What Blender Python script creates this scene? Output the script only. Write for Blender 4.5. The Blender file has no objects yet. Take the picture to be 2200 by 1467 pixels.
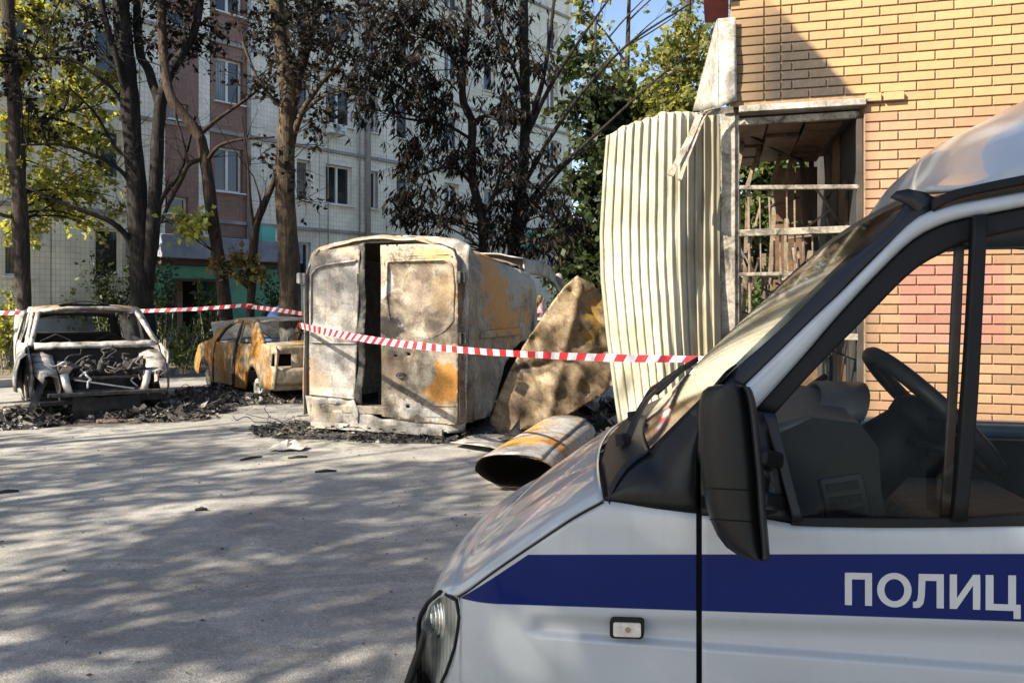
import bpy, bmesh, math, random
import numpy as np
from mathutils import Vector, Matrix, noise
from mathutils.geometry import delaunay_2d_cdt

SC = bpy.context.scene
COL = SC.collection
random.seed(7)
RAD = math.radians

# ------------------------------------------------------------------ camera
F, CX, HY, CH = 1700.0, 1100.0, 655.0, 1.6      # focal length, principal point (pixels of a 2200 px frame), eye height
cam_d = bpy.data.cameras.new('camera')
cam_d.sensor_width = 36.0
cam_d.lens = 36.0 * F / 2200.0
cam_d.shift_y = -(733.5 - HY) / 2200.0
cam_d.clip_start = 0.05
cam_d.clip_end = 2000.0
cam = bpy.data.objects.new('camera', cam_d)
cam.location = (0, 0, CH)
cam.rotation_euler = (RAD(90), 0, 0)
COL.objects.link(cam)
SC.camera = cam

# ------------------------------------------------------------------ sky, sun, exposure
SUN_AZ = Vector((-0.85, -0.53, 0)).normalized()   # horizontal direction towards the sun
SUN_EL = RAD(37.0)
world = bpy.data.worlds.new('World')
SC.world = world
world.use_nodes = True
wn = world.node_tree
sky = wn.nodes.new('ShaderNodeTexSky')
sky.sky_type = 'NISHITA'
sky.sun_disc = False
sky.sun_elevation = SUN_EL
sky.sun_rotation = math.atan2(SUN_AZ.x, SUN_AZ.y)
sky.air_density = 1.0
sky.dust_density = 1.2
wn.links.new(sky.outputs[0], wn.nodes['Background'].inputs[0])
wn.nodes['Background'].inputs[1].default_value = 0.08
sun_d = bpy.data.lights.new('sun', 'SUN')
sun_d.energy = 5.0
sun_d.angle = RAD(0.53)
sun_d.color = (1.0, 0.91, 0.75)
sun = bpy.data.objects.new('sun', sun_d)
sdir = Vector((SUN_AZ.x * math.cos(SUN_EL), SUN_AZ.y * math.cos(SUN_EL), math.sin(SUN_EL)))
sun.rotation_euler = sdir.to_track_quat('Z', 'Y').to_euler()
sun.location = sdir * 60
COL.objects.link(sun)
SC.view_settings.view_transform = 'Standard'
SC.view_settings.look = 'None'
SC.view_settings.gamma = 1.0
SC.view_settings.use_curve_mapping = False
SC.view_settings.exposure = 1.68
SC.render.engine = 'CYCLES'
SC.cycles.use_denoising = True
SC.cycles.max_bounces = 8
SC.cycles.transparent_max_bounces = 16
SC.cycles.sample_clamp_indirect = 6.0

# ------------------------------------------------------------------ projection helpers: real positions from picture coordinates
def P(x, y, Y): return Vector(((x - CX) / F * Y, Y, CH - (y - HY) / F * Y))
def G(x, y, z=0.0): return P(x, y, (CH - z) * F / (y - HY))
def ray(x, y): return Vector(((x - CX) / F, 1.0, -(y - HY) / F))
CAMP = Vector((0, 0, CH))

# ------------------------------------------------------------------ object helpers
WM = {}
def finish(o, parent=None, label=None, cat=None, group=None, kind=None):
    COL.objects.link(o)
    if parent is not None:
        o.parent = parent
        o.matrix_parent_inverse = WM.get(parent.name, Matrix()).inverted()
    if label: o['label'] = label
    if cat: o['category'] = cat
    if group: o['group'] = group
    if kind: o['kind'] = kind
    return o

def thing(name, label, cat, loc=(0, 0, 0), group=None):
    o = bpy.data.objects.new(name, None)
    o.empty_display_size = 0.2
    o.location = loc
    finish(o, None, label, cat, group)
    WM[o.name] = Matrix.Translation(Vector(loc))
    return o

def frame_axes(d):
    d = d.normalized()
    up = Vector((0, 0, 1)) if abs(d.z) < 0.95 else Vector((1, 0, 0))
    a = d.cross(up).normalized()
    return a, a.cross(d).normalized()

class MB:
    def __init__(s): s.v = []; s.f = []; s.m = []; s.cm = 0
    def add(s, vs, fs):
        b = len(s.v)
        s.v.extend([tuple(v) for v in vs])
        s.f.extend([tuple(i + b for i in f) for f in fs])
        s.m.extend([s.cm] * len(fs))
        return s
    def box(s, c, size, R=None):
        x, y, z = [q / 2 for q in size]
        vs = [Vector(p) for p in ((-x,-y,-z),(x,-y,-z),(x,y,-z),(-x,y,-z),(-x,-y,z),(x,-y,z),(x,y,z),(-x,y,z))]
        if R is not None: vs = [R @ v for v in vs]
        c = Vector(c)
        return s.add([v + c for v in vs], [(0,3,2,1),(4,5,6,7),(0,1,5,4),(1,2,6,5),(2,3,7,6),(3,0,4,7)])
    def beam(s, p0, p1, w, h, side=None):
        p0, p1 = Vector(p0), Vector(p1)
        if side is None: a, b = frame_axes(p1 - p0)
        else:
            d = (p1 - p0).normalized(); a = (Vector(side) - d * d.dot(Vector(side))).normalized(); b = a.cross(d)
        vs = []
        for p in (p0, p1):
            vs += [p - a*w/2 - b*h/2, p + a*w/2 - b*h/2, p + a*w/2 + b*h/2, p - a*w/2 + b*h/2]
        return s.add(vs, [(0,1,2,3),(7,6,5,4),(0,4,5,1),(1,5,6,2),(2,6,7,3),(3,7,4,0)])
    def tube(s, pts, radii, n=8, cap=True, rough=0.0, seed=0):
        pts = [Vector(p) for p in pts]
        if not hasattr(radii, '__len__'): radii = [radii] * len(pts)
        rings = []
        a = None
        for i, p in enumerate(pts):
            d = (pts[min(i+1, len(pts)-1)] - pts[max(i-1, 0)])
            if d.length < 1e-9: d = Vector((0, 0, 1))
            d.normalize()
            if a is None: a, b = frame_axes(d)
            else:
                a = a - d * a.dot(d)
                a = a.normalized() if a.length > 1e-6 else frame_axes(d)[0]
                b = a.cross(d).normalized()
            ring = []
            for k in range(n):
                t = 2 * math.pi * k / n
                r = radii[i]
                if rough: r *= 1 + rough * noise.noise(Vector((math.cos(t)*1.7 + seed, math.sin(t)*1.7, i * 0.45)))
                ring.append(p + (a * math.cos(t) + b * math.sin(t)) * r)
            rings.append(ring)
        vs = [q for r in rings for q in r]
        fs = []
        for i in range(len(rings) - 1):
            for k in range(n):
                k2 = (k + 1) % n
                fs.append((i*n + k, i*n + k2, (i+1)*n + k2, (i+1)*n + k))
        if cap:
            fs.append(tuple(range(n - 1, -1, -1)))
            fs.append(tuple((len(rings)-1)*n + k for k in range(n)))
        return s.add(vs, fs)
    def grid(s, rows, close=False):
        n = len(rows[0]); vs = [q for r in rows for q in r]; fs = []
        for i in range(len(rows) - 1):
            for k in range(n - 1 + (1 if close else 0)):
                k2 = (k + 1) % n
                fs.append((i*n + k, i*n + k2, (i+1)*n + k2, (i+1)*n + k))
        return s.add(vs, fs)
    def build(s, name, mat, parent=None, smooth=False, bevel=0.0, solid=0.0, solid_off=-1.0, seg=2, **kw):
        me = bpy.data.meshes.new(name)
        me.from_pydata(s.v, [], s.f)
        mats = mat if isinstance(mat, (list, tuple)) else [mat]
        for m in mats: me.materials.append(m)
        if len(mats) > 1: me.polygons.foreach_set('material_index', s.m)
        if smooth: me.polygons.foreach_set('use_smooth', [True] * len(me.polygons))
        me.update()
        o = bpy.data.objects.new(name, me)
        if solid:
            md = o.modifiers.new('thickness', 'SOLIDIFY'); md.thickness = solid; md.offset = solid_off
        if bevel:
            md = o.modifiers.new('bevel', 'BEVEL'); md.width = bevel; md.segments = seg; md.limit_method = 'ANGLE'; md.angle_limit = RAD(40)
            md.harden_normals = False
        return finish(o, parent, **kw)

def np_mesh(name, V, Fq, mat, parent=None, smooth=False, **kw):
    """Mesh from an (n,3) array of points and an (m,k) array of faces."""
    me = bpy.data.meshes.new(name)
    k = Fq.shape[1]
    me.vertices.add(len(V)); me.vertices.foreach_set('co', np.ascontiguousarray(V, dtype=np.float32).ravel())
    me.loops.add(Fq.size); me.loops.foreach_set('vertex_index', np.ascontiguousarray(Fq, dtype=np.int32).ravel())
    me.polygons.add(len(Fq))
    me.polygons.foreach_set('loop_start', np.arange(0, Fq.size, k, dtype=np.int32))
    me.polygons.foreach_set('loop_total', np.full(len(Fq), k, dtype=np.int32))
    if smooth: me.polygons.foreach_set('use_smooth', np.ones(len(Fq), dtype=bool))
    me.materials.append(mat)
    me.update(calc_edges=True); me.validate()
    return finish(bpy.data.objects.new(name, me), parent, **kw)

def inside(pts, loop):
    pts = np.asarray(pts); x, y = pts[:, 0], pts[:, 1]; c = np.zeros(len(pts), bool)
    L = np.asarray(loop)
    for i in range(len(L)):
        x1, y1 = L[i]; x2, y2 = L[i-1]
        if y1 == y2: continue
        t = ((y1 > y) != (y2 > y)) & (x < (x2 - x1) * (y - y1) / (y2 - y1) + x1)
        c ^= t
    return c

def seg_dist(pts, loop):
    pts = np.asarray(pts); L = np.asarray(loop); best = np.full(len(pts), 1e9)
    for i in range(len(L)):
        a, b = L[i-1], L[i]; d = b - a; l2 = (d**2).sum()
        if l2 < 1e-12: continue
        t = np.clip(((pts - a) @ d) / l2, 0, 1)
        best = np.minimum(best, np.hypot(*(pts - (a + t[:, None] * d)).T))
    return best

def densify(loop, res):
    out = []
    for i in range(len(loop)):
        a = np.array(loop[i]); b = np.array(loop[(i+1) % len(loop)])
        n = max(1, int(round(np.hypot(*(b - a)) / res)))
        out += [tuple(a + (b - a) * k / n) for k in range(n)]
    return out

def panel(outer, holes=(), res=0.08, rows=None):
    """Triangulated 2-D sheet with holes and inner grid points."""
    loops = [densify(l, res) for l in [outer] + list(holes)]
    pts, edges = [], []
    for l in loops:
        b = len(pts); pts += l
        edges += [(b + i, b + (i+1) % len(l)) for i in range(len(l))]
    A = np.array(loops[0]); lo, hi = A.min(0), A.max(0)
    gx, gy = np.meshgrid(np.arange(lo[0] + res/2, hi[0], res), np.arange(lo[1] + res/2, hi[1], res))
    g = np.stack([gx.ravel(), gy.ravel()], 1)
    if len(g):
        k = inside(g, loops[0])
        for h in loops[1:]: k &= ~inside(g, h)
        for h in loops: k &= seg_dist(g, h) > 0.4 * res
        pts += [tuple(q) for q in g[k]]
    r = delaunay_2d_cdt([Vector(p) for p in pts], edges, [], 0, 1e-5)
    V = [tuple(v) for v in r[0]]; Fc = [tuple(f) for f in r[2]]
    if not Fc: return V, []
    VA = np.array(V); cen = np.array([VA[list(f)].mean(0) for f in Fc])
    k = inside(cen, loops[0])
    for h in loops[1:]: k &= ~inside(cen, h)
    return V, [f for f, q in zip(Fc, k) if q]

def resample(poly, n):
    A = np.array(poly, float); d = np.r_[0, np.cumsum(np.sqrt((np.diff(A, axis=0)**2).sum(1)))]
    t = np.linspace(0, d[-1], n)
    return [tuple(np.interp(t, d, A[:, k]) for k in range(A.shape[1])) for t in t]

def smooth_path(pts, n=6):
    """Catmull-Rom through points (tuples of any length)."""
    A = [np.array(p, float) for p in pts]; A = [2*A[0] - A[1]] + A + [2*A[-1] - A[-2]]
    out = []
    for i in range(1, len(A) - 2):
        p0, p1, p2, p3 = A[i-1:i+3]
        for k in range(n):
            t = k / n
            out.append(0.5 * ((2*p1) + (-p0 + p2)*t + (2*p0 - 5*p1 + 4*p2 - p3)*t*t + (-p0 + 3*p1 - 3*p2 + p3)*t**3))
    out.append(A[-2])
    return out

def interp(x, xs, ys): return float(np.interp(x, xs, ys))
def sstep(a, b, x):
    t = max(0.0, min(1.0, (x - a) / (b - a))); return t * t * (3 - 2*t)
def fbm(p, o=4):
    return noise.fractal(Vector(p), 1.0, 2.0, o)

# ------------------------------------------------------------------ material helpers
def new_mat(name):
    m = bpy.data.materials.new(name); m.use_nodes = True
    return m, m.node_tree, m.node_tree.nodes['Principled BSDF']
def nd(nt, typ, inp=None, **attrs):
    n = nt.nodes.new(typ)
    for k, v in attrs.items(): setattr(n, k, v)
    for k, v in (inp or {}).items():
        s = n.inputs[k]
        if isinstance(v, bpy.types.NodeSocket): nt.links.new(v, s)
        else: s.default_value = v
    return n
def c4(c): return (c[0], c[1], c[2], 1.0)
def coords(nt, scale=(1, 1, 1), loc=(0, 0, 0), kind='Object'):
    t = nd(nt, 'ShaderNodeTexCoord')
    return nd(nt, 'ShaderNodeMapping', {'Vector': t.outputs[kind], 'Scale': scale, 'Location': loc}).outputs[0]
def tex_noise(nt, vec, scale, detail=5.0, rough=0.55, dist=0.0):
    return nd(nt, 'ShaderNodeTexNoise', {'Vector': vec, 'Scale': scale, 'Detail': detail, 'Roughness': rough, 'Distortion': dist}).outputs[0]
def ramp(nt, fac, stops, mode='LINEAR'):
    r = nd(nt, 'ShaderNodeValToRGB', {'Fac': fac}); e = r.color_ramp; e.interpolation = mode
    while len(e.elements) > 1: e.elements.remove(e.elements[-1])
    e.elements[0].position, e.elements[0].color = stops[0][0], c4(stops[0][1])
    for p, c in stops[1:]:
        q = e.elements.new(p); q.color = c4(c)
    return r.outputs[0]
def gray(v): return (v, v, v)
def mixc(nt, fac, a, b, blend='MIX'):
    n = nd(nt, 'ShaderNodeMix', data_type='RGBA', blend_type=blend)
    for s, v in ((n.inputs[0], fac), (n.inputs[6], a), (n.inputs[7], b)):
        if isinstance(v, bpy.types.NodeSocket): nt.links.new(v, s)
        else: s.default_value = v if not isinstance(v, tuple) else c4(v)
    return n.outputs[2]
def math_n(nt, op, a, b=0.0, clamp=False):
    n = nd(nt, 'ShaderNodeMath', operation=op, use_clamp=clamp)
    for s, v in ((n.inputs[0], a), (n.inputs[1], b)):
        if isinstance(v, bpy.types.NodeSocket): nt.links.new(v, s)
        else: s.default_value = v
    return n.outputs[0]
def bump(nt, bsdf, h, strength=0.3, dist=0.02):
    b = nd(nt, 'ShaderNodeBump', {'Height': h, 'Strength': strength, 'Distance': dist})
    nt.links.new(b.outputs[0], bsdf.inputs['Normal'])
def simple(name, col, rough=0.6, metal=0.0, var=0.25, scale=8.0, bmp=0.0, spec=0.5, coat=0.0):
    m, nt, b = new_mat(name)
    v = coords(nt)
    n = tex_noise(nt, v, scale)
    lo = tuple(c * (1 - var) for c in col); hi = tuple(min(1, c * (1 + var)) for c in col)
    nt.links.new(ramp(nt, n, [(0.3, lo), (0.7, hi)]), b.inputs['Base Color'])
    b.inputs['Roughness'].default_value = rough; b.inputs['Metallic'].default_value = metal
    b.inputs['Specular IOR Level'].default_value = spec
    b.inputs['Coat Weight'].default_value = coat
    if bmp: bump(nt, b, tex_noise(nt, v, scale * 4), bmp, 0.01)
    return m
def burnt(name, seed, stops, rust=0.55, rust_col=(0.40, 0.17, 0.035), scale=1.6, char=0.0, streak=1.0, spots=(), bmp=0.30):
    """Burnt sheet steel: ash, oxide and rust in large and small blotches."""
    m, nt, b = new_mat(name)
    v = coords(nt, loc=(seed * 3.1, seed * 1.7, seed * 2.3), scale=(1, 1, streak))
    big = tex_noise(nt, v, scale, 9, 0.66, 0.9)
    base = ramp(nt, big, stops)
    r1 = tex_noise(nt, coords(nt, loc=(seed * 5.3, 9.1, seed), scale=(1, 1, streak)), scale * 0.8, 6, 0.6, 1.0)
    rmask = ramp(nt, r1, [(rust, gray(0)), (rust + 0.07, gray(1))])
    fine = tex_noise(nt, v, 38.0, 6, 0.7)
    rustc = ramp(nt, fine, [(0.25, tuple(c * 0.45 for c in rust_col)), (0.55, rust_col), (0.8, tuple(min(1, c * 1.35) for c in rust_col))])
    col = mixc(nt, rmask, base, rustc)
    fm = ramp(nt, fine, [(0.30, gray(0.62)), (0.52, gray(1.0)), (0.75, gray(1.12))])
    col = mixc(nt, 1.0, col, fm, 'MULTIPLY')
    # crisp flaking where the paint has lifted, and runs down the sheet
    fl = tex_noise(nt, coords(nt, loc=(seed * 1.3, 2.2, seed * 0.7)), 7.5, 12, 0.78, 0.5)
    flm = ramp(nt, fl, [(0.50, gray(0.0)), (0.535, gray(0.55)), (0.60, gray(0.6)), (0.63, gray(0.1))])
    col = mixc(nt, flm, col, mixc(nt, 1.0, col, (0.48, 0.43, 0.38), 'MULTIPLY'))
    rn = tex_noise(nt, coords(nt, loc=(seed, 4.0, 1.0), scale=(9, 9, 0.7)), 1.6, 7, 0.65, 0.3)
    col = mixc(nt, ramp(nt, rn, [(0.56, gray(0.0)), (0.68, gray(0.5))]), col, mixc(nt, 1.0, col, (0.62, 0.45, 0.30), 'MULTIPLY'))
    if char > 0:
        c2 = tex_noise(nt, coords(nt, loc=(seed, seed * 7.7, 3.3)), scale * 1.3, 8, 0.65, 0.4)
        cm = ramp(nt, c2, [(1 - char, gray(0)), (1 - char + 0.12, gray(1))])
        col = mixc(nt, cm, col, (0.022, 0.019, 0.017))
    if spots:
        vv = coords(nt)
        nz = nd(nt, 'ShaderNodeTexNoise', {'Vector': vv, 'Scale': 2.6, 'Detail': 10.0, 'Roughness': 0.74}).outputs[1]
        off = nd(nt, 'ShaderNodeVectorMath', {0: nz, 1: (-0.5, -0.5, -0.5)}, operation='ADD')
        for (p, r, c, k) in spots:
            sc_ = nd(nt, 'ShaderNodeVectorMath', {0: off.outputs[0], 3: 3.6 * max(r)}, operation='SCALE')
            d = nd(nt, 'ShaderNodeVectorMath', {0: vv, 1: tuple(p)}, operation='SUBTRACT')
            d2 = nd(nt, 'ShaderNodeVectorMath', {0: d.outputs[0], 1: sc_.outputs[0]}, operation='ADD')
            d3 = nd(nt, 'ShaderNodeVectorMath', {0: d2.outputs[0], 1: (1 / r[0], 1 / r[0], 1 / r[1])}, operation='MULTIPLY')
            ln = nd(nt, 'ShaderNodeVectorMath', {0: d3.outputs[0]}, operation='LENGTH')
            mk = ramp(nt, math_n(nt, 'MULTIPLY', ln.outputs['Value'], 0.5), [(0.40, gray(k)), (0.53, gray(0))])
            cc = ramp(nt, fine, [(0.3, tuple(q * 0.6 for q in c)), (0.55, c), (0.8, tuple(min(1, q * 1.25) for q in c))])
            col = mixc(nt, mk, col, cc)
    nt.links.new(col, b.inputs['Base Color'])
    b.inputs['Roughness'].default_value = 0.62
    b.inputs['Metallic'].default_value = 0.15
    b.inputs['Specular IOR Level'].default_value = 0.35
    bump(nt, b, mixc(nt, 0.8, big, fine), bmp, 0.006)
    return m
# ------------------------------------------------------------------ materials of the setting
def m_asphalt():
    m, nt, b = new_mat('asphalt')
    v = coords(nt)
    big = tex_noise(nt, v, 0.35, 6, 0.6, 0.5)
    mid = tex_noise(nt, v, 3.0, 6, 0.6)
    grit = tex_noise(nt, v, 140.0, 4, 0.7)
    vor = nd(nt, 'ShaderNodeTexVoronoi', {'Vector': v, 'Scale': 95.0}).outputs[0]
    c = ramp(nt, big, [(0.3, (0.20, 0.192, 0.178)), (0.5, (0.262, 0.249, 0.226)), (0.72, (0.315, 0.297, 0.266))])
    c = mixc(nt, 1.0, c, ramp(nt, mid, [(0.25, gray(0.72)), (0.55, gray(1.0)), (0.8, gray(1.14))]), 'MULTIPLY')
    c = mixc(nt, 1.0, c, ramp(nt, grit, [(0.3, gray(0.62)), (0.5, gray(1.0)), (0.72, gray(1.35))]), 'MULTIPLY')
    # old oil and soot marks
    st = tex_noise(nt, coords(nt, loc=(4, 2, 0)), 0.8, 7, 0.65, 0.8)
    c = mixc(nt, ramp(nt, st, [(0.62, gray(0)), (0.74, gray(0.55))]), c, (0.06, 0.055, 0.05))
    pt = tex_noise(nt, coords(nt, loc=(1, 7, 0), scale=(0.5, 1.3, 1)), 0.55, 8, 0.7, 1.5)
    c = mixc(nt, ramp(nt, pt, [(0.52, gray(0)), (0.56, gray(0.4)), (0.7, gray(0.45))]), c, (0.13, 0.122, 0.112))
    peb = nd(nt, 'ShaderNodeTexVoronoi', {'Vector': v, 'Scale': 60.0}).outputs['Color']
    sv = nd(nt, 'ShaderNodeSeparateColor', {'Color': peb}).outputs[0]
    c = mixc(nt, 1.0, c, ramp(nt, sv, [(0.0, gray(0.75)), (0.12, gray(0.95)), (0.85, gray(1.03)), (0.93, gray(1.2))]), 'MULTIPLY')
    nt.links.new(c, b.inputs['Base Color'])
    b.inputs['Roughness'].default_value = 0.9
    b.inputs['Specular IOR Level'].default_value = 0.2
    bump(nt, b, mixc(nt, 0.6, grit, vor), 0.55, 0.008)
    return m
M_ASPH = m_asphalt()

def wall_coords(nt, ang, org):
    """(along the wall, height) texture space for a wall whose run makes the angle ang with X."""
    g = nd(nt, 'ShaderNodeNewGeometry')
    sub = nd(nt, 'ShaderNodeVectorMath', {0: g.outputs['Position'], 1: (org[0], org[1], 0)}, operation='SUBTRACT')
    rot = nd(nt, 'ShaderNodeVectorRotate', {'Vector': sub.outputs[0], 'Angle': -ang}, rotation_type='Z_AXIS')
    sp = nd(nt, 'ShaderNodeSeparateXYZ', {'Vector': rot.outputs[0]})
    cb = nd(nt, 'ShaderNodeCombineXYZ', {'X': sp.outputs[0], 'Y': sp.outputs[2]})
    return cb.outputs[0], sp.outputs[0], sp.outputs[2]

FD = Vector((0.661, 0.751, 0)).normalized(); FN = Vector((FD.y, -FD.x, 0)); F0 = Vector((-8.6, 24.0, 0))
FANG = math.atan2(FD.y, FD.x)
def FA(s, z, off=0.0): return F0 + FD * s + FN * off + Vector((0, 0, z))
def FP(x, y, off=0.0):
    r = ray(x, y); o = F0 + FN * off - CAMP; o.z = 0
    t = o.dot(FN) / Vector((r.x, r.y, 0)).dot(FN)
    p = CAMP + r * t
    return (p - F0).dot(FD), p.z

def m_tiles(name, c1, c2, grout, stain=0.35):
    m, nt, b = new_mat(name)
    uv, s, z = wall_coords(nt, FANG, F0)
    br = nd(nt, 'ShaderNodeTexBrick', {'Vector': uv, 'Color1': c4(c1), 'Color2': c4(c2), 'Mortar': c4(grout), 'Scale': 1.0,
            'Mortar Size': 0.007, 'Mortar Smooth': 0.3, 'Bias': 0.0, 'Brick Width': 0.12, 'Row Height': 0.148}, offset=0.0, squash=1.0)
    n = tex_noise(nt, uv, 0.9, 6, 0.65, 0.4)
    n2 = tex_noise(nt, coords(nt, scale=(1, 1, 0.15)), 2.2, 6, 0.6)
    c = mixc(nt, 1.0, br.outputs[0], ramp(nt, n, [(0.3, gray(0.74)), (0.6, gray(1.05))]), 'MULTIPLY')
    c = mixc(nt, ramp(nt, n2, [(0.55, gray(0)), (0.8, gray(stain))]), c, tuple(q * 0.45 for q in c1))
    nt.links.new(c, b.inputs['Base Color'])
    b.inputs['Roughness'].default_value = 0.55
    bump(nt, b, br.outputs[1], -0.4, 0.004)
    return m
M_TILE = m_tiles('cream_tile', (0.82, 0.775, 0.66), (0.74, 0.70, 0.595), (0.50, 0.475, 0.405))
M_TILE_RED = m_tiles('red_tile', (0.27, 0.15, 0.115), (0.23, 0.125, 0.095), (0.16, 0.095, 0.075))
M_CONC = simple('grey_concrete', (0.27, 0.265, 0.25), 0.85, 0, 0.25, 3.0, 0.3)
M_PLINTH = simple('blue_grey_plinth', (0.22, 0.25, 0.29), 0.85, 0, 0.3, 2.0, 0.3)
M_WHITE = simple('white_window_plastic', (0.72, 0.72, 0.70), 0.4, 0, 0.08, 3.0)
M_GREEN = simple('green_wall_paint', (0.085, 0.27, 0.18), 0.75, 0, 0.25, 2.0, 0.2)
M_TEAL = simple('teal_sheet', (0.10, 0.42, 0.36), 0.6, 0, 0.15, 2.0)
M_CANOPY = simple('canopy_grey', (0.20, 0.22, 0.27), 0.8, 0, 0.3, 3.0, 0.3)
M_DKRED = simple('dark_red_beam', (0.06, 0.028, 0.024), 0.8, 0, 0.3, 3.0)
M_PINKPL = simple('pink_plaster', (0.42, 0.26, 0.19), 0.8, 0, 0.15, 2.0)
M_BROWNPL = simple('brown_dado', (0.20, 0.075, 0.045), 0.7, 0, 0.2, 2.0)
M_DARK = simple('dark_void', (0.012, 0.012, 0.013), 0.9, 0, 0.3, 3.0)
M_STEEL = simple('galvanised_pipe', (0.30, 0.31, 0.33), 0.5, 0.3, 0.2, 5.0)
M_ACBOX = simple('air_conditioner_white', (0.60, 0.60, 0.57), 0.5, 0, 0.1, 4.0)
def m_pane():
    m, nt, b = new_mat('window_pane')
    v = coords(nt)
    n = tex_noise(nt, v, 0.7, 3)
    oi = nd(nt, 'ShaderNodeObjectInfo')
    cur = ramp(nt, oi.outputs['Random'], [(0.0, (0.02, 0.022, 0.025)), (0.45, (0.05, 0.055, 0.06)), (0.6, (0.22, 0.21, 0.19)), (0.72, (0.035, 0.05, 0.06)), (0.86, (0.30, 0.27, 0.22))], 'CONSTANT')
    wvv = nd(nt, 'ShaderNodeTexWave', {'Vector': v, 'Scale': 6.0, 'Distortion': 2.0}).outputs[0]
    cur = mixc(nt, 1.0, cur, ramp(nt, wvv, [(0.2, gray(0.6)), (0.8, gray(1.1))]), 'MULTIPLY')
    nt.links.new(mixc(nt, ramp(nt, n, [(0.40, gray(0.9)), (0.62, gray(0.1))]), (0.012, 0.014, 0.016), cur), b.inputs['Base Color'])
    b.inputs['Roughness'].default_value = 0.06
    b.inputs['Specular IOR Level'].default_value = 0.8
    bump(nt, b, tex_noise(nt, v, 1.4, 2), 0.05, 0.05)
    return m
M_PANE = m_pane()

# ------------------------------------------------------------------ ground
mb = MB()
xs = [-260, -60, -30, -16, -8, -4, 0, 4, 8, 16, 30, 60, 260]
ys = [-60, -20, -8, -2, 1, 3, 5, 7, 9, 11, 14, 18, 24, 34, 60, 160, 480]
mb.grid([[Vector((x, y, 0)) for x in xs] for y in ys])
mb.build('ground', M_ASPH, kind='structure', label='dusty grey asphalt yard in dappled light')

# strip of bare earth and grass along the block, with a kerb
M_SOIL = simple('bare_soil', (0.11, 0.088, 0.06), 0.95, 0, 0.4, 2.5, 0.6)
mb = MB()
rows = []
for s in np.linspace(-14, 40, 55):
    rows.append([FA(s, 0.10 + 0.03 * fbm((s * 0.5, o, 0)), o) for o in (4.65, 3.5, 2.4, 1.2, 0.3, 0.0)])
mb.grid(rows)
mb.build('soil_strip', M_SOIL, smooth=True, kind='structure')
mb = MB()
for k in range(27):
    a, b_ = -14 + k * 2.0, -14 + k * 2.0 + 1.985
    mb.beam(FA(a, 0.06, 4.74), FA(b_, 0.06, 4.74), 0.15, 0.2)
mb.build('kerb', M_CONC, bevel=0.015, kind='structure')
# yard beyond the end of the block
mb = MB()
mb.grid([[Vector((x, y, 0.006)) for x in (4.0, 9, 20, 60, 120)] for y in (27, 34, 60, 120, 300)])
mb.build('grass_verge', simple('grass_ground', (0.05, 0.075, 0.022), 0.95, 0, 0.5, 4.0, 0.5), kind='structure')

# ------------------------------------------------------------------ apartment block
ST = 2.70; NST = 6; Z0 = 1.40
apt = thing('apartment_building', 'tall grey tiled apartment block behind the trees with white framed windows', 'building', FA(0, 0))
WZ0, WZ1 = 5.02, 6.36       # sill and head of the windows one floor up
bays = [(-330, -150, -285, -215, 0), (-150, 110, 10, 70, 0), (110, 300, 205, 262, 0), (300, 356, None, None, 0), (356, 426, 362, 405, 2), (426, 452, None, None, 0), (452, 531, 462, 522, 1), (531, 687, 638, 668, 0),
        (687, 775, 700, 757, 0), (775, 830, 795, 812, 0), (830, 920, 852, 882, 0), (920, 1008, 955, 987, 0), (1008, 1090, 1040, 1064, 0),
        (1090, 1160, 1112, 1136, 0), (1160, 1224, 1175, 1198, 0)]
S_L = FP(-330, 400)[0]; S_R = FP(1224, 400)[0]
zt = Z0 + NST * ST
# core of the block: a body with depth behind the panels
mb = MB()
c0 = FA(S_L, 0, -0.45); c1 = FA(S_R, 0, -0.45); c2 = FA(S_R, 0, -11); c3 = FA(S_L, 0, -11)
up = Vector((0, 0, zt))
mb.add([c0, c1, c2, c3, c0 + up, c1 + up, c2 + up, c3 + up], [(0,1,5,4),(1,2,6,5),(2,3,7,6),(3,0,4,7),(4,5,6,7)])
mb.build('wall', M_TILE, apt)
mb = MB()
mb.beam(FA(S_L, 0.62, 0.02), FA(S_R + 0.05, 0.62, 0.02), 0.5, 1.24)
mb.build('plinth', M_PLINTH, apt, bevel=0.02)

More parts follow.
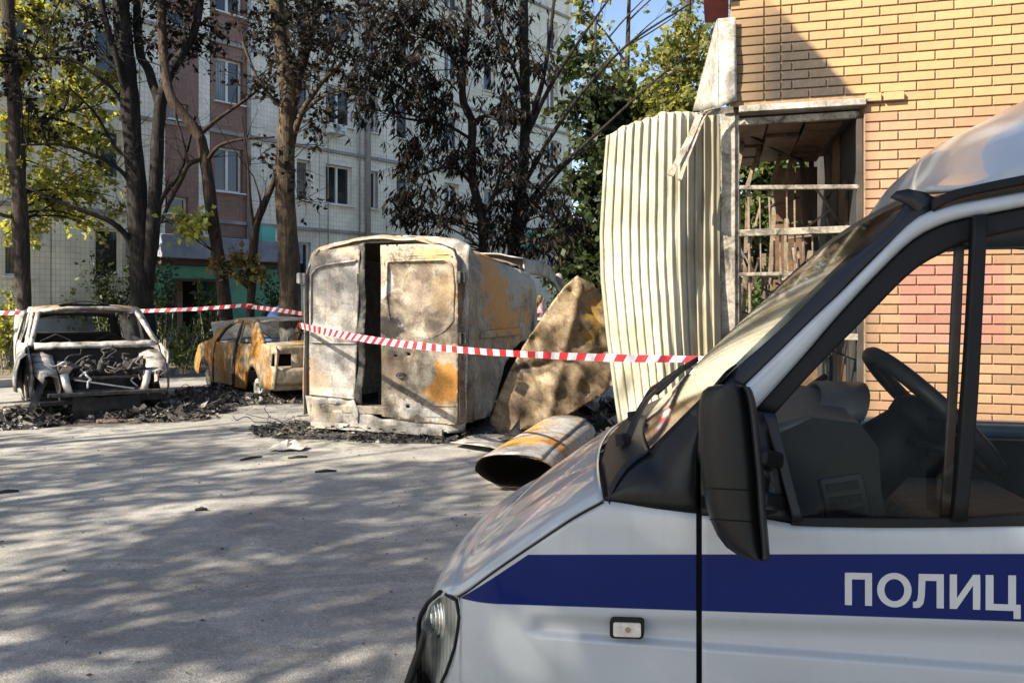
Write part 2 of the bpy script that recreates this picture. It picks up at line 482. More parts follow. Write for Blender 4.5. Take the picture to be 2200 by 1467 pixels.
def wall_panel_mesh(s0, s1, z0, z1, hole, th=0.42):
    mb = MB()
    a0, a1, b0, b1 = hole if hole else (None,) * 4
    def blk(sa, sb, za, zb):
        vs = [FA(sa, za), FA(sb, za), FA(sb, za, -th), FA(sa, za, -th), FA(sa, zb), FA(sb, zb), FA(sb, zb, -th), FA(sa, zb, -th)]
        mb.add(vs, [(0,3,2,1),(4,5,6,7),(0,1,5,4),(1,2,6,5),(2,3,7,6),(3,0,4,7)])
    if hole:
        blk(s0, a0, z0, z1); blk(a1, s1, z0, z1); blk(a0, a1, z0, b0); blk(a0, a1, b1, z1)
    else: blk(s0, s1, z0, z1)
    return mb
def win_parts(a0, a1, b0, b1, openleft=False):
    fr = MB(); w = a1 - a0
    t = 0.065
    nm = 2 if w > 1.3 else (1 if w > 0.75 else 0)
    def bar(sa, sb, za, zb, off=-0.16, d=0.07):
        vs = [FA(sa, za, off), FA(sb, za, off), FA(sb, za, off - d), FA(sa, za, off - d), FA(sa, zb, off), FA(sb, zb, off), FA(sb, zb, off - d), FA(sa, zb, off - d)]
        fr.add(vs, [(0,3,2,1),(4,5,6,7),(0,1,5,4),(1,2,6,5),(2,3,7,6),(3,0,4,7)])
    bar(a0, a0 + t, b0, b1); bar(a1 - t, a1, b0, b1); bar(a0 + t, a1 - t, b1 - t, b1); bar(a0 + t, a1 - t, b0, b0 + t)
    for k in range(nm):
        c = a0 + w * (k + 1) / (nm + 1); bar(c - t * 0.6, c + t * 0.6, b0 + t, b1 - t, -0.155)
    panes = []
    for k in range(nm + 1):
        sa = a0 + w * k / (nm + 1) + t * 0.9; sb = a0 + w * (k + 1) / (nm + 1) - t * 0.9
        pm = MB(); ins = 0.0
        pm.add([FA(sa, b0 + t, -0.2), FA(sb, b0 + t, -0.2), FA(sb, b1 - t, -0.2), FA(sa, b1 - t, -0.2),
                FA(sa, b0 + t, -0.215), FA(sb, b0 + t, -0.215), FA(sb, b1 - t, -0.215), FA(sa, b1 - t, -0.215)],
               [(0,1,2,3),(7,6,5,4),(0,4,5,1),(1,5,6,2),(2,6,7,3),(3,7,4,0)])
        panes.append(pm)
    sl = MB(); sl.beam(FA(a0 - 0.05, b0 - 0.03, -0.02), FA(a1 + 0.05, b0 - 0.03, -0.02), 0.30, 0.035)
    return fr, panes, sl

def shared_copy(o, dz, parent):
    c = bpy.data.objects.new(o.name.split('.')[0], o.data)
    c.location = (0, 0, dz)
    return finish(c, parent)
for (xa, xb, wa, wb, typ) in bays:
    s0 = FP(xa, 400)[0] + 0.012; s1 = FP(xb, 400)[0] - 0.012
    if wa is None:
        o0 = wall_panel_mesh(s0, s1, Z0 + 0.012, Z0 + ST - 0.012, None).build('wall_panel', M_TILE, apt)
        for k in range(1, NST): shared_copy(o0, k * ST, apt)
        continue
    a0 = FP(wa, 400)[0]; a1 = FP(wb, 400)[0]
    dz = -1.25 if typ == 2 else 0.0
    mat = M_TILE_RED if typ else M_TILE
    first = None
    for k in range(NST):
        zb = Z0 + k * ST + 0.012; za = zb + ST - 0.024
        if k == 0 and typ == 2:
            wall_panel_mesh(s0, s1, zb, za, None).build('wall_panel', mat, apt); continue
        if first is None:
            base_k = k
            b0 = WZ0 + (k - 1) * ST + dz; b1 = WZ1 + (k - 1) * ST + dz
            if typ == 2: b1 = b0 + 0.95
            if dz:
                b0 = max(b0, zb + 0.12)
            pan = wall_panel_mesh(s0, s1, zb, za, (a0, a1, b0, b1)).build('wall_panel', mat, apt)
            fr, panes, sl = win_parts(a0, a1, b0, b1)
            win = fr.build('window', M_WHITE, apt, bevel=0.006)
            subs = [p.build('pane', M_PANE, win) for p in panes] + [sl.build('sill', M_WHITE, win, bevel=0.006)]
            first = (pan, win, subs)
        else:
            q = (k - base_k) * ST
            shared_copy(first[0], q, apt)
            w2 = bpy.data.objects.new('window', first[1].data)
            w2.location = (0, 0, q); finish(w2, apt); WM[w2.name] = Matrix.Translation((0, 0, q))
            for sb in first[2]:
                c = bpy.data.objects.new(sb.name.split('.')[0], sb.data); c.location = (0, 0, q); finish(c, w2)
# ledges between storeys and the joint covers
for k in range(1, NST):
    z = Z0 + k * ST
    mb = MB(); mb.beam(FA(S_L, z, 0.03), FA(S_R, z, 0.03), 0.10, 0.11)
    mb.build('ledge', M_CONC, apt, bevel=0.008)
# vertical grey cable riser, downpipes and the white corner strip
for x, w, m in ((786, 0.20, M_CONC), (767, 0.06, M_STEEL), (531, 0.10, M_STEEL), (700, 0.04, M_STEEL)):
    s = FP(x, 400)[0]
    mb = MB(); mb.tube([FA(s, 1.3, 0.13), FA(s, zt, 0.13)], w / 2, 10, True)
    mb.build('downpipe', m, apt, smooth=True)
mb = MB(); mb.beam(FA(S_R + 0.06, 0.4, -0.02), FA(S_R + 0.06, zt, -0.02), 0.28, 0.16); mb.build('corner_strip', M_WHITE, apt)
mb = MB(); mb.beam(FA(S_L - 0.3, zt + 0.15, -0.1), FA(S_R + 0.4, zt + 0.15, -0.1), 1.0, 0.3); mb.build('cornice', M_CONC, apt)

# entrance porch
OFF = 1.7
def fbox(mb, sa, sb, za, zb, o0, o1):
    vs = [FA(sa, za, o1), FA(sb, za, o1), FA(sb, za, o0), FA(sa, za, o0), FA(sa, zb, o1), FA(sb, zb, o1), FA(sb, zb, o0), FA(sa, zb, o0)]
    mb.add(vs, [(0,3,2,1),(4,5,6,7),(0,1,5,4),(1,2,6,5),(2,3,7,6),(3,0,4,7)])
porch = MB()
sa, zc = FP(345, 530, OFF); sb, _ = FP(612, 530, OFF)
zl = FP(450, 572, OFF)[1]
dl, dt = FP(376, 598, OFF); dr, _ = FP(478, 598, OFF)
fbox(porch, sa, dl, 0.0, zl, 0.02, OFF); fbox(porch, dr, sb, 0.0, zl, 0.02, OFF); fbox(porch, dl, dr, dt, zl, OFF - 0.3, OFF)
porch_o = porch.build('porch', M_GREEN, apt, bevel=0.015)
mb = MB(); fbox(mb, sa - 0.2, sb + 0.3, zl + 0.16, FP(450, 512, OFF)[1], 0.02, OFF + 0.5); mb.build('canopy', M_CANOPY, porch_o, bevel=0.02)
mb = MB(); fbox(mb, sa - 0.1, sb + 0.15, zl + 0.002, zl + 0.158, 0.02, OFF + 0.25); mb.build('beam', M_DKRED, porch_o)
mb = MB(); fbox(mb, dl + 0.01, dl + 0.72, 0.95, dt - 0.02, 0.6, 0.65); mb.build('plaster', M_PINKPL, porch_o)
mb = MB(); fbox(mb, dl + 0.01, dl + 0.72, 0.05, 0.948, 0.6, 0.66); mb.build('dado', M_BROWNPL, porch_o)
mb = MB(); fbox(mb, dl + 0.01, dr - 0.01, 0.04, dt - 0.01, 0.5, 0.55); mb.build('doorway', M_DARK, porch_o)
mb = MB(); fbox(mb, dl - 0.02, dl + 0.04, 0.0, dt, OFF - 0.05, OFF + 0.04); fbox(mb, dr - 0.04, dr + 0.02, 0.0, dt, OFF - 0.05, OFF + 0.04); fbox(mb, dl + 0.04, dr - 0.04, dt - 0.07, dt, OFF - 0.05, OFF + 0.04)
mb.build('door_frame', M_DKRED, porch_o)
mb = MB(); s5 = FP(563, 500, 0.3)[0]; s6 = FP(592, 500, 0.3)[0]; fbox(mb, s5, s6, FP(575, 545, .3)[1], FP(575, 487, .3)[1], 0.05, 0.3)
mb.build('teal_panel', M_TEAL, apt, bevel=0.01)
s5 = FP(1140, 500, 0.3)[0]; s6 = FP(1166, 500, 0.3)[0]
mb = MB(); fbox(mb, s5, s6, FP(1150, 545, .3)[1], FP(1150, 497, .3)[1], 0.05, 0.3); mb.build('teal_panel', M_TEAL, apt, bevel=0.01)

# air conditioners hung on the wall
def ac(x0, x1, y0, y1, label):
    sa, z1 = FP(x0, y0, 0.3); sb, z0 = FP(x1, y1, 0.3)
    t = thing('air_conditioner', label, 'air conditioner', FA(sa, z0, 0.16), 'outdoor cooling units on the block')
    mb = MB(); fbox(mb, sa, sb, z0, z1, 0.13, 0.42); mb.build('casing', M_ACBOX, t, bevel=0.02)
    mb = MB(); c = FA((sa + sb) / 2 - 0.08, (z0 + z1) / 2, 0.425); r = (z1 - z0) * 0.4
    for k in range(5):
        rr = r * (k + 1) / 5
        mb.tube([c + (FD * math.cos(a) + Vector((0, 0, 1)) * math.sin(a)) * rr for a in np.linspace(0, 2 * math.pi, 25)], 0.008, 5)
    mb.build('fan_grille', M_STEEL, t)
    mb = MB()
    for s in (sa + 0.1, sb - 0.1): mb.beam(FA(s, z0 - 0.02, 0.0), FA(s, z0 - 0.02, 0.42), 0.04, 0.03)
    mb.build('bracket', M_STEEL, t)
ac(62, 98, 492, 526, 'white outdoor cooling unit on the tiles behind the leftmost trunk')
ac(706, 742, 264, 292, 'white outdoor cooling unit below an upper window right of the thick trunk')
ac(962, 985, 452, 470, 'small white cooling unit below a low window behind the dark drooping leaves')
# ------------------------------------------------------------------ brick building on the right
WD = Vector((0.966, -0.258, 0)).normalized(); WN = Vector((WD.y, -WD.x, 0))      # WN points towards the camera
W0 = Vector((1.758, 6.496, 0)); WANG = math.atan2(WD.y, WD.x)
def WA(s, z, off=0.0): return W0 + WD * s + WN * off + Vector((0, 0, z))
def WP(x, y, off=0.0):
    r = ray(x, y); o = W0 + WN * off - CAMP; o.z = 0
    t = o.dot(WN) / Vector((r.x, r.y, 0)).dot(WN)
    p = CAMP + r * t
    return (p - W0).dot(WD), p.z

def m_brick():
    m, nt, b = new_mat('painted_brick')
    uv, s, z = wall_coords(nt, WANG, W0)
    g = nd(nt, 'ShaderNodeObjectInfo')
    n1 = tex_noise(nt, uv, 1.3, 5, 0.6, 0.3); n2 = tex_noise(nt, coords(nt, kind='Object'), 30.0, 5, 0.65)
    zn = math_n(nt, 'ADD', z, math_n(nt, 'MULTIPLY', n1, 0.03))
    zsplit = WP(2000, 238)[1]
    c = mixc(nt, ramp(nt, math_n(nt, 'SUBTRACT', zn, zsplit - 0.5 + 0.015), [(0.499, gray(0)), (0.504, gray(1))]), (0.36, 0.21, 0.125), (0.365, 0.23, 0.115))
    # pink repaint patch
    s0, z1 = WP(1932, 566); s1, z0 = WP(2158, 741)
    def box_mask(v, a, bb, f):
        lo = math_n(nt, 'MULTIPLY', math_n(nt, 'SUBTRACT', v, a), 1 / f, True)
        hi = math_n(nt, 'MULTIPLY', math_n(nt, 'SUBTRACT', bb, v), 1 / f, True)
        return math_n(nt, 'MULTIPLY', lo, hi)
    pm = math_n(nt, 'MULTIPLY', box_mask(s, s0, s1, 0.004), box_mask(z, z0, z1, 0.004))
    c = mixc(nt, math_n(nt, 'MULTIPLY', pm, 0.85), c, (0.38, 0.17, 0.13))
    c = mixc(nt, 1.0, c, ramp(nt, g.outputs['Random'], [(0.0, gray(0.72)), (0.08, gray(0.88)), (0.5, gray(1.0)), (1.0, gray(1.08))]), 'MULTIPLY')
    c = mixc(nt, 1.0, c, ramp(nt, n1, [(0.25, gray(0.88)), (0.7, gray(1.04))]), 'MULTIPLY')
    c = mixc(nt, 1.0, c, ramp(nt, n2, [(0.2, gray(0.86)), (0.6, gray(1.03))]), 'MULTIPLY')
    dr = tex_noise(nt, nd(nt, 'ShaderNodeMapping', {'Vector': uv, 'Scale': (3.0, 0.35, 1)}).outputs[0], 1.5, 6, 0.65, 0.4)
    c = mixc(nt, ramp(nt, dr, [(0.55, gray(0)), (0.8, gray(0.35))]), c, (0.20, 0.13, 0.08))
    # darker fan above the burnt opening, below a slanting edge from upper left to lower right
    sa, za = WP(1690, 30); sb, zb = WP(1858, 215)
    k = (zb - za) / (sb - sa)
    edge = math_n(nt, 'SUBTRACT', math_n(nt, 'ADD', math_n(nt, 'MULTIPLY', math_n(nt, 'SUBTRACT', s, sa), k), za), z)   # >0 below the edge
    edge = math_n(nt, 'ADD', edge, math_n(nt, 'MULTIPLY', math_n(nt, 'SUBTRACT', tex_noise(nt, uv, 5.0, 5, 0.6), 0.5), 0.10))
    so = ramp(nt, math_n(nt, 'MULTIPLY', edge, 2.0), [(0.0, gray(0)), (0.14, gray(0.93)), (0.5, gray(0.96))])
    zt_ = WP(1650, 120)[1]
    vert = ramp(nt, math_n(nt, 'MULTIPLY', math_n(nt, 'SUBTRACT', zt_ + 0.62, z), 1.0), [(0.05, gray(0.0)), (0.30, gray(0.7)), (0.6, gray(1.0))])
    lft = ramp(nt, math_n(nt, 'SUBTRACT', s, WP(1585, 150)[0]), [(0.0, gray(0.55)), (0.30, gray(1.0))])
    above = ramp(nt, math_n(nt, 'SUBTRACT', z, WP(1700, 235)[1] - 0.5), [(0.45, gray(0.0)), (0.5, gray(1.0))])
    soot = math_n(nt, 'MULTIPLY', math_n(nt, 'MULTIPLY', so, vert), math_n(nt, 'MULTIPLY', lft, above))  # how strongly the dark fan covers the bricks
    # thin smoke line down the jamb
    jm = ramp(nt, math_n(nt, 'SUBTRACT', s, WP(1856, 400)[0]), [(0.0, gray(0.9)), (0.05, gray(0.25)), (0.12, gray(0.0))])
    belowl = ramp(nt, math_n(nt, 'SUBTRACT', z, WP(1720, 222)[1] - 0.5), [(0.49, gray(1.0)), (0.5, gray(0.0))])
    soot = math_n(nt, 'MAXIMUM', soot, math_n(nt, 'MULTIPLY', math_n(nt, 'MULTIPLY', jm, belowl), 0.8))
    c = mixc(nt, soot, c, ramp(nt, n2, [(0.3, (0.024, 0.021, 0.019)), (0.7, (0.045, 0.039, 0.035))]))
    nt.links.new(c, b.inputs['Base Color'])
    b.inputs['Roughness'].default_value = 0.82; b.inputs['Specular IOR Level'].default_value = 0.3
    bump(nt, b, n2, 0.25, 0.004)
    return m
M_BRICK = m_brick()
M_MORTAR = simple('mortar', (0.24, 0.155, 0.085), 0.95, 0, 0.25, 20.0, 0.5)
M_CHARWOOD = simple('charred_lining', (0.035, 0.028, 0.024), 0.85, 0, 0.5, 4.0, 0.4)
M_PANELW = burnt('scorched_panel', 4, [(0.30, (0.035, 0.023, 0.017)), (0.5, (0.119, 0.070, 0.042)), (0.7, (0.182, 0.108, 0.066))], 0.63, (0.210, 0.091, 0.035), 2.2)
M_FRAME = burnt('scorched_frame', 6, [(0.36, (0.06, 0.053, 0.045)), (0.48, (0.25, 0.22, 0.175)), (0.66, (0.38, 0.345, 0.285))], 0.68, (0.22, 0.12, 0.06), 6.0, 0.30)
M_FLASH = burnt('white_flashing', 8, [(0.3, (0.14, 0.13, 0.11)), (0.45, (0.32, 0.305, 0.27)), (0.7, (0.45, 0.44, 0.41))], 0.75, (0.3, 0.2, 0.08), 2.0, 0.12)
M_STUD = burnt('pale_stud', 3, [(0.3, (0.088, 0.066, 0.047)), (0.5, (0.198, 0.149, 0.105)), (0.7, (0.253, 0.198, 0.149))], 0.60, (0.149, 0.077, 0.039), 3.0, 0.15)

M_LINT = burnt('burnt_lintel', 18, [(0.36, (0.05, 0.045, 0.04)), (0.45, (0.24, 0.22, 0.19)), (0.62, (0.42, 0.40, 0.37))], 0.75, (0.25, 0.15, 0.06), 2.6, 0.34)
shop = thing('brick_building', 'yellow brick building with a burnt out corner opening and dark fan', 'building', WA(2.5, 0))
BH, BL, JT = 0.0752, 0.261, 0.010
s_open0, _ = WP(1582, 400); s_open1, _ = WP(1856, 400)
z_lint = WP(1720, 222)[1]
S_END, Z_END = 6.2, 5.4
# mortar bed: a wall with real thickness round the opening
mb = MB()
def wbox(mb, sa, sb, za, zb, o0, o1):
    vs = [WA(sa, za, o1), WA(sb, za, o1), WA(sb, za, o0), WA(sa, za, o0), WA(sa, zb, o1), WA(sb, zb, o1), WA(sb, zb, o0), WA(sa, zb, o0)]
    mb.add(vs, [(0,3,2,1),(4,5,6,7),(0,1,5,4),(1,2,6,5),(2,3,7,6),(3,0,4,7)])
wbox(mb, s_open1 + 0.004, S_END, 0, Z_END, -0.24, -0.010)
wbox(mb, 0.03, s_open1 + 0.004, z_lint + 0.002, Z_END, -0.24, -0.010)
wall = mb.build('wall', M_MORTAR, shop)
# bricks
z_ref = WP(1850, 182.5)[1]; s_ref = WP(1930, 187)[0]
k0 = math.ceil((0.02 - z_ref) / BH)
s_g1, s_g2 = WP(1642, 120)[0], WP(1678, 120)[0]
cells = []
k = k0
while z_ref + k * BH < Z_END - BH:
    z = z_ref + k * BH
    par = (k % 2) * 0.5
    i0 = math.floor((0.0 - s_ref) / BL) - 2
    for i in range(i0, i0 + 32):
        a = s_ref + (i + par) * BL; b_ = a + BL
        lo = s_g2 if z > z_lint - BH * 0.5 else s_open1 + 0.004
        if b_ <= lo + 0.03 or a >= S_END: continue
        a = max(a, lo); b_ = min(b_, S_END)
        cells.append((a, b_, z))
    if z > z_lint - 0.01:
        cells.append((s_g1, s_g2, z)); cells.append((0.035, s_g1, z))
    k += 1
def proj(p):
    return CX + F * p.x / p.y, HY - F * (p.z - CH) / p.y
vis, rest = [], []
for (a, b_, z) in cells:
    if z < z_lint - 0.02 and a < s_open1: a = s_open1 + 0.004
    if b_ - a < 0.02: continue
    x, y = proj(WA((a + b_) / 2, z + BH / 2))
    hidden = (y > 880) or x > 2215 or y < -12 or (x > 2100 and 230 < y < 480) or (x > 1990 and y > 330 and y < 500) or (1855 < x < 1990 and 520 < y < 640) or (x < 1905 and y > 600)
    (rest if hidden else vis).append((a, b_, z))
vis.sort(key=lambda c: -c[1] + c[0])
rest += vis[300:]; vis = vis[:300]
brick_cache = {}
rb = random.Random(3)
RW = Matrix.Rotation(WANG, 4, 'Z')
for (a, b_, z) in vis:
    w = round(b_ - a - JT, 3)
    if w not in brick_cache:
        mb = MB(); h = BH - JT; x, y0, y1, zz = w / 2, -0.005, 0.06, h / 2; e = 0.0035
        mb.add([(-x, y0 + e, -zz), (x, y0 + e, -zz), (x, y0 + e, zz), (-x, y0 + e, zz), (-x + e, y0, -zz + e), (x - e, y0, -zz + e), (x - e, y0, zz - e), (-x + e, y0, zz - e), (-x, y1, -zz), (x, y1, -zz), (x, y1, zz), (-x, y1, zz)],
               [(4,5,6,7),(0,1,5,4),(1,2,6,5),(2,3,7,6),(3,0,4,7),(8,9,1,0),(9,10,2,1),(10,11,3,2),(11,8,0,3)])
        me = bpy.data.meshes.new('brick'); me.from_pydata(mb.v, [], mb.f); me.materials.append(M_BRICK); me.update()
        brick_cache[w] = me
    o = bpy.data.objects.new('brick', brick_cache[w])
    o.location = WA((a + b_) / 2, z + BH / 2, rb.uniform(-0.0015, 0.0015))
    o.rotation_euler = (rb.uniform(-0.012, 0.012), rb.uniform(-0.004, 0.004), WANG + rb.uniform(-0.006, 0.006))
    finish(o, wall)
mb = MB()
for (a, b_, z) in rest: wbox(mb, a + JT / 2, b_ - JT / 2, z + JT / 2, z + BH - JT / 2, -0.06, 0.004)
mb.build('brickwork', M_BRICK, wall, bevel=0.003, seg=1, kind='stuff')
# two bricks standing proud right of the opening
for xa, xb in ((1859, 1893), (1896, 1942)):
    sa, zz = WP(xa, 218); sb, _ = WP(xb, 218)
    kz = round((WP(1900, 224)[1] - z_ref) / BH); zb = z_ref + kz * BH
    mb = MB(); wbox(mb, sa + 0.004, sb - 0.004, zb + 0.006, zb + BH - 0.006, 0.008, 0.042); mb.build('projecting_brick', M_BRICK, wall, bevel=0.003, seg=1)
# rear and side masses so that the building has depth (the far part, right of the burnt corner)
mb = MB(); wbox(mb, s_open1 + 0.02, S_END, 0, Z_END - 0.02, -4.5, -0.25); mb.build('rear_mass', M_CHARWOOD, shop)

# the lintel strip, white with burnt ends
mb = MB(); wbox(mb, s_open0 + 0.02, s_open1 + 0.01, z_lint - 0.055, z_lint - 0.003, -0.1, 0.055); mb.build('lintel', M_LINT, shop, bevel=0.006)
# steel corner post and window frame
def wbeam(mb, x0, y0, x1, y1, w, h, off=-0.05, x2off=None):
    a = WP(x0, y0, off); b_ = WP(x1, y1, off if x2off is None else x2off)
    mb.beam(WA(a[0], a[1], off), WA(b_[0], b_[1], off if x2off is None else x2off), w, h, WN)
sp0 = WP(1548, 400)[0]; sp1 = WP(1580, 400)[0]
mb = MB(); wbox(mb, sp0, sp1, 0.0, WP(1560, 236)[1], -0.14, 0.0); mb.build('corner_post', M_FRAME, shop, bevel=0.006)
mb = MB(); wbox(mb, sp1 + 0.002, sp1 + 0.03, 0.0, WP(1560, 245)[1], -0.13, -0.03); mb.build('frame_post', M_FRAME, shop, bevel=0.004)
for (y0, y1, th, nm) in ((264, 247, 0.055, 'transom'), (404, 402, 0.035, 'transom'), (502, 492, 0.055, 'transom'), (590, 586, 0.03, 'transom'), (720, 724, 0.05, 'transom')):
    a = WP(1575, y0, -0.06); b_ = WP(1846, y1, -0.06)
    mb = MB(); mb.beam(WA(a[0], a[1], -0.06), WA(b_[0], b_[1], -0.06), 0.05, th, WN); mb.build(nm, M_FRAME, shop, bevel=0.005)
mb = MB(); a = WP(1846, 250, -0.06); mb.beam(WA(a[0], a[1], -0.06), WA(a[0] + 0.01, 0.0, -0.06), 0.05, 0.045, WN); mb.build('frame_post', M_CHARWOOD, shop, bevel=0.004)
for (x0, ya, yb, th) in ((1588, 400, 720, 0.02), (1608, 402, 700, 0.018), (1632, 415, 600, 0.012), (1707, 430, 720, 0.014), (1676, 500, 700, 0.016), (1652, 408, 500, 0.014), (1690, 405, 590, 0.013), (1725, 500, 720, 0.016), (1745, 500, 650, 0.012)):
    a = WP(x0, ya, -0.1); b_ = WP(x0 + 3, yb, -0.1)
    mb = MB(); mb.beam(WA(*a, -0.1), WA(b_[0], b_[1], -0.1), th, th, WN); mb.build('glazing_bar', M_STUD, shop, bevel=0.003)

# the burnt room behind: ceiling panels, back wall panels, charred side
RDEP = 2.25
zc = WP(1650, 246)[1] - 0.02
cp0 = 0.05
for i in range(3):
    for j in range(4):
        d0, d1 = -0.28 - j * (RDEP - 0.3) / 4, -0.28 - (j + 1) * (RDEP - 0.3) / 4 + 0.018
        sa, sb = cp0 + i * 0.30, cp0 + (i + 1) * 0.30 - 0.02
        dzz = 0.02 * math.sin(i * 2.3 + j * 1.7)
        mb = MB(); wbox(mb, sa, sb, zc + dzz, zc + dzz + 0.03, d1, d0); mb.build('ceiling_panel', M_PANELW, shop)
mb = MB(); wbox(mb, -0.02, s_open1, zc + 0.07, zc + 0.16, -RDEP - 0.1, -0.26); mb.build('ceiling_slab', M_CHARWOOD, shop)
for j in range(4):
    for i in range(6):
        d0 = -0.30 - j * (RDEP - 0.35) / 4; d1 = d0 - (RDEP - 0.35) / 4 + 0.02
        if (i, j) in ((5, 0), (4, 0), (5, 1)): continue
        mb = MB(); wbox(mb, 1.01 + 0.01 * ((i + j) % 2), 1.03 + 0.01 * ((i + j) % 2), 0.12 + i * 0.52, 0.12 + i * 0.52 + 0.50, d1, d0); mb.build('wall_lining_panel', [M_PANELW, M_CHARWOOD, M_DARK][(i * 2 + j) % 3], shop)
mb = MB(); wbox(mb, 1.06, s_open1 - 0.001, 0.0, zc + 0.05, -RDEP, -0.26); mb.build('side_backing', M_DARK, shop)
s_b0 = 0.50; 
for j in range(5):
    za, zb = 0.1 + j * 0.60, 0.1 + (j + 1) * 0.60 - 0.03
    for i in range(2):
        sa = s_b0 + i * 0.23
        mb = MB(); wbox(mb, sa, sa + 0.215, za, min(zb, zc), -RDEP - 0.04, -RDEP); mb.build('wall_lining_panel', M_PANELW, shop)
for x, y0, y1, w in ((1722, 335, 760, 0.05), (1742, 335, 760, 0.045), (1775, 335, 760, 0.03)):
    a = WP(x, y0, -RDEP + 0.06); b_ = WP(x + 25, y1, -RDEP + 0.06)
    mb = MB(); mb.beam(WA(*a, -RDEP + 0.06), WA(*b_, -RDEP + 0.06), w, 0.05, WN); mb.build('stud', M_CHARWOOD, shop)
# leaning studs of the open left side
for (xa, ya, xb, yb, oa, ob) in ((1600, 282, 1578, 400, -1.2, -0.9), (1642, 288, 1605, 402, -1.5, -1.2), (1682, 318, 1655, 405, -1.8, -1.6), (1706, 330, 1680, 405, -2.0, -1.9),
                                 (1608, 410, 1596, 700, -1.1, -1.1), (1664, 425, 1652, 640, -1.6, -1.6), (1690, 470, 1686, 700, -1.9, -1.9), (1740, 540, 1728, 640, -1.4, -1.3), (1756, 545, 1752, 660, -1.4, -1.4), (1641, 545, 1640, 640, -1.2, -1.2)):
    a = WP(xa, ya, oa); b_ = WP(xb, yb, ob)
    mb = MB(); mb.beam(WA(a[0], a[1], oa), WA(b_[0], b_[1], ob), 0.055, 0.04, WN); mb.build('stud', M_STUD, shop)
mb = MB(); pts = [WA(*WP(x, y, o), o) for x, y, o in ((1580, 276, -0.6), (1620, 296, -0.9), (1660, 318, -1.3), (1690, 330, -1.7), (1722, 345, -2.0))]
mb.tube(pts, 0.018, 6); mb.build('hanging_cable', M_CHARWOOD, shop)
# broken boards and shelves lower in the room
rj = random.Random(12)
for k in range(52):
    x = rj.uniform(1590, 1790); y = rj.uniform(430, 720) if k > 26 else rj.uniform(545, 720); o = rj.uniform(-1.9, -0.4)
    a = WP(x, y, o); ang = rj.choice([rj.gauss(0, 0.25), rj.gauss(1.57, 0.2), rj.uniform(0, 3.1)]); L = rj.uniform(0.12, 0.5)
    d = (WD * math.cos(ang) + Vector((0, 0, 1)) * math.sin(ang)) * L / 2 + WN * rj.uniform(-0.15, 0.15)
    c = WA(a[0], a[1], o)
    mb = MB(); mb.beam(c - d, c + d, rj.uniform(0.02, 0.12), 0.018, WN); mb.build('broken_board', rj.choice([M_STUD, M_STUD, M_PANELW, M_CHARWOOD]), shop)
mb = MB(); wbox(mb, -0.1, s_open1, 0.02, 0.12, -RDEP, -0.02); mb.build('floor_slab', M_CHARWOOD, shop)

# white flashing folded round the corner above the post
mb = MB()
A = WP(1543, 40, 0.06); B = WP(1581, 36, 0.06); C = WP(1583, 216, 0.06); D = WP(1545, 232, 0.06)
rows = []
for t in np.linspace(0, 1, 12):
    l = (A[0] + (D[0] - A[0]) * t, A[1] + (D[1] - A[1]) * t); r_ = (B[0] + (C[0] - B[0]) * t, B[1] + (C[1] - B[1]) * t)
    row = []
    for q in np.linspace(0, 1, 7):
        row.append(WA(l[0] + (r_[0] - l[0]) * q, l[1] + (r_[1] - l[1]) * q, 0.05 + 0.03 * math.sin(q * 3.1) * t + 0.02 * fbm((q * 2, t * 3, 1))))
    rows.append(row)
mb.grid(rows); mb.build('corner_flashing', M_FLASH, shop, smooth=True, solid=0.004)
mb = MB()
A = WP(1541, 42, 0.03); D = WP(1543, 232, 0.05); E = P(1490, 238, 7.0)
rows = []
for t in np.linspace(0, 1, 12):
    a = WA(A[0] + (D[0] - A[0]) * t, A[1] + (D[1] - A[1]) * t, 0.03); e = WA(A[0], A[1], 0.0).lerp(E, t ** 1.3) + Vector((0, 0.05, 0))
    rows.append([a.lerp(e, q) + Vector((0, 0, 0.02 * fbm((q * 3, t * 3, 5)))) for q in np.linspace(0, 1, 6)])
mb.grid(rows); mb.build('corner_flashing', M_FLASH, shop, smooth=True, solid=0.004)
# strip of metal drooping from the corner
mb = MB()
for dx, (w) in ((0, 0.05), (10, 0.03)):
    pts = smooth_path([(1575 , 236, 6.42), (1535, 240, 6.4), (1505 + dx, 248, 6.35), (1488 + dx, 285, 6.3), (1468 + dx, 325 + dx, 6.25), (1440 + 2 * dx, 378 + dx, 6.2)], 4)
    pts = [P(*p) for p in pts]
    for a, b_ in zip(pts[:-1], pts[1:]): mb.beam(a, b_ , w, 0.012, Vector((1, 0, 0.6)))
mb.build('drooping_strip', M_FRAME, shop)
# red painted eave end above the corner
mb = MB(); a = WP(1512, -30, -0.2); b_ = WP(1548, 12, -0.2)
wbox(mb, a[0], 0.02, b_[1], a[1] + 0.3, -0.6, 0.1); mb.build('eave', simple('red_eave', (0.32, 0.05, 0.06), 0.6), shop)

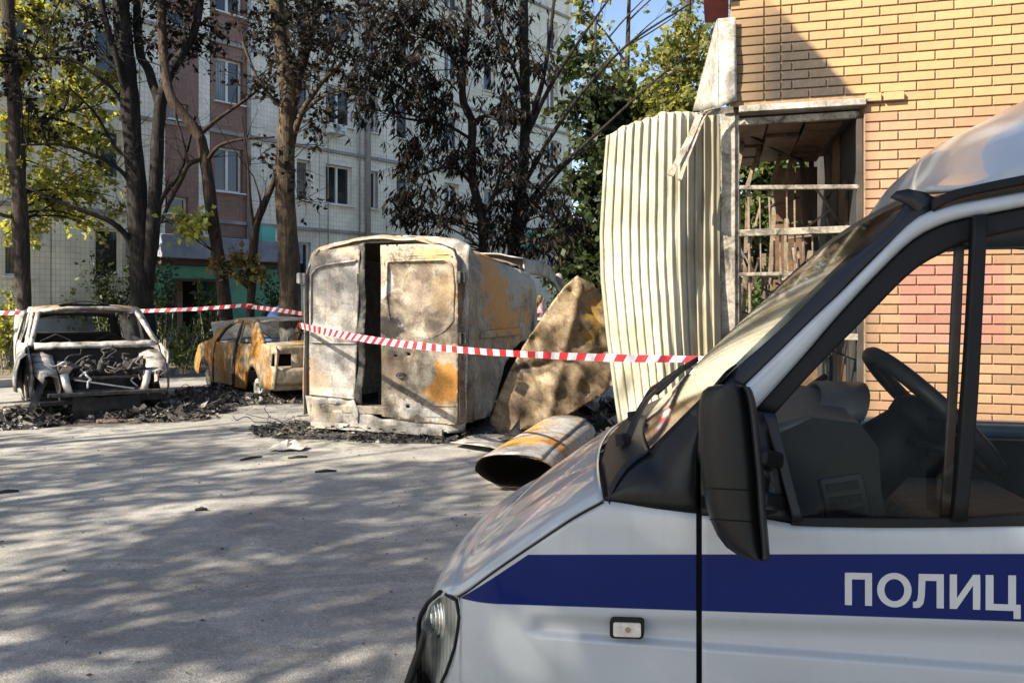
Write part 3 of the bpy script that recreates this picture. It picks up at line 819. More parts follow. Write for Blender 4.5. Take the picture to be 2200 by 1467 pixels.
# ------------------------------------------------------------------ peeled corrugated sheet
def m_corr():
    m, nt, b = new_mat('cream_corrugated')
    v = coords(nt)
    n = tex_noise(nt, v, 1.6, 6, 0.6, 0.8); n2 = tex_noise(nt, v, 45.0, 4, 0.6)
    c = ramp(nt, n, [(0.28, (0.25, 0.225, 0.155)), (0.48, (0.36, 0.33, 0.24)), (0.7, (0.42, 0.39, 0.30))])
    c = mixc(nt, 1.0, c, ramp(nt, n2, [(0.3, gray(0.92)), (0.7, gray(1.04))]), 'MULTIPLY')
    # heat scorch towards the burnt corner
    sp = nd(nt, 'ShaderNodeSeparateXYZ', {'Vector': v})
    sc = math_n(nt, 'ADD', math_n(nt, 'MULTIPLY', math_n(nt, 'SUBTRACT', sp.outputs[0], 1.05), 1.2), math_n(nt, 'MULTIPLY', math_n(nt, 'SUBTRACT', tex_noise(nt, coords(nt, scale=(1.5, 1.5, 0.5), loc=(3, 0, 1)), 2.2, 5, 0.6, 0.6), 0.5), 1.6))
    c = mixc(nt, ramp(nt, sc, [(0.34, gray(0)), (0.8, gray(0.8))]), c, (0.15, 0.12, 0.065))
    rs = tex_noise(nt, coords(nt, scale=(6, 6, 0.8)), 1.4, 8, 0.7, 0.4)
    c = mixc(nt, ramp(nt, rs, [(0.56, gray(0)), (0.72, gray(0.4))]), c, (0.22, 0.18, 0.11))
    sk = tex_noise(nt, coords(nt, loc=(2, 1, 5)), 3.5, 10, 0.72, 0.6)
    c = mixc(nt, ramp(nt, sk, [(0.60, gray(0)), (0.66, gray(0.35))]), c, (0.16, 0.135, 0.09))
    nt.links.new(c, b.inputs['Base Color'])
    b.inputs['Roughness'].default_value = 0.42; b.inputs['Specular IOR Level'].default_value = 0.4
    bump(nt, b, n2, 0.08, 0.003)
    return m
M_CORR = m_corr()
left_e = [(1303, 292), (1296, 380), (1289, 500), (1291, 600), (1303, 720), (1320, 850), (1342, 1000), (1360, 1075)]
right_e = [(1546, 248), (1547, 380), (1547, 500), (1547, 600), (1548, 720), (1550, 850), (1556, 1000), (1562, 1085)]
NR, NRIB, PPR = 46, 14, 10
L_ = resample(left_e, NR); R_ = resample(right_e, NR)
mb = MB(); rows = []
for i in range(NR):
    t = i / (NR - 1); row = []
    for k in range(NRIB * PPR + 1):
        q = k / (NRIB * PPR)
        qx = q ** (1.0 - 0.10 * t)
        x = L_[i][0] + (R_[i][0] - L_[i][0]) * qx; y = L_[i][1] + (R_[i][1] - L_[i][1]) * q - 26 * math.sin(q * 3.14159) * (1 - t) ** 3
        if i < 3: y += (9 - 3 * i) * noise.noise(Vector((q * 11, 3, 0)))
        ph = (q * NRIB) % 1.0
        rib = sstep(0.0, 0.10, ph) - sstep(0.26, 0.36, ph)
        depth = 6.62 - 0.30 * math.sin(q * math.pi) * (0.5 + 0.7 * t) - 0.12 * q
        fold = 0.06 * math.sin(q * 9 + 2 * t) * sstep(0.5, 0.95, q) * (1 - t * 0.4) + 0.03 * math.sin(q * 16 + t * 5) * sstep(0.45, 0.8, q) * sstep(0.2, 0.5, t)
        dim = 0.007 * max(0, math.sin(t * 95)) * sstep(0.25, 0.4, t) * (1 - sstep(0.68, 0.75, t)) * rib * (1 - sstep(0.45, 0.6, q))
        row.append(P(x, y, depth - 0.026 * rib + fold + dim + 0.02 * fbm((q * 4, t * 4, 9))))
    rows.append(row)
mb.grid(rows)
mb.build('corrugated_sheet', M_CORR, smooth=True, solid=0.004, label='cream corrugated metal sheet peeled off the brick building corner', cat='metal sheet')
# ------------------------------------------------------------------ police van in the foreground
VPHI, VROLL, VY0 = RAD(13.0), RAD(2.0), 1.75
VM = Matrix.Translation((400 / F * VY0, VY0, 1.1)) @ Matrix.Rotation(-VPHI, 4, 'Z') @ Matrix.Rotation(-VROLL, 4, 'X') @ Matrix.Translation((0, 0, -1.1))
VMI = VM.inverted()
VWID = 2.0
def wside(s, z):
    w = 0.03 * ((z - 0.9) / 0.4) ** 2 if z < 1.1 else 0.0075 + 0.13 * (z - 1.1)
    if s < -0.45: w += 3.0 * (s + 0.45) ** 2
    return w
def VW(s, w, z): return VM @ Vector((s, w, z))
VC = VMI @ CAMP; VR3 = VMI.to_3x3()
def UW(x, y, w):
    d = VR3 @ ray(x, y); t = (w - VC.y) / d.y; p = VC + d * t
    return p.x, p.z
def U(x, y, dw=0.0):
    """(s, z) on the near side surface seen at a picture point."""
    w = 0.0
    for _ in range(25):
        s, z = UW(x, y, w); s = max(s, -0.8)
        w = 0.55 * w + 0.45 * (wside(s, z) + dw)
    return s, z
def side_pt(s, z, dw=0.0): return VW(s, wside(s, z) + dw, z)

def m_paint():
    m, nt, b = new_mat('police_paint')
    # vehicle space
    g = nd(nt, 'ShaderNodeNewGeometry')
    sub = nd(nt, 'ShaderNodeVectorMath', {0: g.outputs['Position'], 1: tuple(VM @ Vector((0, 0, 1.1)))}, operation='SUBTRACT')
    r1 = nd(nt, 'ShaderNodeVectorRotate', {'Vector': sub.outputs[0], 'Angle': VPHI}, rotation_type='Z_AXIS')
    r2 = nd(nt, 'ShaderNodeVectorRotate', {'Vector': r1.outputs[0], 'Angle': VROLL}, rotation_type='X_AXIS')
    sp = nd(nt, 'ShaderNodeSeparateXYZ', {'Vector': r2.outputs[0]})
    s, w, z = sp.outputs[0], sp.outputs[1], math_n(nt, 'ADD', sp.outputs[2], 1.1)
    # stripe between two lines on the side
    a0, a1 = U(1130, 1190), U(2200, 1188); b0, b1 = U(990, 1285), U(2200, 1336)
    def line(p, q):
        k = (q[1] - p[1]) / (q[0] - p[0])
        return math_n(nt, 'ADD', math_n(nt, 'MULTIPLY', math_n(nt, 'SUBTRACT', s, p[0]), k), p[1])
    e = 600.0
    under = math_n(nt, 'MULTIPLY', math_n(nt, 'SUBTRACT', line(a0, a1), z), e, True)
    over = math_n(nt, 'MULTIPLY', math_n(nt, 'SUBTRACT', z, line(b0, b1)), e, True)
    near = math_n(nt, 'LESS_THAN', w, 0.35)
    c0, c1 = U(985, 1281), U(1295, 1079)
    # the stripe stops at the bonnet seam
    low = math_n(nt, 'MULTIPLY', math_n(nt, 'SUBTRACT', math_n(nt, 'SUBTRACT', line(c0, c1), 0.004), z), e, True)
    mask = math_n(nt, 'MULTIPLY', math_n(nt, 'MULTIPLY', under, over), math_n(nt, 'MULTIPLY', near, low))
    dirt = tex_noise(nt, coords(nt), 3.0, 6, 0.65, 0.5)
    dz = ramp(nt, z, [(0.55, gray(1)), (1.05, gray(0))])
    dm = math_n(nt, 'MULTIPLY', dz, ramp(nt, dirt, [(0.35, gray(0.0)), (0.75, gray(0.55))]))
    st_ = tex_noise(nt, coords(nt, scale=(7, 7, 0.6)), 1.5, 7, 0.7, 0.3)
    dm = math_n(nt, 'MAXIMUM', dm, ramp(nt, st_, [(0.5, gray(0.0)), (0.75, gray(0.28))]))
    sp_n = tex_noise(nt, coords(nt), 90.0, 3, 0.6)
    dm = math_n(nt, 'MAXIMUM', dm, ramp(nt, sp_n, [(0.70, gray(0.0)), (0.74, gray(0.5))]))
    body = mixc(nt, dm, (0.345, 0.365, 0.385), (0.22, 0.195, 0.16))
    col = mixc(nt, mask, body, (0.001, 0.009, 0.085))
    nt.links.new(col, b.inputs['Base Color'])
    b.inputs['Roughness'].default_value = 0.32
    b.inputs['Metallic'].default_value = 0.0
    nt.links.new(math_n(nt, 'SUBTRACT', 0.7, math_n(nt, 'MULTIPLY', mask, 0.55)), b.inputs['Coat Weight'])
    b.inputs['Coat Roughness'].default_value = 0.055
    b.inputs['Coat IOR'].default_value = 1.45
    nt.links.new(math_n(nt, 'SUBTRACT', 0.28, math_n(nt, 'MULTIPLY', mask, 0.2)), b.inputs['Specular IOR Level'])
    bump(nt, b, tex_noise(nt, coords(nt), 260.0, 2), 0.02, 0.001)
    return m
M_PAINT = m_paint()
M_BLACK = simple('black_plastic', (0.0045, 0.0046, 0.005), 0.42, 0, 0.3, 30.0, 0.06, 0.3)
M_SEAL = simple('black_rubber', (0.004, 0.004, 0.0045), 0.6, 0, 0.2, 20.0, 0, 0.25)
M_TRIM = simple('grey_trim', (0.007, 0.008, 0.011), 0.45, 0, 0.15, 12.0, 0, 0.35)
M_INT = simple('dark_interior', (0.008, 0.0075, 0.007), 0.6, 0, 0.3, 6.0, 0.2, 0.3)
M_DASH = simple('grey_dashboard', (0.11, 0.105, 0.10), 0.45, 0, 0.15, 20.0, 0.1)
M_CHROME = simple('chrome', (0.75, 0.75, 0.75), 0.12, 1.0, 0.05, 3.0)
M_CLOTH = simple('beige_cloth', (0.06, 0.05, 0.042), 0.9, 0, 0.3, 20.0, 0.3)
def m_glass(name, tint, rough=0.01, ior=1.5):
    m = bpy.data.materials.new(name); m.use_nodes = True; nt = m.node_tree
    for n in list(nt.nodes): nt.nodes.remove(n)
    out = nd(nt, 'ShaderNodeOutputMaterial')
    tr = nd(nt, 'ShaderNodeBsdfTransparent', {'Color': c4(tint)})
    gl = nd(nt, 'ShaderNodeBsdfGlossy', {'Roughness': rough, 'Color': (1, 1, 1, 1)})
    fr = nd(nt, 'ShaderNodeFresnel', {'IOR': ior})
    du = nd(nt, 'ShaderNodeBsdfDiffuse', {'Color': (0.35, 0.32, 0.27, 1)})
    mx = nd(nt, 'ShaderNodeMixShader', {0: fr.outputs[0], 1: tr.outputs[0], 2: gl.outputs[0]})
    dn = tex_noise(nt, coords(nt), 14.0, 5, 0.7)
    mx2 = nd(nt, 'ShaderNodeMixShader', {0: ramp(nt, dn, [(0.45, gray(0.002)), (0.8, gray(0.02))]), 1: mx.outputs[0], 2: du.outputs[0]})
    nt.links.new(mx2.outputs[0], out.inputs[0])
    return m
M_GLASS = m_glass('side_glass', (0.84, 0.87, 0.85), 0.01, 1.17)
M_SCREEN = m_glass('windscreen_glass', (0.28, 0.31, 0.30), 0.07, 1.5)
M_LAMP = m_glass('lamp_glass', (0.95, 0.97, 0.95), 0.02, 1.3)

van = thing('police_van', 'white police van with a blue side stripe, close in the right foreground', 'van', VW(0.8, 1.0, 0.0))
def poly_panel(name, px, mat, dw=0.0, res=0.05, thick=0.004, extra=None, parent=None, wfun=None):
    V2, F2 = panel([U(x, y, dw) for x, y in px] if extra is None else extra, res=res)
    mb = MB(); mb.add([side_pt(s, z, dw + (wfun(s, z) if wfun else 0)) for s, z in V2], F2)
    return mb.build(name, mat, parent or van, smooth=True, solid=thick, solid_off=0)

# channel pressed into the side below the stripe
ch_t0, ch_t1 = U(1200, 1326), U(2200, 1352)
ch_b0, ch_b1 = U(1150, 1362), U(2200, 1441)
ch_s0 = U(1138, 1346)[0]
def channel(s, z):
    zt_ = interp(s, [ch_t0[0], ch_t1[0]], [ch_t0[1], ch_t1[1]]); zb_ = interp(s, [ch_b0[0], ch_b1[0]], [ch_b0[1], ch_b1[1]])
    d = sstep(zt_ + 0.012, zt_ - 0.028, z) * sstep(zb_ - 0.008, zb_ + 0.006, z)
    return 0.020 * d * sstep(ch_s0 - 0.01, ch_s0 + 0.035, s)
def side_sheet(name, sA, sB, ztop, zbot, ds=0.012, arch=None):
    """Body side skin as a fine grid between two curves; rows crowd where the pressed channel is."""
    rows = []
    ss = list(np.arange(sA, sB, ds)) + [sB]
    for s in ss:
        t, b_ = ztop(s), zbot(s)
        zb_ = interp(s, [ch_b0[0], ch_b1[0]], [ch_b0[1], ch_b1[1]]); zt_ = interp(s, [ch_t0[0], ch_t1[0]], [ch_t0[1], ch_t1[1]])
        ks = [(0, t)] + [(1, t + (zt_ + 0.03 - t) * q) for q in np.linspace(0.08, 1, 14)] + [(2, zt_ + 0.03 + (zb_ + 0.012 - zt_ - 0.03) * q) for q in np.linspace(0.12, 1, 8)] \
            + [(3, zb_ + 0.012 - 0.030 * q) for q in np.linspace(0.1, 1, 9)] + [(4, zb_ - 0.018 + (b_ - zb_ + 0.018) * q) for q in np.linspace(0.12, 1, 8)]
        row = []
        for _, z in ks:
            z = max(b_, min(t, z))
            row.append(side_pt(s, z, channel(s, z)))
        rows.append(row)
    mb = MB(); mb.grid(rows)
    return mb.build(name, M_PAINT, van, smooth=True, solid=0.006, solid_off=-1)
AR, ACx, ACz = 0.40, 0.06, 0.34
def arch_z(s, base):
    d = abs(s - ACx)
    return max(base, ACz + math.sqrt(AR * AR - d * d)) if d < AR else base
ftop_px = [(988, 1279), (1060, 1228), (1150, 1166), (1230, 1113), (1297, 1076), (1335, 1080), (1400, 1091), (1496, 1103)]
ft = [U(x, y) for x, y in ftop_px]
fl = [U(x, y) for x, y in ((988, 1279), (990, 1330), (982, 1385), (964, 1440), (945, 1480), (930, 1520))]
sF0 = ft[0][0]
fen = side_sheet('fender', sF0, U(1496, 1200)[0], lambda s: interp(s, [p[0] for p in ft], [p[1] for p in ft]), lambda s: arch_z(s, 0.50))
# fender in front of that, wrapping under the headlamp
rows = []
for s in np.linspace(-0.74, sF0, 14):
    zt_ = interp(-s, [-p[0] for p in fl], [p[1] for p in fl]) if s > fl[-1][0] else fl[-1][1]
    rows.append([side_pt(s, zt_ + (0.50 - zt_) * q) for q in np.linspace(0, 1, 8)])
mb = MB(); mb.grid(rows); mb.build('fender_front', M_PAINT, van, smooth=True, solid=0.006)
# door skin
dtop = [U(x, y) for x, y in ((1508, 1104), (1640, 1114), (1705, 1126), (1900, 1130), (2200, 1127))]
dtop.append((1.02, dtop[-1][1]))
door = side_sheet('door', U(1508, 1200)[0], 1.02, lambda s: interp(s, [p[0] for p in dtop], [p[1] for p in dtop]), lambda s: arch_z(s, 0.50))
# dark gap behind the seam
mb = MB(); g0 = U(1502, 1100)[0]
mb.grid([[side_pt(g0 + ds, z, 0.036) for z in np.linspace(0.5, 1.17, 6)] for ds in (-0.02, 0.02)]); mb.build('door_gap', M_SEAL, van)

# bonnet, lofted across the width from the seam profile
hp_px = [(1297, 1075), (1230, 1112), (1150, 1165), (1060, 1227), (988, 1278), (960, 1270), (932, 1284), (912, 1308), (897, 1340)]
hp = [U(x, y) for x, y in hp_px[:5]]
s_, z_ = hp[-1]
hp += [(s_ - 0.035, z_ - 0.012), (s_ - 0.075, z_ - 0.036), (s_ - 0.11, z_ - 0.075), (s_ - 0.132, z_ - 0.12)]
hp = [tuple(p) for p in smooth_path(hp, 5)]
rows = []
NW = 36; HBOW = 0.05
for i, (s, z) in enumerate(hp):
    fr = i / (len(hp) - 1)
    w0 = wside(s, z) + 0.002
    row = []
    for k in range(NW + 1):
        q = k / NW; c = 1 - (2 * q - 1) ** 2
        edge = min(q, 1 - q)
        rise = 0.022 * (1 - math.exp(-edge * 22)) + 0.008 * c
        rb_ = 0.010 * (math.exp(-((q - 0.22) / 0.035) ** 2) + math.exp(-((q - 0.78) / 0.035) ** 2)) * (1 - fr)
        row.append(VW(s - 0.088 * c, w0 + (VWID - 2 * w0) * q, z + rise * (1 - 0.3 * fr) - rb_))
    rows.append(row)
mb = MB(); mb.grid(rows); hood = mb.build('bonnet', M_PAINT, van, smooth=True, solid=0.006, solid_off=1)
# dark line of the bonnet seam
mb = MB(); mb.tube([side_pt(s, z - 0.003, -0.0005) for s, z in hp[:21]], 0.0022, 5); mb.build('bonnet_seam', M_SEAL, van)

# cowl: black plastic between bonnet and windscreen
def wsb(q):     # windscreen bottom edge across the width
    a = U(1397, 962, 0.06); c = 1 - (2 * q - 1) ** 2
    return a[0] - 0.055 * c, 0.085 + (VWID - 0.17) * q, a[1] - 0.012 * c
def wst(q):     # windscreen top edge
    a = U(1952, 428, 0.05); c = 1 - (2 * q - 1) ** 2
    return a[0] - 0.012 * c, wside(*a) + 0.05 + (VWID - 2 * (wside(*a) + 0.05)) * q, a[1] + 0.012 * c
def ws_pt(q, t):
    a = Vector(wsb(q)); b_ = Vector(wst(q)); p = a.lerp(b_, t)
    return p + Vector((-0.6, 0, 0.6)) * 0.012 * math.sin(t * math.pi) * (0.4 + 0.6 * (1 - (2 * q - 1) ** 2))
mb = MB(); rows = []
hrear = []
s, z = hp[0]; w0 = wside(s, z) + 0.002
for k in range(NW + 1):
    q = k / NW; c = 1 - (2 * q - 1) ** 2; edge = min(q, 1 - q)
    hrear.append(Vector((s - 0.088 * c + 0.010, w0 + (VWID - 2 * w0) * q, z + 0.022 * (1 - math.exp(-edge * 22)) + 0.008 * c - 0.008)))
def cowl_pt(k, t):
    p = hrear[k].lerp(Vector(wsb(k / NW)), t); p.z += 0.030 * math.sin(t * 3.14) * (1 - 0.6 * t) - 0.012 * t * t
    return p
for t in np.linspace(0, 1, 12): rows.append([VM @ cowl_pt(k, t) for k in range(NW + 1)])
mb.grid(rows); mb.build('cowl', M_BLACK, van, smooth=True, solid=0.005)
topc = [cowl_pt(0, t) for t in np.linspace(0, 1, 10)] + [ws_pt(0, t) + Vector((0, -0.006, 0)) for t in np.linspace(0.03, 0.34, 8)]
topc = resample([tuple(p) for p in topc], 26)
botc = []
for x, y in ((1300, 1072), (1337, 1080), (1400, 1091), (1497, 1103), (1499, 1040), (1499, 960), (1500, 880), (1520, 850)):
    s_, z_ = U(x, y); botc.append((s_, wside(s_, z_) - 0.001, z_))
botc = resample(botc, 26)
rows = []
for a, b_ in zip(topc, botc):
    a, b_ = Vector(a), Vector(b_)
    row = []
    for t in np.linspace(0, 1, 9):
        p = a.lerp(b_, t); p.y -= 0.028 * math.sin(t * math.pi) * min(1.0, (a - b_).length / 0.15); p.z += 0.012 * math.sin(t * math.pi)
        row.append(VM @ p)
    rows.append(row)
mb = MB(); mb.grid(rows); mb.build('cowl_side', M_BLACK, van, smooth=True, solid=0.005)
# windscreen
rows = [[VM @ ws_pt(k / 30, t) for k in range(31)] for t in np.linspace(0, 1, 22)]
mb = MB(); mb.grid(rows); mb.build('windscreen', M_SCREEN, van, smooth=True)
ws_edge = [r[0] for r in rows]; ws_far = [r[-1] for r in rows]; ws_topline = rows[-1]
mb = MB(); mb.tube(ws_far, 0.014, 6); mb.build('far_pillar', M_BLACK, van, smooth=True)

# bands along the pillar: black trim, body colour, black seal
def band(name, up, lo, mat, dw=0.0, thick=0.02, n=40, bulge=0.0, parent=None, dw2=None):
    u = resample(smooth_path(up, 5), n); l = resample(smooth_path(lo, 5), n)
    rows = []
    m_ = 7
    for a, b_ in zip(u, l):
        row = []
        for q in np.linspace(0, 1, m_):
            x, y = a[0] + (b_[0] - a[0]) * q, a[1] + (b_[1] - a[1]) * q
            d = dw + ((dw2 - dw) * q if dw2 is not None else 0) - bulge * math.sin(q * math.pi)
            s, z = U(x, y, d); row.append(side_pt(s, z, d))
        rows.append(row)
    mb = MB(); mb.grid(rows)
    return mb.build(name, mat, parent or van, smooth=True, solid=thick, solid_off=-1)
band('pillar_trim', [(1480, 884), (1564, 806), (1693, 692), (1800, 584), (1900, 497), (1952, 430)], [(1500, 905), (1604, 826), (1761, 673), (1800, 637), (1895, 541), (2008, 452)], M_TRIM, 0.035, 0.02, bulge=0.012, dw2=0.008)
band('pillar', [(1560, 862), (1604, 824), (1761, 671), (1800, 635), (1895, 539), (1967, 470), (2030, 444), (2110, 428), (2260, 402), (2560, 352)], [(1600, 900), (1620, 882), (1727, 763), (1800, 678), (1895, 577), (1967, 511), (2039, 477), (2105, 463), (2260, 434), (2560, 384)], M_PAINT, 0.0, 0.03, bulge=0.012)
band('window_seal', [(1618, 880), (1727, 762), (1800, 677), (1895, 576), (1967, 510), (2039, 476), (2105, 462), (2260, 433), (2560, 383)], [(1662, 892), (1745, 800), (1860, 683), (1962, 582), (2040, 535), (2105, 512), (2260, 478), (2560, 428)], M_SEAL, 0.010, 0.03)
band('window_sill_seal', [(1700, 1112), (1760, 1112), (1900, 1113), (2060, 1112), (2260, 1103), (2560, 1096)], [(1700, 1128), (1760, 1131), (1900, 1133), (2060, 1132), (2260, 1128), (2560, 1124)], M_SEAL, -0.004, 0.03)
poly_panel('door_corner', [(1505, 1106), (1505, 876), (1570, 812), (1602, 828), (1618, 882), (1664, 888), (1708, 1120), (1650, 1114)], M_BLACK, 0.006, 0.03, 0.02)
band('quarter_frame', [(1640, 888), (1660, 960), (1680, 1040), (1702, 1116)], [(1664, 890), (1684, 970), (1704, 1050), (1722, 1116)], M_TRIM, -0.004, 0.025, 14)
band('window_divider', [(2084, 470), (2072, 700), (2058, 900), (2040, 1118)], [(2112, 468), (2100, 700), (2088, 900), (2068, 1118)], M_SEAL, 0.004, 0.03, 14)
band('divider_channel', [(2050, 512), (2040, 700), (2032, 900), (2018, 1112)], [(2070, 505), (2062, 700), (2052, 900), (2038, 1112)], simple('brown_channel', (0.06, 0.04, 0.03), 0.5, 0, 0.2, 30), 0.045, 0.01, 14)
# glass panes of the door
V2, F2 = panel([U(x, y, 0.02) for x, y in [(1664, 892), (1745, 800), (1860, 683), (1962, 582), (2045, 530), (2085, 515), (2050, 1114), (1720, 1114)]], res=0.08)
mb = MB(); mb.add([side_pt(s, z, 0.02) for s, z in V2], F2); mb.build('quarter_pane', M_GLASS, van, smooth=True)
V2, F2 = panel([U(x, y, 0.024) for x, y in [(2108, 508), (2260, 478), (2560, 432), (2560, 1100), (2066, 1114)]], res=0.1)
mb = MB(); mb.add([side_pt(s, z, 0.024) for s, z in V2], F2); mb.build('door_pane', M_GLASS, van, smooth=True)

# roof: header cap, gutter, domed high roof
poly_panel('header_cap', [(1912, 424), (1925, 412), (1950, 407), (1985, 414), (2008, 426), (2006, 462), (1985, 470), (1950, 440)], M_TRIM, 0.012, 0.02, 0.008)
mb = MB(); tl = [VM.inverted() @ p for p in ws_topline]
mb.tube([VM @ (p + Vector((0.014, 0, 0.004))) for p in tl], 0.014, 8); mb.build('header', M_TRIM, van, smooth=True)
band('gutter', [(2004, 428), (2050, 408), (2100, 397), (2160, 384), (2280, 362), (2560, 312)], [(2006, 452), (2050, 428), (2100, 414), (2160, 402), (2280, 380), (2560, 332)], M_SEAL, -0.012, 0.035, 24)
g_edge = [U(x, y, 0.0) for x, y in ((2000, 432), (2050, 412), (2100, 400), (2160, 388), (2280, 366))]
g_edge = [(a, b_) for a, b_ in g_edge] + [(1.6, g_edge[-1][1] + 0.03), (2.6, g_edge[-1][1] + 0.04), (4.3, g_edge[-1][1] + 0.03)]
g_edge = [tuple(p) for p in smooth_path(g_edge, 5)]
rows = []
sT = wst(0.5)[0]
hz = wst(0.5)[2]
# cross lines of the roof run from the near gutter to the far one; front line hugs the windscreen header
NR_ = 40
fr_line = [wst(q) for q in np.linspace(0, 1, 29)]
def roof_z(s, q):
    c = (1 - abs(2 * q - 1) ** 2.6)
    ze = interp(s, [p[0] for p in g_edge], [p[1] for p in g_edge])
    front = sstep(sT - 0.05, sT + 1.1, s)
    dome = 0.12 + 0.40 * (front ** 0.75)
    return ze + dome * c
for i in range(NR_ + 1):
    t = (i / NR_) ** 1.6
    row = []
    for k, q in enumerate(np.linspace(0, 1, 29)):
        f = fr_line[k]
        s = (f[0] + 0.03) + (4.3 - f[0]) * t
        w0 = wside(s, interp(s, [p[0] for p in g_edge], [p[1] for p in g_edge])) - 0.004
        w = w0 + (VWID - 2 * w0) * q
        z = roof_z(s, q)
        k_ = sstep(0.0, 0.06, t)
        z = f[2] + 0.02 + (z - f[2] - 0.02) * (k_ if t < 0.06 else 1) if t < 0.06 else z
        row.append(VW(s, w, z))
    rows.append(row)
mb = MB(); mb.grid(rows); mb.build('roof', M_PAINT, van, smooth=True, solid=0.012, solid_off=1)

# far side with its window opening, rear body, floor
far_out = [(-0.60, 0.5), (4.3, 0.5), (4.3, 1.95), (0.55, 1.90), (0.08, 1.32)] + [(a + 0.02, b_ - 0.012) for a, b_ in hp[:26:4]] + [(-0.62, 0.72)]
far_hole = [(0.12, 1.17), (0.62, 1.78), (0.9, 1.90), (1.98, 1.90), (2.0, 1.17)]
V2, F2 = panel(far_out, [far_hole], res=0.1)
mb = MB(); mb.add([VW(s, VWID - wside(s, z), z) for s, z in V2], F2); mb.build('far_side', [M_PAINT, M_INT][0], van, smooth=True, solid=0.05, solid_off=0)
# inner trim of the far door
mb = MB(); mb.grid([[VW(s, VWID - 0.08 - 0.05 * math.sin(math.pi * (z - 0.6) / 0.6), z) for z in np.linspace(0.6, 1.10, 8)] for s in np.linspace(0.05, 2.0, 10)]); mb.build('far_door_trim', M_INT, van, smooth=True)
mb = MB(); mb.tube([VW(s, VWID - 0.075, 1.135) for s in np.linspace(0.05, 2.05, 8)], 0.03, 8); mb.build('far_door_ledge', simple('blue_grey_ledge', (0.16, 0.22, 0.28), 0.35), van, smooth=True)
near_rear = [(1.03, 0.5), (4.3, 0.5), (4.3, 1.95), (1.03, 1.93)]
V2, F2 = panel(near_rear, [[(1.4, 1.2), (2.6, 1.2), (2.6, 1.75), (1.4, 1.75)]], res=0.15)
mb = MB(); mb.add([side_pt(s, z) for s, z in V2], F2); mb.build('rear_side', M_PAINT, van, smooth=True, solid=0.03)
mb = MB(); mb.add([side_pt(1.38, 1.18, 0.02), side_pt(2.62, 1.18, 0.02), side_pt(2.62, 1.77, 0.02), side_pt(1.38, 1.77, 0.02)], [(0, 1, 2, 3)]); mb.build('rear_pane', M_GLASS, van)
mb = MB(); mb.grid([[VW(4.3, w, z) for z in (0.5, 1.2, 1.97)] for w in (0.05, 1.0, 1.95)]); mb.build('rear_wall', M_PAINT, van, solid=0.03)
mb = MB(); mb.grid([[VW(s, w, 0.55) for w in (0.02, 1.0, 1.98)] for s in (-0.6, 1.0, 4.28)]); mb.build('floor_pan', M_INT, van, solid=0.04)
mb = MB(); mb.grid([[VW(2.15, w, z) for z in (0.55, 1.1)] for w in (0.05, 1.95)]); mb.build('bulkhead', M_INT, van, solid=0.03)
# nose: bumper and grille, closing the front
rows = []
for q in np.linspace(0, 1, 25):
    c = 1 - (2 * q - 1) ** 2
    rows.append([VW(-0.715 - 0.10 * c - dx, 0.20 + (VWID - 0.4) * q, z) for dx, z in ((-0.06, 0.765), (-0.02, 0.735), (0.0, 0.66), (0.03, 0.58), (0.04, 0.45), (0.02, 0.36))])
mb = MB(); mb.grid(rows); mb.build('bumper', M_BLACK, van, smooth=True, solid=0.02)
rows = []
for s in np.linspace(-0.75, -0.42, 8):
    rows.append([side_pt(s, z, -0.004) for z in (0.60, 0.52, 0.42, 0.36)])
mb = MB(); mb.grid(rows); mb.build('bumper_end', M_BLACK, van, smooth=True, solid=0.02)

# headlamp
hl_px = [(958, 1276), (975, 1279), (985, 1296), (987, 1330), (979, 1385), (961, 1440), (942, 1480), (915, 1530)]
hl_r = [U(x, y) for x, y in hl_px]
hl_left = []
zt_h = hl_r[0][1]
for (s, z) in hl_r: pass
outer = resample(hl_r, 12)
inner = resample([(hl_r[0][0] - 0.02, hl_r[0][1] - 0.003), (hl_r[0][0] - 0.075, hl_r[0][1] - 0.055), (-0.735, hl_r[0][1] - 0.13), (-0.745, hl_r[0][1] - 0.22), (-0.735, hl_r[-1][1])], 12)
rows = [[side_pt(a[0] + (b_[0] - a[0]) * q, a[1] + (b_[1] - a[1]) * q, 0.004 - 0.012 * math.sin(q * 3.14)) for q in np.linspace(0, 1, 9)] for a, b_ in zip(outer, inner)]
mb = MB(); mb.grid(rows); lamp = mb.build('headlamp', M_LAMP, van, smooth=True)
rows = [[side_pt(a[0] + (b_[0] - a[0]) * q, a[1] + (b_[1] - a[1]) * q, 0.02 + 0.075 * math.sin(q * 3.14) * math.sin(math.pi * (i + 0.5) / 12)) for q in np.linspace(0, 1, 9)] for i, (a, b_) in enumerate(zip(outer, inner))]
def m_refl():
    m, nt, b = new_mat('lamp_reflector')
    wv = nd(nt, 'ShaderNodeTexWave', {'Vector': coords(nt), 'Scale': 26.0, 'Distortion': 3.0}).outputs[0]
    nt.links.new(ramp(nt, wv, [(0.2, (0.62, 0.64, 0.62)), (0.8, (0.9, 0.9, 0.88))]), b.inputs['Base Color'])
    b.inputs['Metallic'].default_value = 0.45; b.inputs['Roughness'].default_value = 0.3
    bump(nt, b, wv, 0.15, 0.004)
    return m
M_REFL = m_refl()
mb = MB(); mb.grid(rows); mb.build('reflector', M_REFL, lamp, smooth=True)
mb = MB(); ctr = side_pt((outer[4][0] + inner[4][0]) / 2, (outer[3][1] + inner[3][1]) / 2, 0.03)
dn_ = (VW(-1, -0.6, 0) - VW(0, 0, 0)).normalized()
a_, b2 = frame_axes(dn_)
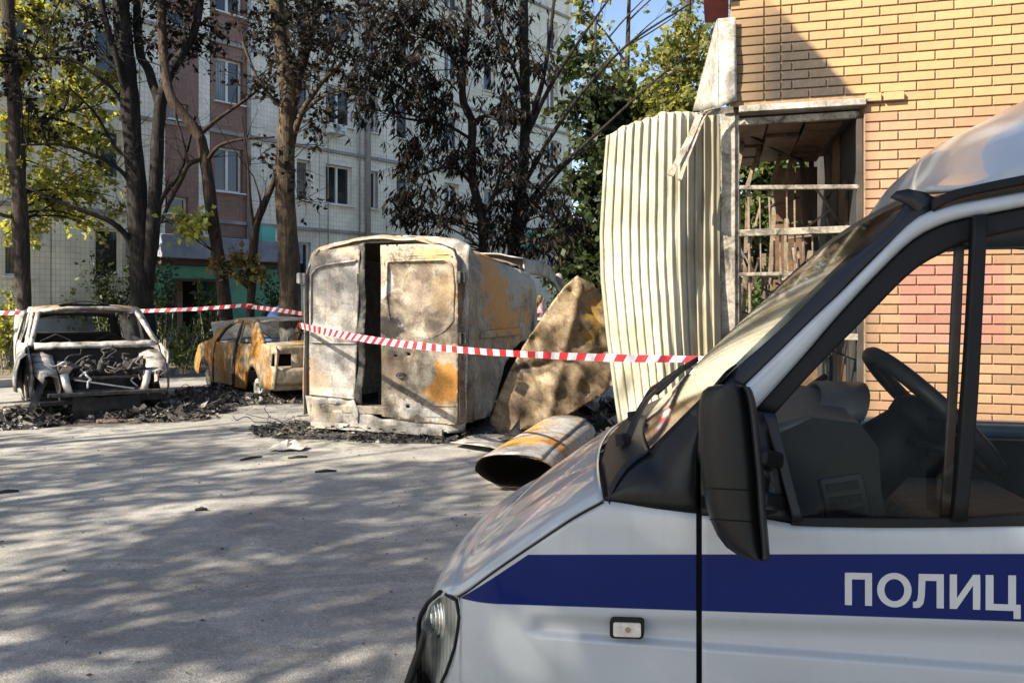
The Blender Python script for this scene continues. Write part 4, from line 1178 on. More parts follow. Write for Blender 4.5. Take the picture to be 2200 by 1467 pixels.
for rr, dd in ((0.052, 0.0), (0.044, 0.006), (0.03, 0.012)):
    mb.tube([ctr + dn_ * dd + (a_ * math.cos(t) + b2 * math.sin(t)) * rr for t in np.linspace(0, 2 * math.pi, 25)], 0.005, 6)
mb.build('bulb_ring', M_CHROME, lamp, smooth=True)
mb = MB(); mb.tube([side_pt(s, z, 0.0) for s, z in outer] , 0.005, 6); mb.tube([side_pt(s, z, 0.0) for s, z in inner], 0.007, 6); mb.build('lamp_seal', M_SEAL, van, smooth=True)

# side repeater lamp
def rrect(x0, y0, x1, y1, r, n=5):
    out = []
    for cx_, cy_, a0 in ((x1 - r, y0 + r, -90), (x1 - r, y1 - r, 0), (x0 + r, y1 - r, 90), (x0 + r, y0 + r, 180)):
        for k in range(n + 1):
            a = RAD(a0 + 90 * k / n); out.append((cx_ + r * math.cos(a), cy_ + r * math.sin(a)))
    return out
def shear(pts, x0, k): return [(x, y + (x - x0) * k) for x, y in pts]
V2, F2 = panel([U(x, y) for x, y in shear(rrect(1311, 1324, 1384, 1366, 9), 1311, 0.03)], res=0.02)
mb = MB(); mb.add([side_pt(s, z, -0.012) for s, z in V2], F2); rep = mb.build('side_repeater', M_SEAL, van, solid=0.02, solid_off=-1)
V2, F2 = panel([U(x, y) for x, y in shear(rrect(1319, 1331, 1378, 1361, 5), 1319, 0.03)], res=0.008)
mb = MB(); mb.add([side_pt(s, z, -0.016) for s, z in V2], F2); mb.build('repeater_lens', simple('clear_lens', (0.50, 0.48, 0.45), 0.12, 0.3, 0.2, 60, 0.2), rep, solid=0.006)
sc_, zc_ = U(1350, 1347); mb = MB(); mb.tube([side_pt(sc_, zc_, -0.015), side_pt(sc_, zc_, -0.0175)], 0.006, 10); mb.build('repeater_bulb', simple('bulb_amber', (0.25, 0.16, 0.12), 0.3), rep)

# door mirror
def mirror_ring(y, xl, xr, dw0, dw1, n=28, sq=2.6):
    ring = []
    for k in range(n):
        a = 2 * math.pi * k / n; ca, sa = math.cos(a), math.sin(a)
        u_ = 0.5 + 0.5 * math.copysign(abs(ca) ** (2 / sq), ca); v_ = 0.5 + 0.5 * math.copysign(abs(sa) ** (2 / sq), sa)
        w = dw0 + (dw1 - dw0) * v_
        s0, z0 = UW(xl, y, w); s1, _ = UW(xr, y, w)
        ring.append(VW(s0 + (s1 - s0) * u_, w, z0))
    return ring
prof = [(826, 1545, 1590), (830, 1522, 1606), (840, 1510, 1612), (860, 1503, 1618), (900, 1500, 1624), (960, 1502, 1630), (1020, 1507, 1636), (1080, 1516, 1640), (1120, 1527, 1643), (1150, 1541, 1646), (1175, 1560, 1648), (1192, 1585, 1649), (1202, 1612, 1648)]
rows = [mirror_ring(y, xl, xr, -0.235, -0.085) for y, xl, xr in prof]
mb = MB(); mb.grid(rows, close=True); n = len(rows[0])
mb.add(rows[0], [tuple(range(n))]); mb.add(rows[-1], [tuple(range(n))[::-1]])
mir = mb.build('door_mirror', M_BLACK, van, smooth=True)
mb = MB(); rows = [mirror_ring(y, xr - 14, xr + 5, -0.245, -0.075, 24, 3.0) for y, xl, xr in prof[1:]]
mb.grid(rows, close=True); mb.build('mirror_rim', M_TRIM, mir, smooth=True)
for y in (1048, 1115):
    xl = interp(y, [p[0] for p in prof], [p[1] for p in prof]); xr = interp(y, [p[0] for p in prof], [p[2] for p in prof])
    mb = MB(); r_ = mirror_ring(y, xl - 0.5, xr, -0.2365, -0.083, 28); mb.tube(r_ + [r_[0]], 0.0012, 4); mb.build('mirror_joint', M_SEAL, mir)
mb = MB(); 
for y0 in (980, 1070):
    a = UW(1620, y0, -0.10); b_ = U(1665, y0 + 8); mb.beam(VW(a[0], -0.10, a[1]), side_pt(b_[0], b_[1], 0.0), 0.05, 0.035)
mb.build('mirror_arm', M_BLACK, mir, bevel=0.008)
poly_panel('mirror_foot', [(1632, 1000), (1648, 998), (1660, 1010), (1668, 1100), (1640, 1104)], M_TRIM, -0.03, 0.03, 0.04, parent=mir)
# far mirror, seen through the cab
mb = MB(); mb.tube([VW(0.28, VWID + 0.14, 0.98), VW(0.27, VWID + 0.15, 1.1), VW(0.26, VWID + 0.15, 1.30), VW(0.255, VWID + 0.14, 1.38)], [0.05, 0.075, 0.075, 0.045], 14); mb.build('far_mirror', M_BLACK, van, smooth=True)
mb = MB(); mb.beam(VW(0.25, VWID + 0.1, 1.12), VW(0.12, VWID - 0.02, 1.14), 0.04, 0.04); mb.build('far_mirror_arm', M_BLACK, van)

# wipers
def wiper(p0, p1, p2, lab):
    mb = MB(); mb.tube([VM @ Vector(p) for p in smooth_path([p0, p1, p2], 6)], [0.011] * 7 + [0.007] * 6, 6); w = mb.build('wiper', M_BLACK, van, smooth=True)
    d = (Vector(p2) - Vector(p1)).normalized()
    mb = MB(); mb.beam(VM @ (Vector(p2) - d * 0.30), VM @ (Vector(p2) + d * 0.26), 0.012, 0.022); mb.build('wiper_blade', M_SEAL, w)
def on_screen(q, t, lift=0.025):
    p = ws_pt(q, t)
    return p + Vector((-0.7, 0, 0.7)) * lift
a = Vector(wsb(0.20)); wiper(tuple(a + Vector((-0.045, -0.12, -0.02))), tuple(on_screen(0.28, 0.06, 0.05)), tuple(on_screen(0.55, 0.16, 0.03)), 0)
a = Vector(wsb(0.55)); wiper(tuple(a + Vector((-0.04, -0.05, -0.01))), tuple(on_screen(0.63, 0.06, 0.05)), tuple(on_screen(0.86, 0.17, 0.03)), 0)
for q in (0.185, 0.54):
    mb = MB(); a = Vector(wsb(q)) + Vector((-0.05, -0.11, -0.02)); mb.tube([VM @ a, VM @ (a + Vector((-0.006, 0, 0.03)))], [0.02, 0.016], 10)
    mb.build('wiper_pivot', M_SEAL, van)

# cabin: dashboard, wheel, column, seat
dp = [(-0.02, 1.24), (0.14, 1.31), (0.26, 1.345), (0.36, 1.335), (0.40, 1.28), (0.405, 1.19), (0.42, 1.08), (0.38, 0.92), (0.33, 0.70), (0.30, 0.58)]
rows = []
for q in np.linspace(0, 1, 31):
    w = 0.14 + 1.72 * q
    hood_ = 0.045 * math.exp(-((w - 0.62) / 0.22) ** 2) + 0.02 * math.exp(-((w - 1.1) / 0.15) ** 2)
    rows.append([VW(s + 0.02 * math.sin(q * 3.14), w, z + hood_ * (1 if 1 <= i <= 4 else 0)) for i, (s, z) in enumerate(dp)])
mb = MB(); mb.grid(rows); dash = mb.build('dashboard', M_DASH, van, smooth=True, solid=0.02)
for w_ in (0.15, 1.85):
    mb = MB(); mb.add([VW(s, w_, z) for s, z in dp] + [VW(-0.02, w_, 0.58)], [tuple(range(len(dp) + 1))]); mb.build('dash_end', M_INT, dash, solid=0.01)
mb = MB(); 
for k in range(6): mb.beam(VW(0.415 + 0.001 * k, 0.26, 1.16 - k * 0.022), VW(0.415 + 0.001 * k, 0.40, 1.16 - k * 0.022), 0.012, 0.010)
mb.build('air_vent', M_SEAL, dash)
rows = [[VW(0.30 + 0.12 * q + 0.03 * math.sin(t), 0.57 + 0.20 * math.cos(t), 1.33 + 0.075 * math.sin(t)) for t in np.linspace(-0.2, math.pi + 0.2, 17)] for q in (0, 0.5, 1)]
mb = MB(); mb.grid(rows); mb.build('cluster_hood', M_DASH, dash, smooth=True, solid=0.014)
mb = MB(); mb.box((0, 0, 0), (0.10, 0.014, 0.17)); o = mb.build('end_vent', M_TRIM, dash, bevel=0.006); o.data.transform(VM @ Matrix.Translation((0.335, 0.140, 1.13)) @ Matrix.Rotation(RAD(-12), 4, 'Y'))
for k in range(5):
    mb = MB(); mb.box((0, 0, 0), (0.07, 0.006, 0.018)); o = mb.build('vent_slot', M_SEAL, dash); o.data.transform(VM @ Matrix.Translation((0.335 - 0.0064 * (k - 2), 0.131, 1.13 + (k - 2) * 0.030)) @ Matrix.Rotation(RAD(-12), 4, 'Y'))
for w_ in (0.24, 0.92, 1.5):
    mb = MB(); mb.box((0, 0, 0), (0.02, 0.17, 0.10)); o = mb.build('vent_frame', M_INT, dash, bevel=0.01); o.data.transform(VM @ Matrix.Translation((0.412, w_ + 0.085, 1.20)))
mb = MB(); mb.beam(VW(0.40, 0.14, 1.06), VW(0.40, 0.40, 1.06), 0.09, 0.03); mb.build('dash_shelf', M_DASH, dash, bevel=0.01)
mb = MB(); mb.tube([VW(0.44, 0.36, 0.98), VW(0.446, 0.36, 0.98)], 0.022, 14); mb.build('ignition_ring', M_CHROME, dash, smooth=True)
mb = MB(); mb.beam(VW(0.43, 0.95, 1.20), VW(0.43, 1.28, 1.20), 0.05, 0.16); mb.build('centre_console', M_INT, dash, bevel=0.01)
mb = MB(); mb.beam(VW(0.40, 0.40, 1.265), VW(0.40, 0.74, 1.265), 0.03, 0.12); mb.build('instrument_cluster', M_SEAL, dash, bevel=0.01)
mb = MB(); mb.tube([VW(0.36, 1.08, 1.33), VW(0.40, 1.085, 1.37), VW(0.435, 1.09, 1.395)], 0.012, 8); mb.beam(VW(0.44, 1.03, 1.42), VW(0.46, 1.16, 1.42), 0.012, 0.09); mb.build('phone_holder', M_SEAL, dash, bevel=0.004)
SWC = Vector((0.605, 0.50, 1.335)); tilt = RAD(46)
ax = Vector((math.sin(tilt), 0, math.cos(tilt))); e1 = Vector((math.cos(tilt), 0, -math.sin(tilt))); e2 = Vector((0, 1, 0))
mb = MB(); mb.tube([VM @ (SWC + (e1 * math.cos(t) + e2 * math.sin(t)) * 0.205) for t in np.linspace(0, 2 * math.pi, 49)], 0.022, 10, False); wheel = mb.build('steering_wheel', simple('wheel_rim_dark', (0.02, 0.019, 0.018), 0.45, 0, 0.2, 40), van, smooth=True)
mb = MB()
for a in (0.5, math.pi - 0.5 + 0.0, math.pi / 2 + 3.14159 ): 
    d = e1 * math.cos(a) * 0.205 + e2 * math.sin(a) * 0.205
    mb.beam(VM @ (SWC - ax * 0.03), VM @ (SWC + d * 0.97), 0.035, 0.012)
mb.build('spoke', M_INT, wheel, bevel=0.004)
mb = MB(); mb.tube([VM @ (SWC - ax * 0.07), VM @ (SWC - ax * 0.03), VM @ (SWC + ax * 0.0)], [0.075, 0.085, 0.06], 16); mb.build('hub', M_INT, wheel, smooth=True)
mb = MB(); mb.tube([VM @ (SWC - ax * 0.06), VM @ (SWC - ax * 0.14 ), VM @ (SWC - ax * 0.30)], [0.07, 0.085, 0.095], 14); mb.build('steering_column', M_INT, van, smooth=True)
mb = MB(); mb.tube([VM @ (SWC - ax * 0.10 + Vector((0, -0.05, 0))), VM @ (SWC - ax * 0.09 + Vector((0.02, -0.16, -0.01))), VM @ (SWC - ax * 0.06 + Vector((0.06, -0.24, -0.04)))], [0.016, 0.009, 0.008], 8); mb.build('indicator_stalk', M_INT, van, smooth=True)
mb = MB(); mb.box((0, 0, 0), (0.52, 0.50, 0.16)); o = mb.build('seat_cushion', M_CLOTH, van, bevel=0.05, seg=4); o.data.transform(VM @ Matrix.Translation((0.95, 0.50, 0.90)))
mb = MB(); mb.box((0, 0, 0), (0.16, 0.50, 0.72)); o = mb.build('seat_back', M_CLOTH, van, bevel=0.06, seg=4); o.data.transform(VM @ Matrix.Translation((1.26, 0.50, 1.28)) @ Matrix.Rotation(RAD(12), 4, 'Y'))
mb = MB(); mb.box((0, 0, 0), (0.52, 1.0, 0.16)); o = mb.build('seat_cushion', M_CLOTH, van, bevel=0.05, seg=4); o.data.transform(VM @ Matrix.Translation((0.95, 1.38, 0.86)))
mb = MB(); mb.tube([VW(1.32, 0.2, 1.55), VW(0.95, 0.24, 1.10)], 0.01, 6)
# wheels
mb_w = []
M_TYRE = simple('tyre_rubber', (0.02, 0.02, 0.02), 0.85, 0, 0.3, 30, 0.3)
for (s, w) in ((ACx, 0.12), (ACx, VWID - 0.12), (2.95, 0.12), (2.95, VWID - 0.12)):
    mb = MB(); c = Vector((s, w, 0.345))
    prof_w = [(0.19, -0.09), (0.30, -0.095), (0.335, -0.075), (0.345, 0.0), (0.335, 0.075), (0.30, 0.095), (0.19, 0.09)]
    mb.grid([[VM @ (c + Vector((math.cos(t) * r, d, math.sin(t) * r))) for r, d in prof_w] for t in np.linspace(0, 2 * math.pi, 33)])
    wo = mb.build('wheel', M_TYRE, van, smooth=True)
    mb = MB(); mb.grid([[VM @ (c + Vector((math.cos(t) * r, d, math.sin(t) * r))) for r, d in ((0.19, -0.07), (0.15, -0.05), (0.06, -0.06), (0.0, -0.06))] for t in np.linspace(0, 2 * math.pi, 25)])
    mb.build('rim', M_STEEL, wo, smooth=True)
# pavement edge under the near wheels
mb = MB(); mb.box((2.6, 1.45, 0.046), (6.4, 1.1, 0.09), Matrix.Rotation(-VPHI, 3, 'Z')); mb.build('pavement', M_CONC, bevel=0.02, kind='structure')

# lettering on the stripe, cut from white film
def glyph(ch):
    t = 0.20
    if ch == 'P': return [[(0,0),(t,0),(t,1-t),(.78-t,1-t),(.78-t,0),(.78,0),(.78,1),(0,1)]], []
    if ch == 'O':
        o = [(0.50 + 0.50 * math.cos(a), 0.5 + 0.52 * math.sin(a)) for a in np.linspace(0, 2 * math.pi, 33)[:-1]]
        i = [(0.50 + 0.29 * math.cos(a), 0.5 + 0.335 * math.sin(a)) for a in np.linspace(0, 2 * math.pi, 33)[:-1]]
        return [o], [i]
    if ch == 'L': return [[(0, -0.01), (0.0, 0.17), (0.07, 0.17), (0.12, 0.22), (0.145, 0.40), (0.16, 1.0), (0.86, 1.0), (0.86, 0), (0.66, 0), (0.66, 1 - t), (0.345, 1 - t), (0.33, 0.36), (0.29, 0.12), (0.20, 0.01), (0.10, -0.015)]], []
    if ch == 'I': return [[(0,0),(t-.01,0),(t-.01,0.06),(.60,1.0),(.81,1.0),(.81,0),(.62,0),(.62,0.68),(.19,0),(t,0.0),(0.19,0),(0.0,0.0)]], []
    if ch == 'C': return [[(0,0),(0,1),(t,1),(t,t-.02),(.58,t-.02),(.58,1),(.58+t,1),(.58+t,t-.02),(.90,t-.02),(.90,-0.22),(.72,-0.22),(.72,0)]], []
    if ch == 'Y': return [[(0,0),(.24,0),(.44,.36),(.56,.36),(.56,0),(.76,0),(.76,1),(.34,1),(.16,.95),(.07,.83),(.06,.66),(.12,.50),(.22,.42)]], [[(.56,.52),(.56,.84),(.38,.84),(.29,.79),(.265,.68),(.29,.57),(.38,.52)]]
M_LETTER = simple('white_letter_film', (0.40, 0.41, 0.41), 0.35, 0, 0.06, 10.0)
gx = [(1815, 1873, 'P'), (1884, 1958, 'O'), (1961, 2027, 'L'), (2040, 2105, 'I'), (2117, 2192, 'C'), (2204, 2272, 'I'), (2284, 2348, 'Y')]
for xa, xb, ch in gx:
    yt = lambda x: 1229 + (x - 1815) * 0.016; yb = lambda x: 1298 + (x - 1815) * 0.036
    if ch == 'I':
        pls = [[(0,0),(.19,0),(.19,1),(0,1)], [(.62,0),(.81,0),(.81,1),(.62,1)], [(.185,.0),(.185,.30),(.625,1.0),(.625,.70)]]
        hol = []
    else: pls, hol = glyph(ch)
    wmax = max(p[0] for pl in pls for p in pl)
    def pos(p):
        x = xa + (xb - xa) * p[0] / wmax; y = yb(x) + (yt(x) - yb(x)) * p[1]
        return U(x, y)
    mb = MB()
    for n_, pl in enumerate(pls):
        V2, F2 = panel([pos(p) for p in pl], [[pos(p) for p in h] for h in hol], res=0.02)
        mb.add([side_pt(s, z, -0.0015 - 0.0002 * (n_ == 2)) for s, z in V2], F2)
    mb.build('letter', M_LETTER, door, solid=0.0012, solid_off=0)
# ------------------------------------------------------------------ burnt vehicles
class Frame:
    '''Local right-handed frame: u to the right, v forward, z up.'''
    def __init__(s, origin, fwd):
        s.o = Vector(origin); f = Vector(fwd).normalized(); s.f = f; s.r = Vector((f.y, -f.x, 0))
    def w(s, u, v, z): return s.o + s.r * u + s.f * v + Vector((0, 0, z))
    def un(s, x, y, v):
        r = ray(x, y); t = ((s.o + s.f * v - CAMP).dot(s.f)) / r.dot(s.f); p = CAMP + r * t - s.o
        return p.dot(s.r), p.z
    def us(s, x, y, u):
        r = ray(x, y); t = ((s.o + s.r * u - CAMP).dot(s.r)) / r.dot(s.r); p = CAMP + r * t - s.o
        return p.dot(s.f), p.z
BV = Frame((-2.67, 10.12, 0), (0.33, 0.944, 0)); BW = 2.20
def rp(x, y):
    u, z = BV.un(x, y, 0.0); return BV.w(u, 0.0, z)
def sp_(x, y):
    v, z = BV.us(x, y, BW); return BV.w(BW, v, z)
TAN, CREAM, ORG, BLK, BRN, ASHG = (0.24, 0.165, 0.095), (0.40, 0.33, 0.235), (0.44, 0.20, 0.035), (0.028, 0.024, 0.021), (0.12, 0.085, 0.06), (0.40, 0.39, 0.37)
M_BV_WHITE = burnt('ashen_white_steel', 1, [(0.30, (0.15, 0.125, 0.10)), (0.42, (0.27, 0.245, 0.215)), (0.60, (0.36, 0.345, 0.325)), (0.75, (0.29, 0.245, 0.195))], 0.68, (0.36, 0.22, 0.11), 1.5,
    spots=[(rp(662, 810), (0.22, 0.35), (0.38, 0.26, 0.16), 0.7), (rp(720, 530), (0.5, 0.10), (0.32, 0.24, 0.15), 0.8), (rp(900, 512), (0.5, 0.07), (0.25, 0.19, 0.12), 0.9), (rp(1000, 640), (0.14, 0.8), (0.25, 0.20, 0.14), 0.8), (rp(700, 885), (0.3, 0.12), (0.34, 0.27, 0.18), 0.7)], bmp=0.15)
M_BV_MOT = burnt('mottled_steel', 2, [(0.30, (0.085, 0.065, 0.05)), (0.43, (0.19, 0.15, 0.11)), (0.54, (0.29, 0.25, 0.19)), (0.68, (0.37, 0.345, 0.29))], 0.64, (0.36, 0.20, 0.055), 2.6, 0.10,
    spots=[(rp(850, 545), (0.5, 0.06), CREAM, 0.8), (rp(940, 545), (0.25, 0.12), (0.42, 0.28, 0.12), 0.8), (rp(830, 620), (0.09, 0.22), ASHG, 0.9), (rp(950, 620), (0.22, 0.25), (0.36, 0.25, 0.13), 0.6), (rp(900, 640), (0.16, 0.24), (0.30, 0.23, 0.17), 0.7),
           (rp(840, 705), (0.22, 0.20), BLK, 0.92), (rp(905, 590), (0.14, 0.10), BRN, 0.8), (rp(845, 800), (0.28, 0.28), BRN, 0.75), (rp(870, 840), (0.2, 0.12), BLK, 0.55), (rp(955, 820), (0.20, 0.26), ORG, 0.95), (rp(960, 760), (0.16, 0.14), CREAM, 0.8), (rp(900, 885), (0.4, 0.10), ASHG, 0.75), (rp(935, 700), (0.14, 0.10), BRN, 0.7)], bmp=0.2)
M_BV_SIDE = burnt('rusty_side_steel', 5, [(0.32, (0.16, 0.12, 0.085)), (0.48, (0.30, 0.235, 0.165)), (0.64, (0.42, 0.37, 0.295))], 0.66, (0.42, 0.17, 0.035), 1.7, 0.12,
    spots=[(sp_(1075, 600), (0.6, 0.42), (0.50, 0.22, 0.04), 0.92), (sp_(1095, 690), (0.8, 0.3), (0.52, 0.23, 0.04), 0.95), (sp_(1120, 600), (0.5, 0.4), (0.33, 0.31, 0.26), 0.8), (sp_(1030, 560), (0.4, 0.2), (0.2, 0.14, 0.09), 0.7), (sp_(1040, 800), (0.3, 0.5), (0.2, 0.14, 0.09), 0.5), (sp_(1020, 700), (0.2, 0.5), TAN, 0.7)], bmp=0.2)
M_BV_TORN = burnt('torn_brown_steel', 9, [(0.30, (0.085, 0.06, 0.038)), (0.45, (0.19, 0.135, 0.078)), (0.62, (0.27, 0.20, 0.12))], 0.74, (0.33, 0.185, 0.03), 5.0, 0.0,
    spots=[(P(1275, 690, 9.9), (0.16, 0.4), (0.34, 0.20, 0.04), 0.9), (P(1120, 790, 9.9), (0.13, 0.2), BLK, 0.85), (P(1150, 715, 9.9), (0.07, 0.07), BLK, 0.7), (P(1195, 830, 9.9), (0.3, 0.16), (0.32, 0.24, 0.15), 0.6), (P(1100, 880, 9.9), (0.2, 0.2), BRN, 0.6), (P(1225, 640, 9.9), (0.25, 0.2), (0.27, 0.20, 0.11), 0.6)], bmp=0.2)
M_ASHCAR = burnt('ash_white_body', 11, [(0.34, (0.07, 0.06, 0.05)), (0.44, (0.26, 0.235, 0.205)), (0.58, (0.48, 0.465, 0.44))], 0.62, (0.29, 0.17, 0.08), 3.5, 0.30)
M_ORANGE = burnt('orange_rust_body', 13, [(0.30, (0.088, 0.068, 0.048)), (0.46, (0.272, 0.216, 0.144)), (0.66, (0.352, 0.296, 0.216))], 0.43, (0.368, 0.176, 0.032), 1.5, 0.16, 0.45)
M_CREAMCAR = burnt('cream_ash', 14, [(0.30, (0.225, 0.188, 0.128)), (0.5, (0.375, 0.338, 0.255)), (0.7, (0.420, 0.390, 0.315))], 0.72, (0.300, 0.150, 0.038), 1.6, 0.06)
M_ROOFRUST = burnt('rusty_roof', 15, [(0.30, (0.192, 0.128, 0.080)), (0.5, (0.336, 0.248, 0.168)), (0.7, (0.400, 0.336, 0.264))], 0.50, (0.360, 0.168, 0.056), 2.0, 0.05)
M_CHAR = simple('char', (0.018, 0.016, 0.015), 0.8, 0, 0.6, 9.0, 0.6)
M_CHAR2 = simple('burnt_engine_metal', (0.05, 0.045, 0.04), 0.6, 0.3, 0.8, 14.0, 0.6)
M_ALU = simple('melted_aluminium', (0.50, 0.49, 0.47), 0.4, 0.5, 0.3, 12.0, 0.3)

# ---- burnt panel van
bvan = thing('burnt_panel_van', 'burnt out panel van standing between the sedan and the corrugated sheet', 'van', BV.w(1.0, 2.4, 0))
def rear_panel(name, px, mat, v=0.0, holes=(), res=0.05, dfun=None, thick=0.012, parent=None, dent=0.012):
    o2 = [BV.un(x, y, v) for x, y in px]; h2 = [[BV.un(x, y, v) for x, y in h] for h in holes]
    V2, F2 = panel(o2, h2, res)
    mb = MB()
    mb.add([BV.w(u, v + (dfun(u, z) if dfun else 0) + dent * fbm((u * 1.8, z * 1.8, v * 5 + 1), 2), z) for u, z in V2], F2)
    return mb.build(name, mat, parent or bvan, smooth=True, solid=thick, solid_off=0)
def crown_u(u, z): return 0.10 * (1 - sstep(0.0, 0.16, u)) + 0.10 * sstep(BW - 0.16, BW, u) + 0.16 * sstep(2.1, 2.5, z) ** 2
# outer frame of the rear
outl = [(650, 880), (648, 760), (648, 600), (654, 570), (664, 547), (682, 531), (705, 522), (745, 513), (790, 506), (860, 504), (930, 507), (975, 513), (1000, 526), (1000, 700), (996, 880), (992, 930), (780, 926), (672, 912)]
hole = [(664, 860), (662, 640), (664, 585), (680, 548), (705, 534), (772, 522), (860, 519), (940, 522), (975, 535), (984, 560), (984, 720), (982, 900), (820, 900), (775, 880)]
rear_panel('rear_frame', outl, M_BV_WHITE, 0.0, [hole], 0.05, crown_u)
def press(poly, depth, soft=0.025):
    L = [BV.un(x, y, 0.0) for x, y in poly]
    def f(u, z):
        p = np.array([[u, z]]); d = seg_dist(p, L)[0]
        return depth * sstep(0, soft, d) if inside(p, L)[0] else 0.0
    return f
pw = press([(668, 590), (684, 570), (765, 558), (762, 720), (668, 700)], 0.030)
pw2 = press([(668, 735), (764, 740), (760, 845), (668, 840)], 0.018)
ld = rear_panel('rear_door', [(662, 848), (660, 640), (662, 588), (672, 556), (688, 540), (772, 524), (771, 640), (768, 720), (762, 860)], M_BV_WHITE, -0.012, (), 0.035, lambda u, z: crown_u(u, z) * 0.8 + pw(u, z) + pw2(u, z))
rear_panel('door_edge', [(768, 526), (782, 520), (786, 640), (784, 760), (778, 870), (762, 862), (768, 720)], M_CHAR2, 0.0, (), 0.04, lambda u, z: 0.05 * math.sin(z * 9) * 0.3)
rear_panel('lower_panel', [(655, 850), (762, 858), (772, 880), (770, 912), (672, 906), (662, 890)], M_BV_WHITE, -0.004, [[(690, 868), (735, 868), (740, 880), (695, 882)]], 0.03, lambda u, z: 0.03 * math.sin(u * 22) * 0.5, dent=0.03)
pr = press([(832, 560), (958, 556), (972, 570), (976, 610), (974, 690), (955, 712), (925, 728), (880, 722), (838, 690), (830, 640)], 0.035, 0.07)
pr2 = press([(835, 745), (930, 750), (928, 850), (835, 850)], 0.018, 0.05)
rd = rear_panel('rear_door', [(820, 894), (819, 700), (818, 527), (900, 524), (950, 527), (974, 538), (983, 562), (985, 720), (983, 912), (900, 908)], M_BV_MOT, -0.014,
     [[(845, 762), (852, 762), (853, 766), (845, 766)], [(873, 758), (880, 758), (881, 764), (873, 764)], [(874, 868), (882, 868), (882, 876), (874, 876)]], 0.033, lambda u, z: pr(u, z) + pr2(u, z), dent=0.022)
def bead(parent, poly, r=0.012, v=-0.016, mat=None, dfun=None, close=True):
    pp = poly + [poly[0]] if close else poly
    q = resample(pp, 60); pts = []
    for x, y in q:
        u, z = BV.un(x, y, v); pts.append(BV.w(u, v + (dfun(u, z) if dfun else 0), z))
    mb = MB(); mb.tube(pts, r, 6); mb.build('pressed_edge', mat, parent, smooth=True)
bead(ld, [(666, 700), (667, 592), (680, 576), (700, 569), (766, 560)], 0.014, -0.02, M_BV_WHITE, lambda u, z: crown_u(u, z) * 0.8, False)
bead(ld, [(664, 735), (766, 738)], 0.010, -0.02, M_BV_WHITE, lambda u, z: crown_u(u, z) * 0.8, False)
bead(ld, [(664, 846), (762, 856)], 0.012, -0.02, M_BV_WHITE, lambda u, z: crown_u(u, z) * 0.8, False)
bead(rd, [(832, 562), (958, 558), (972, 570), (976, 610), (974, 690), (955, 712), (925, 728), (880, 722), (838, 690), (830, 640)], 0.016, -0.016, M_BV_MOT)
bead(rd, [(826, 568), (826, 552), (965, 546), (972, 552)], 0.012, -0.016, M_BV_MOT, None, False)
bead(rd, [(824, 868), (980, 872)], 0.010, -0.016, M_BV_MOT, None, False)
for (x, y) in ((991, 596), (993, 727), (648, 598)):
    u, z = BV.un(x, y, -0.03)
    mb = MB(); mb.box(BV.w(u, -0.035, z), (0.11, 0.06, 0.13)); mb.tube([BV.w(u, -0.07, z - 0.07), BV.w(u, -0.07, z + 0.07)], 0.022, 8); mb.build('hinge', M_CHAR2 if x > 700 else M_BV_WHITE, bvan, bevel=0.01)
u0, z0 = BV.un(862, 868, -0.02)
mb = MB(); mb.tube([BV.w(u0 + 0.06 * math.cos(a), -0.03, z0 + 0.35 + 0.03 * math.sin(a)) for a in np.linspace(0, 6.3, 15)], 0.01, 6); mb.build('door_lock', M_CHAR2, bvan)
# bottom beam left of the bumper
mb = MB()
a = BV.un(668, 912, -0.08); b_ = BV.un(950, 930, -0.08)
V2, F2 = panel([(a[0], a[1] - 0.035), (b_[0], a[1] - 0.045), (b_[0], a[1] + 0.03), (b_[0] - 0.25, a[1] + 0.045), (a[0], a[1] + 0.04)], [[(a[0] + q, a[1] - 0.012), (a[0] + q + 0.05, a[1] - 0.012), (a[0] + q + 0.05, a[1] + 0.008), (a[0] + q, a[1] + 0.008)] for q in np.arange(0.3, 1.3, 0.17)], 0.05)
mb.add([BV.w(u, -0.09 + 0.015 * fbm((u * 4, z, 3)), z) for u, z in V2], F2); mb.build('bumper_beam', M_BV_WHITE, bvan, solid=0.05, solid_off=-1)
# right side skin, with the torn front and bottom
SZ = lambda v: 2.30 - 0.10 * sstep(0.6, 3.0, v)
side_out = [(0.0, 0.18), (0.62, 0.16), (0.9, 0.17), (1.15, 0.45), (1.45, 0.75), (1.95, 0.98), (2.3, 1.06), (2.86, 1.08), (2.92, 1.6), (2.85, 1.95), (2.60, 2.10), (2.0, 2.2), (0.8, 2.32), (0.0, 2.30)]
def side_u(v, z): return BW - 0.012 - 0.26 * sstep(1.75, 2.45, z) ** 1.8 - 0.05 * (1 - sstep(0.0, 0.12, v)) + 0.03 * math.sin(z * 4) * sstep(0.2, 1.4, v) - 0.10 * math.exp(-((v - 1.9) / 0.7) ** 2 - ((z - 2.0) / 0.4) ** 2)
V2, F2 = panel(side_out, [], 0.06)
mb = MB(); mb.add([BV.w(side_u(v, z) + 0.03 * fbm((v * 2, z * 2, 4)), v, z) for v, z in V2], F2); side = mb.build('side_skin', M_BV_SIDE, bvan, smooth=True, solid=0.012, solid_off=0)
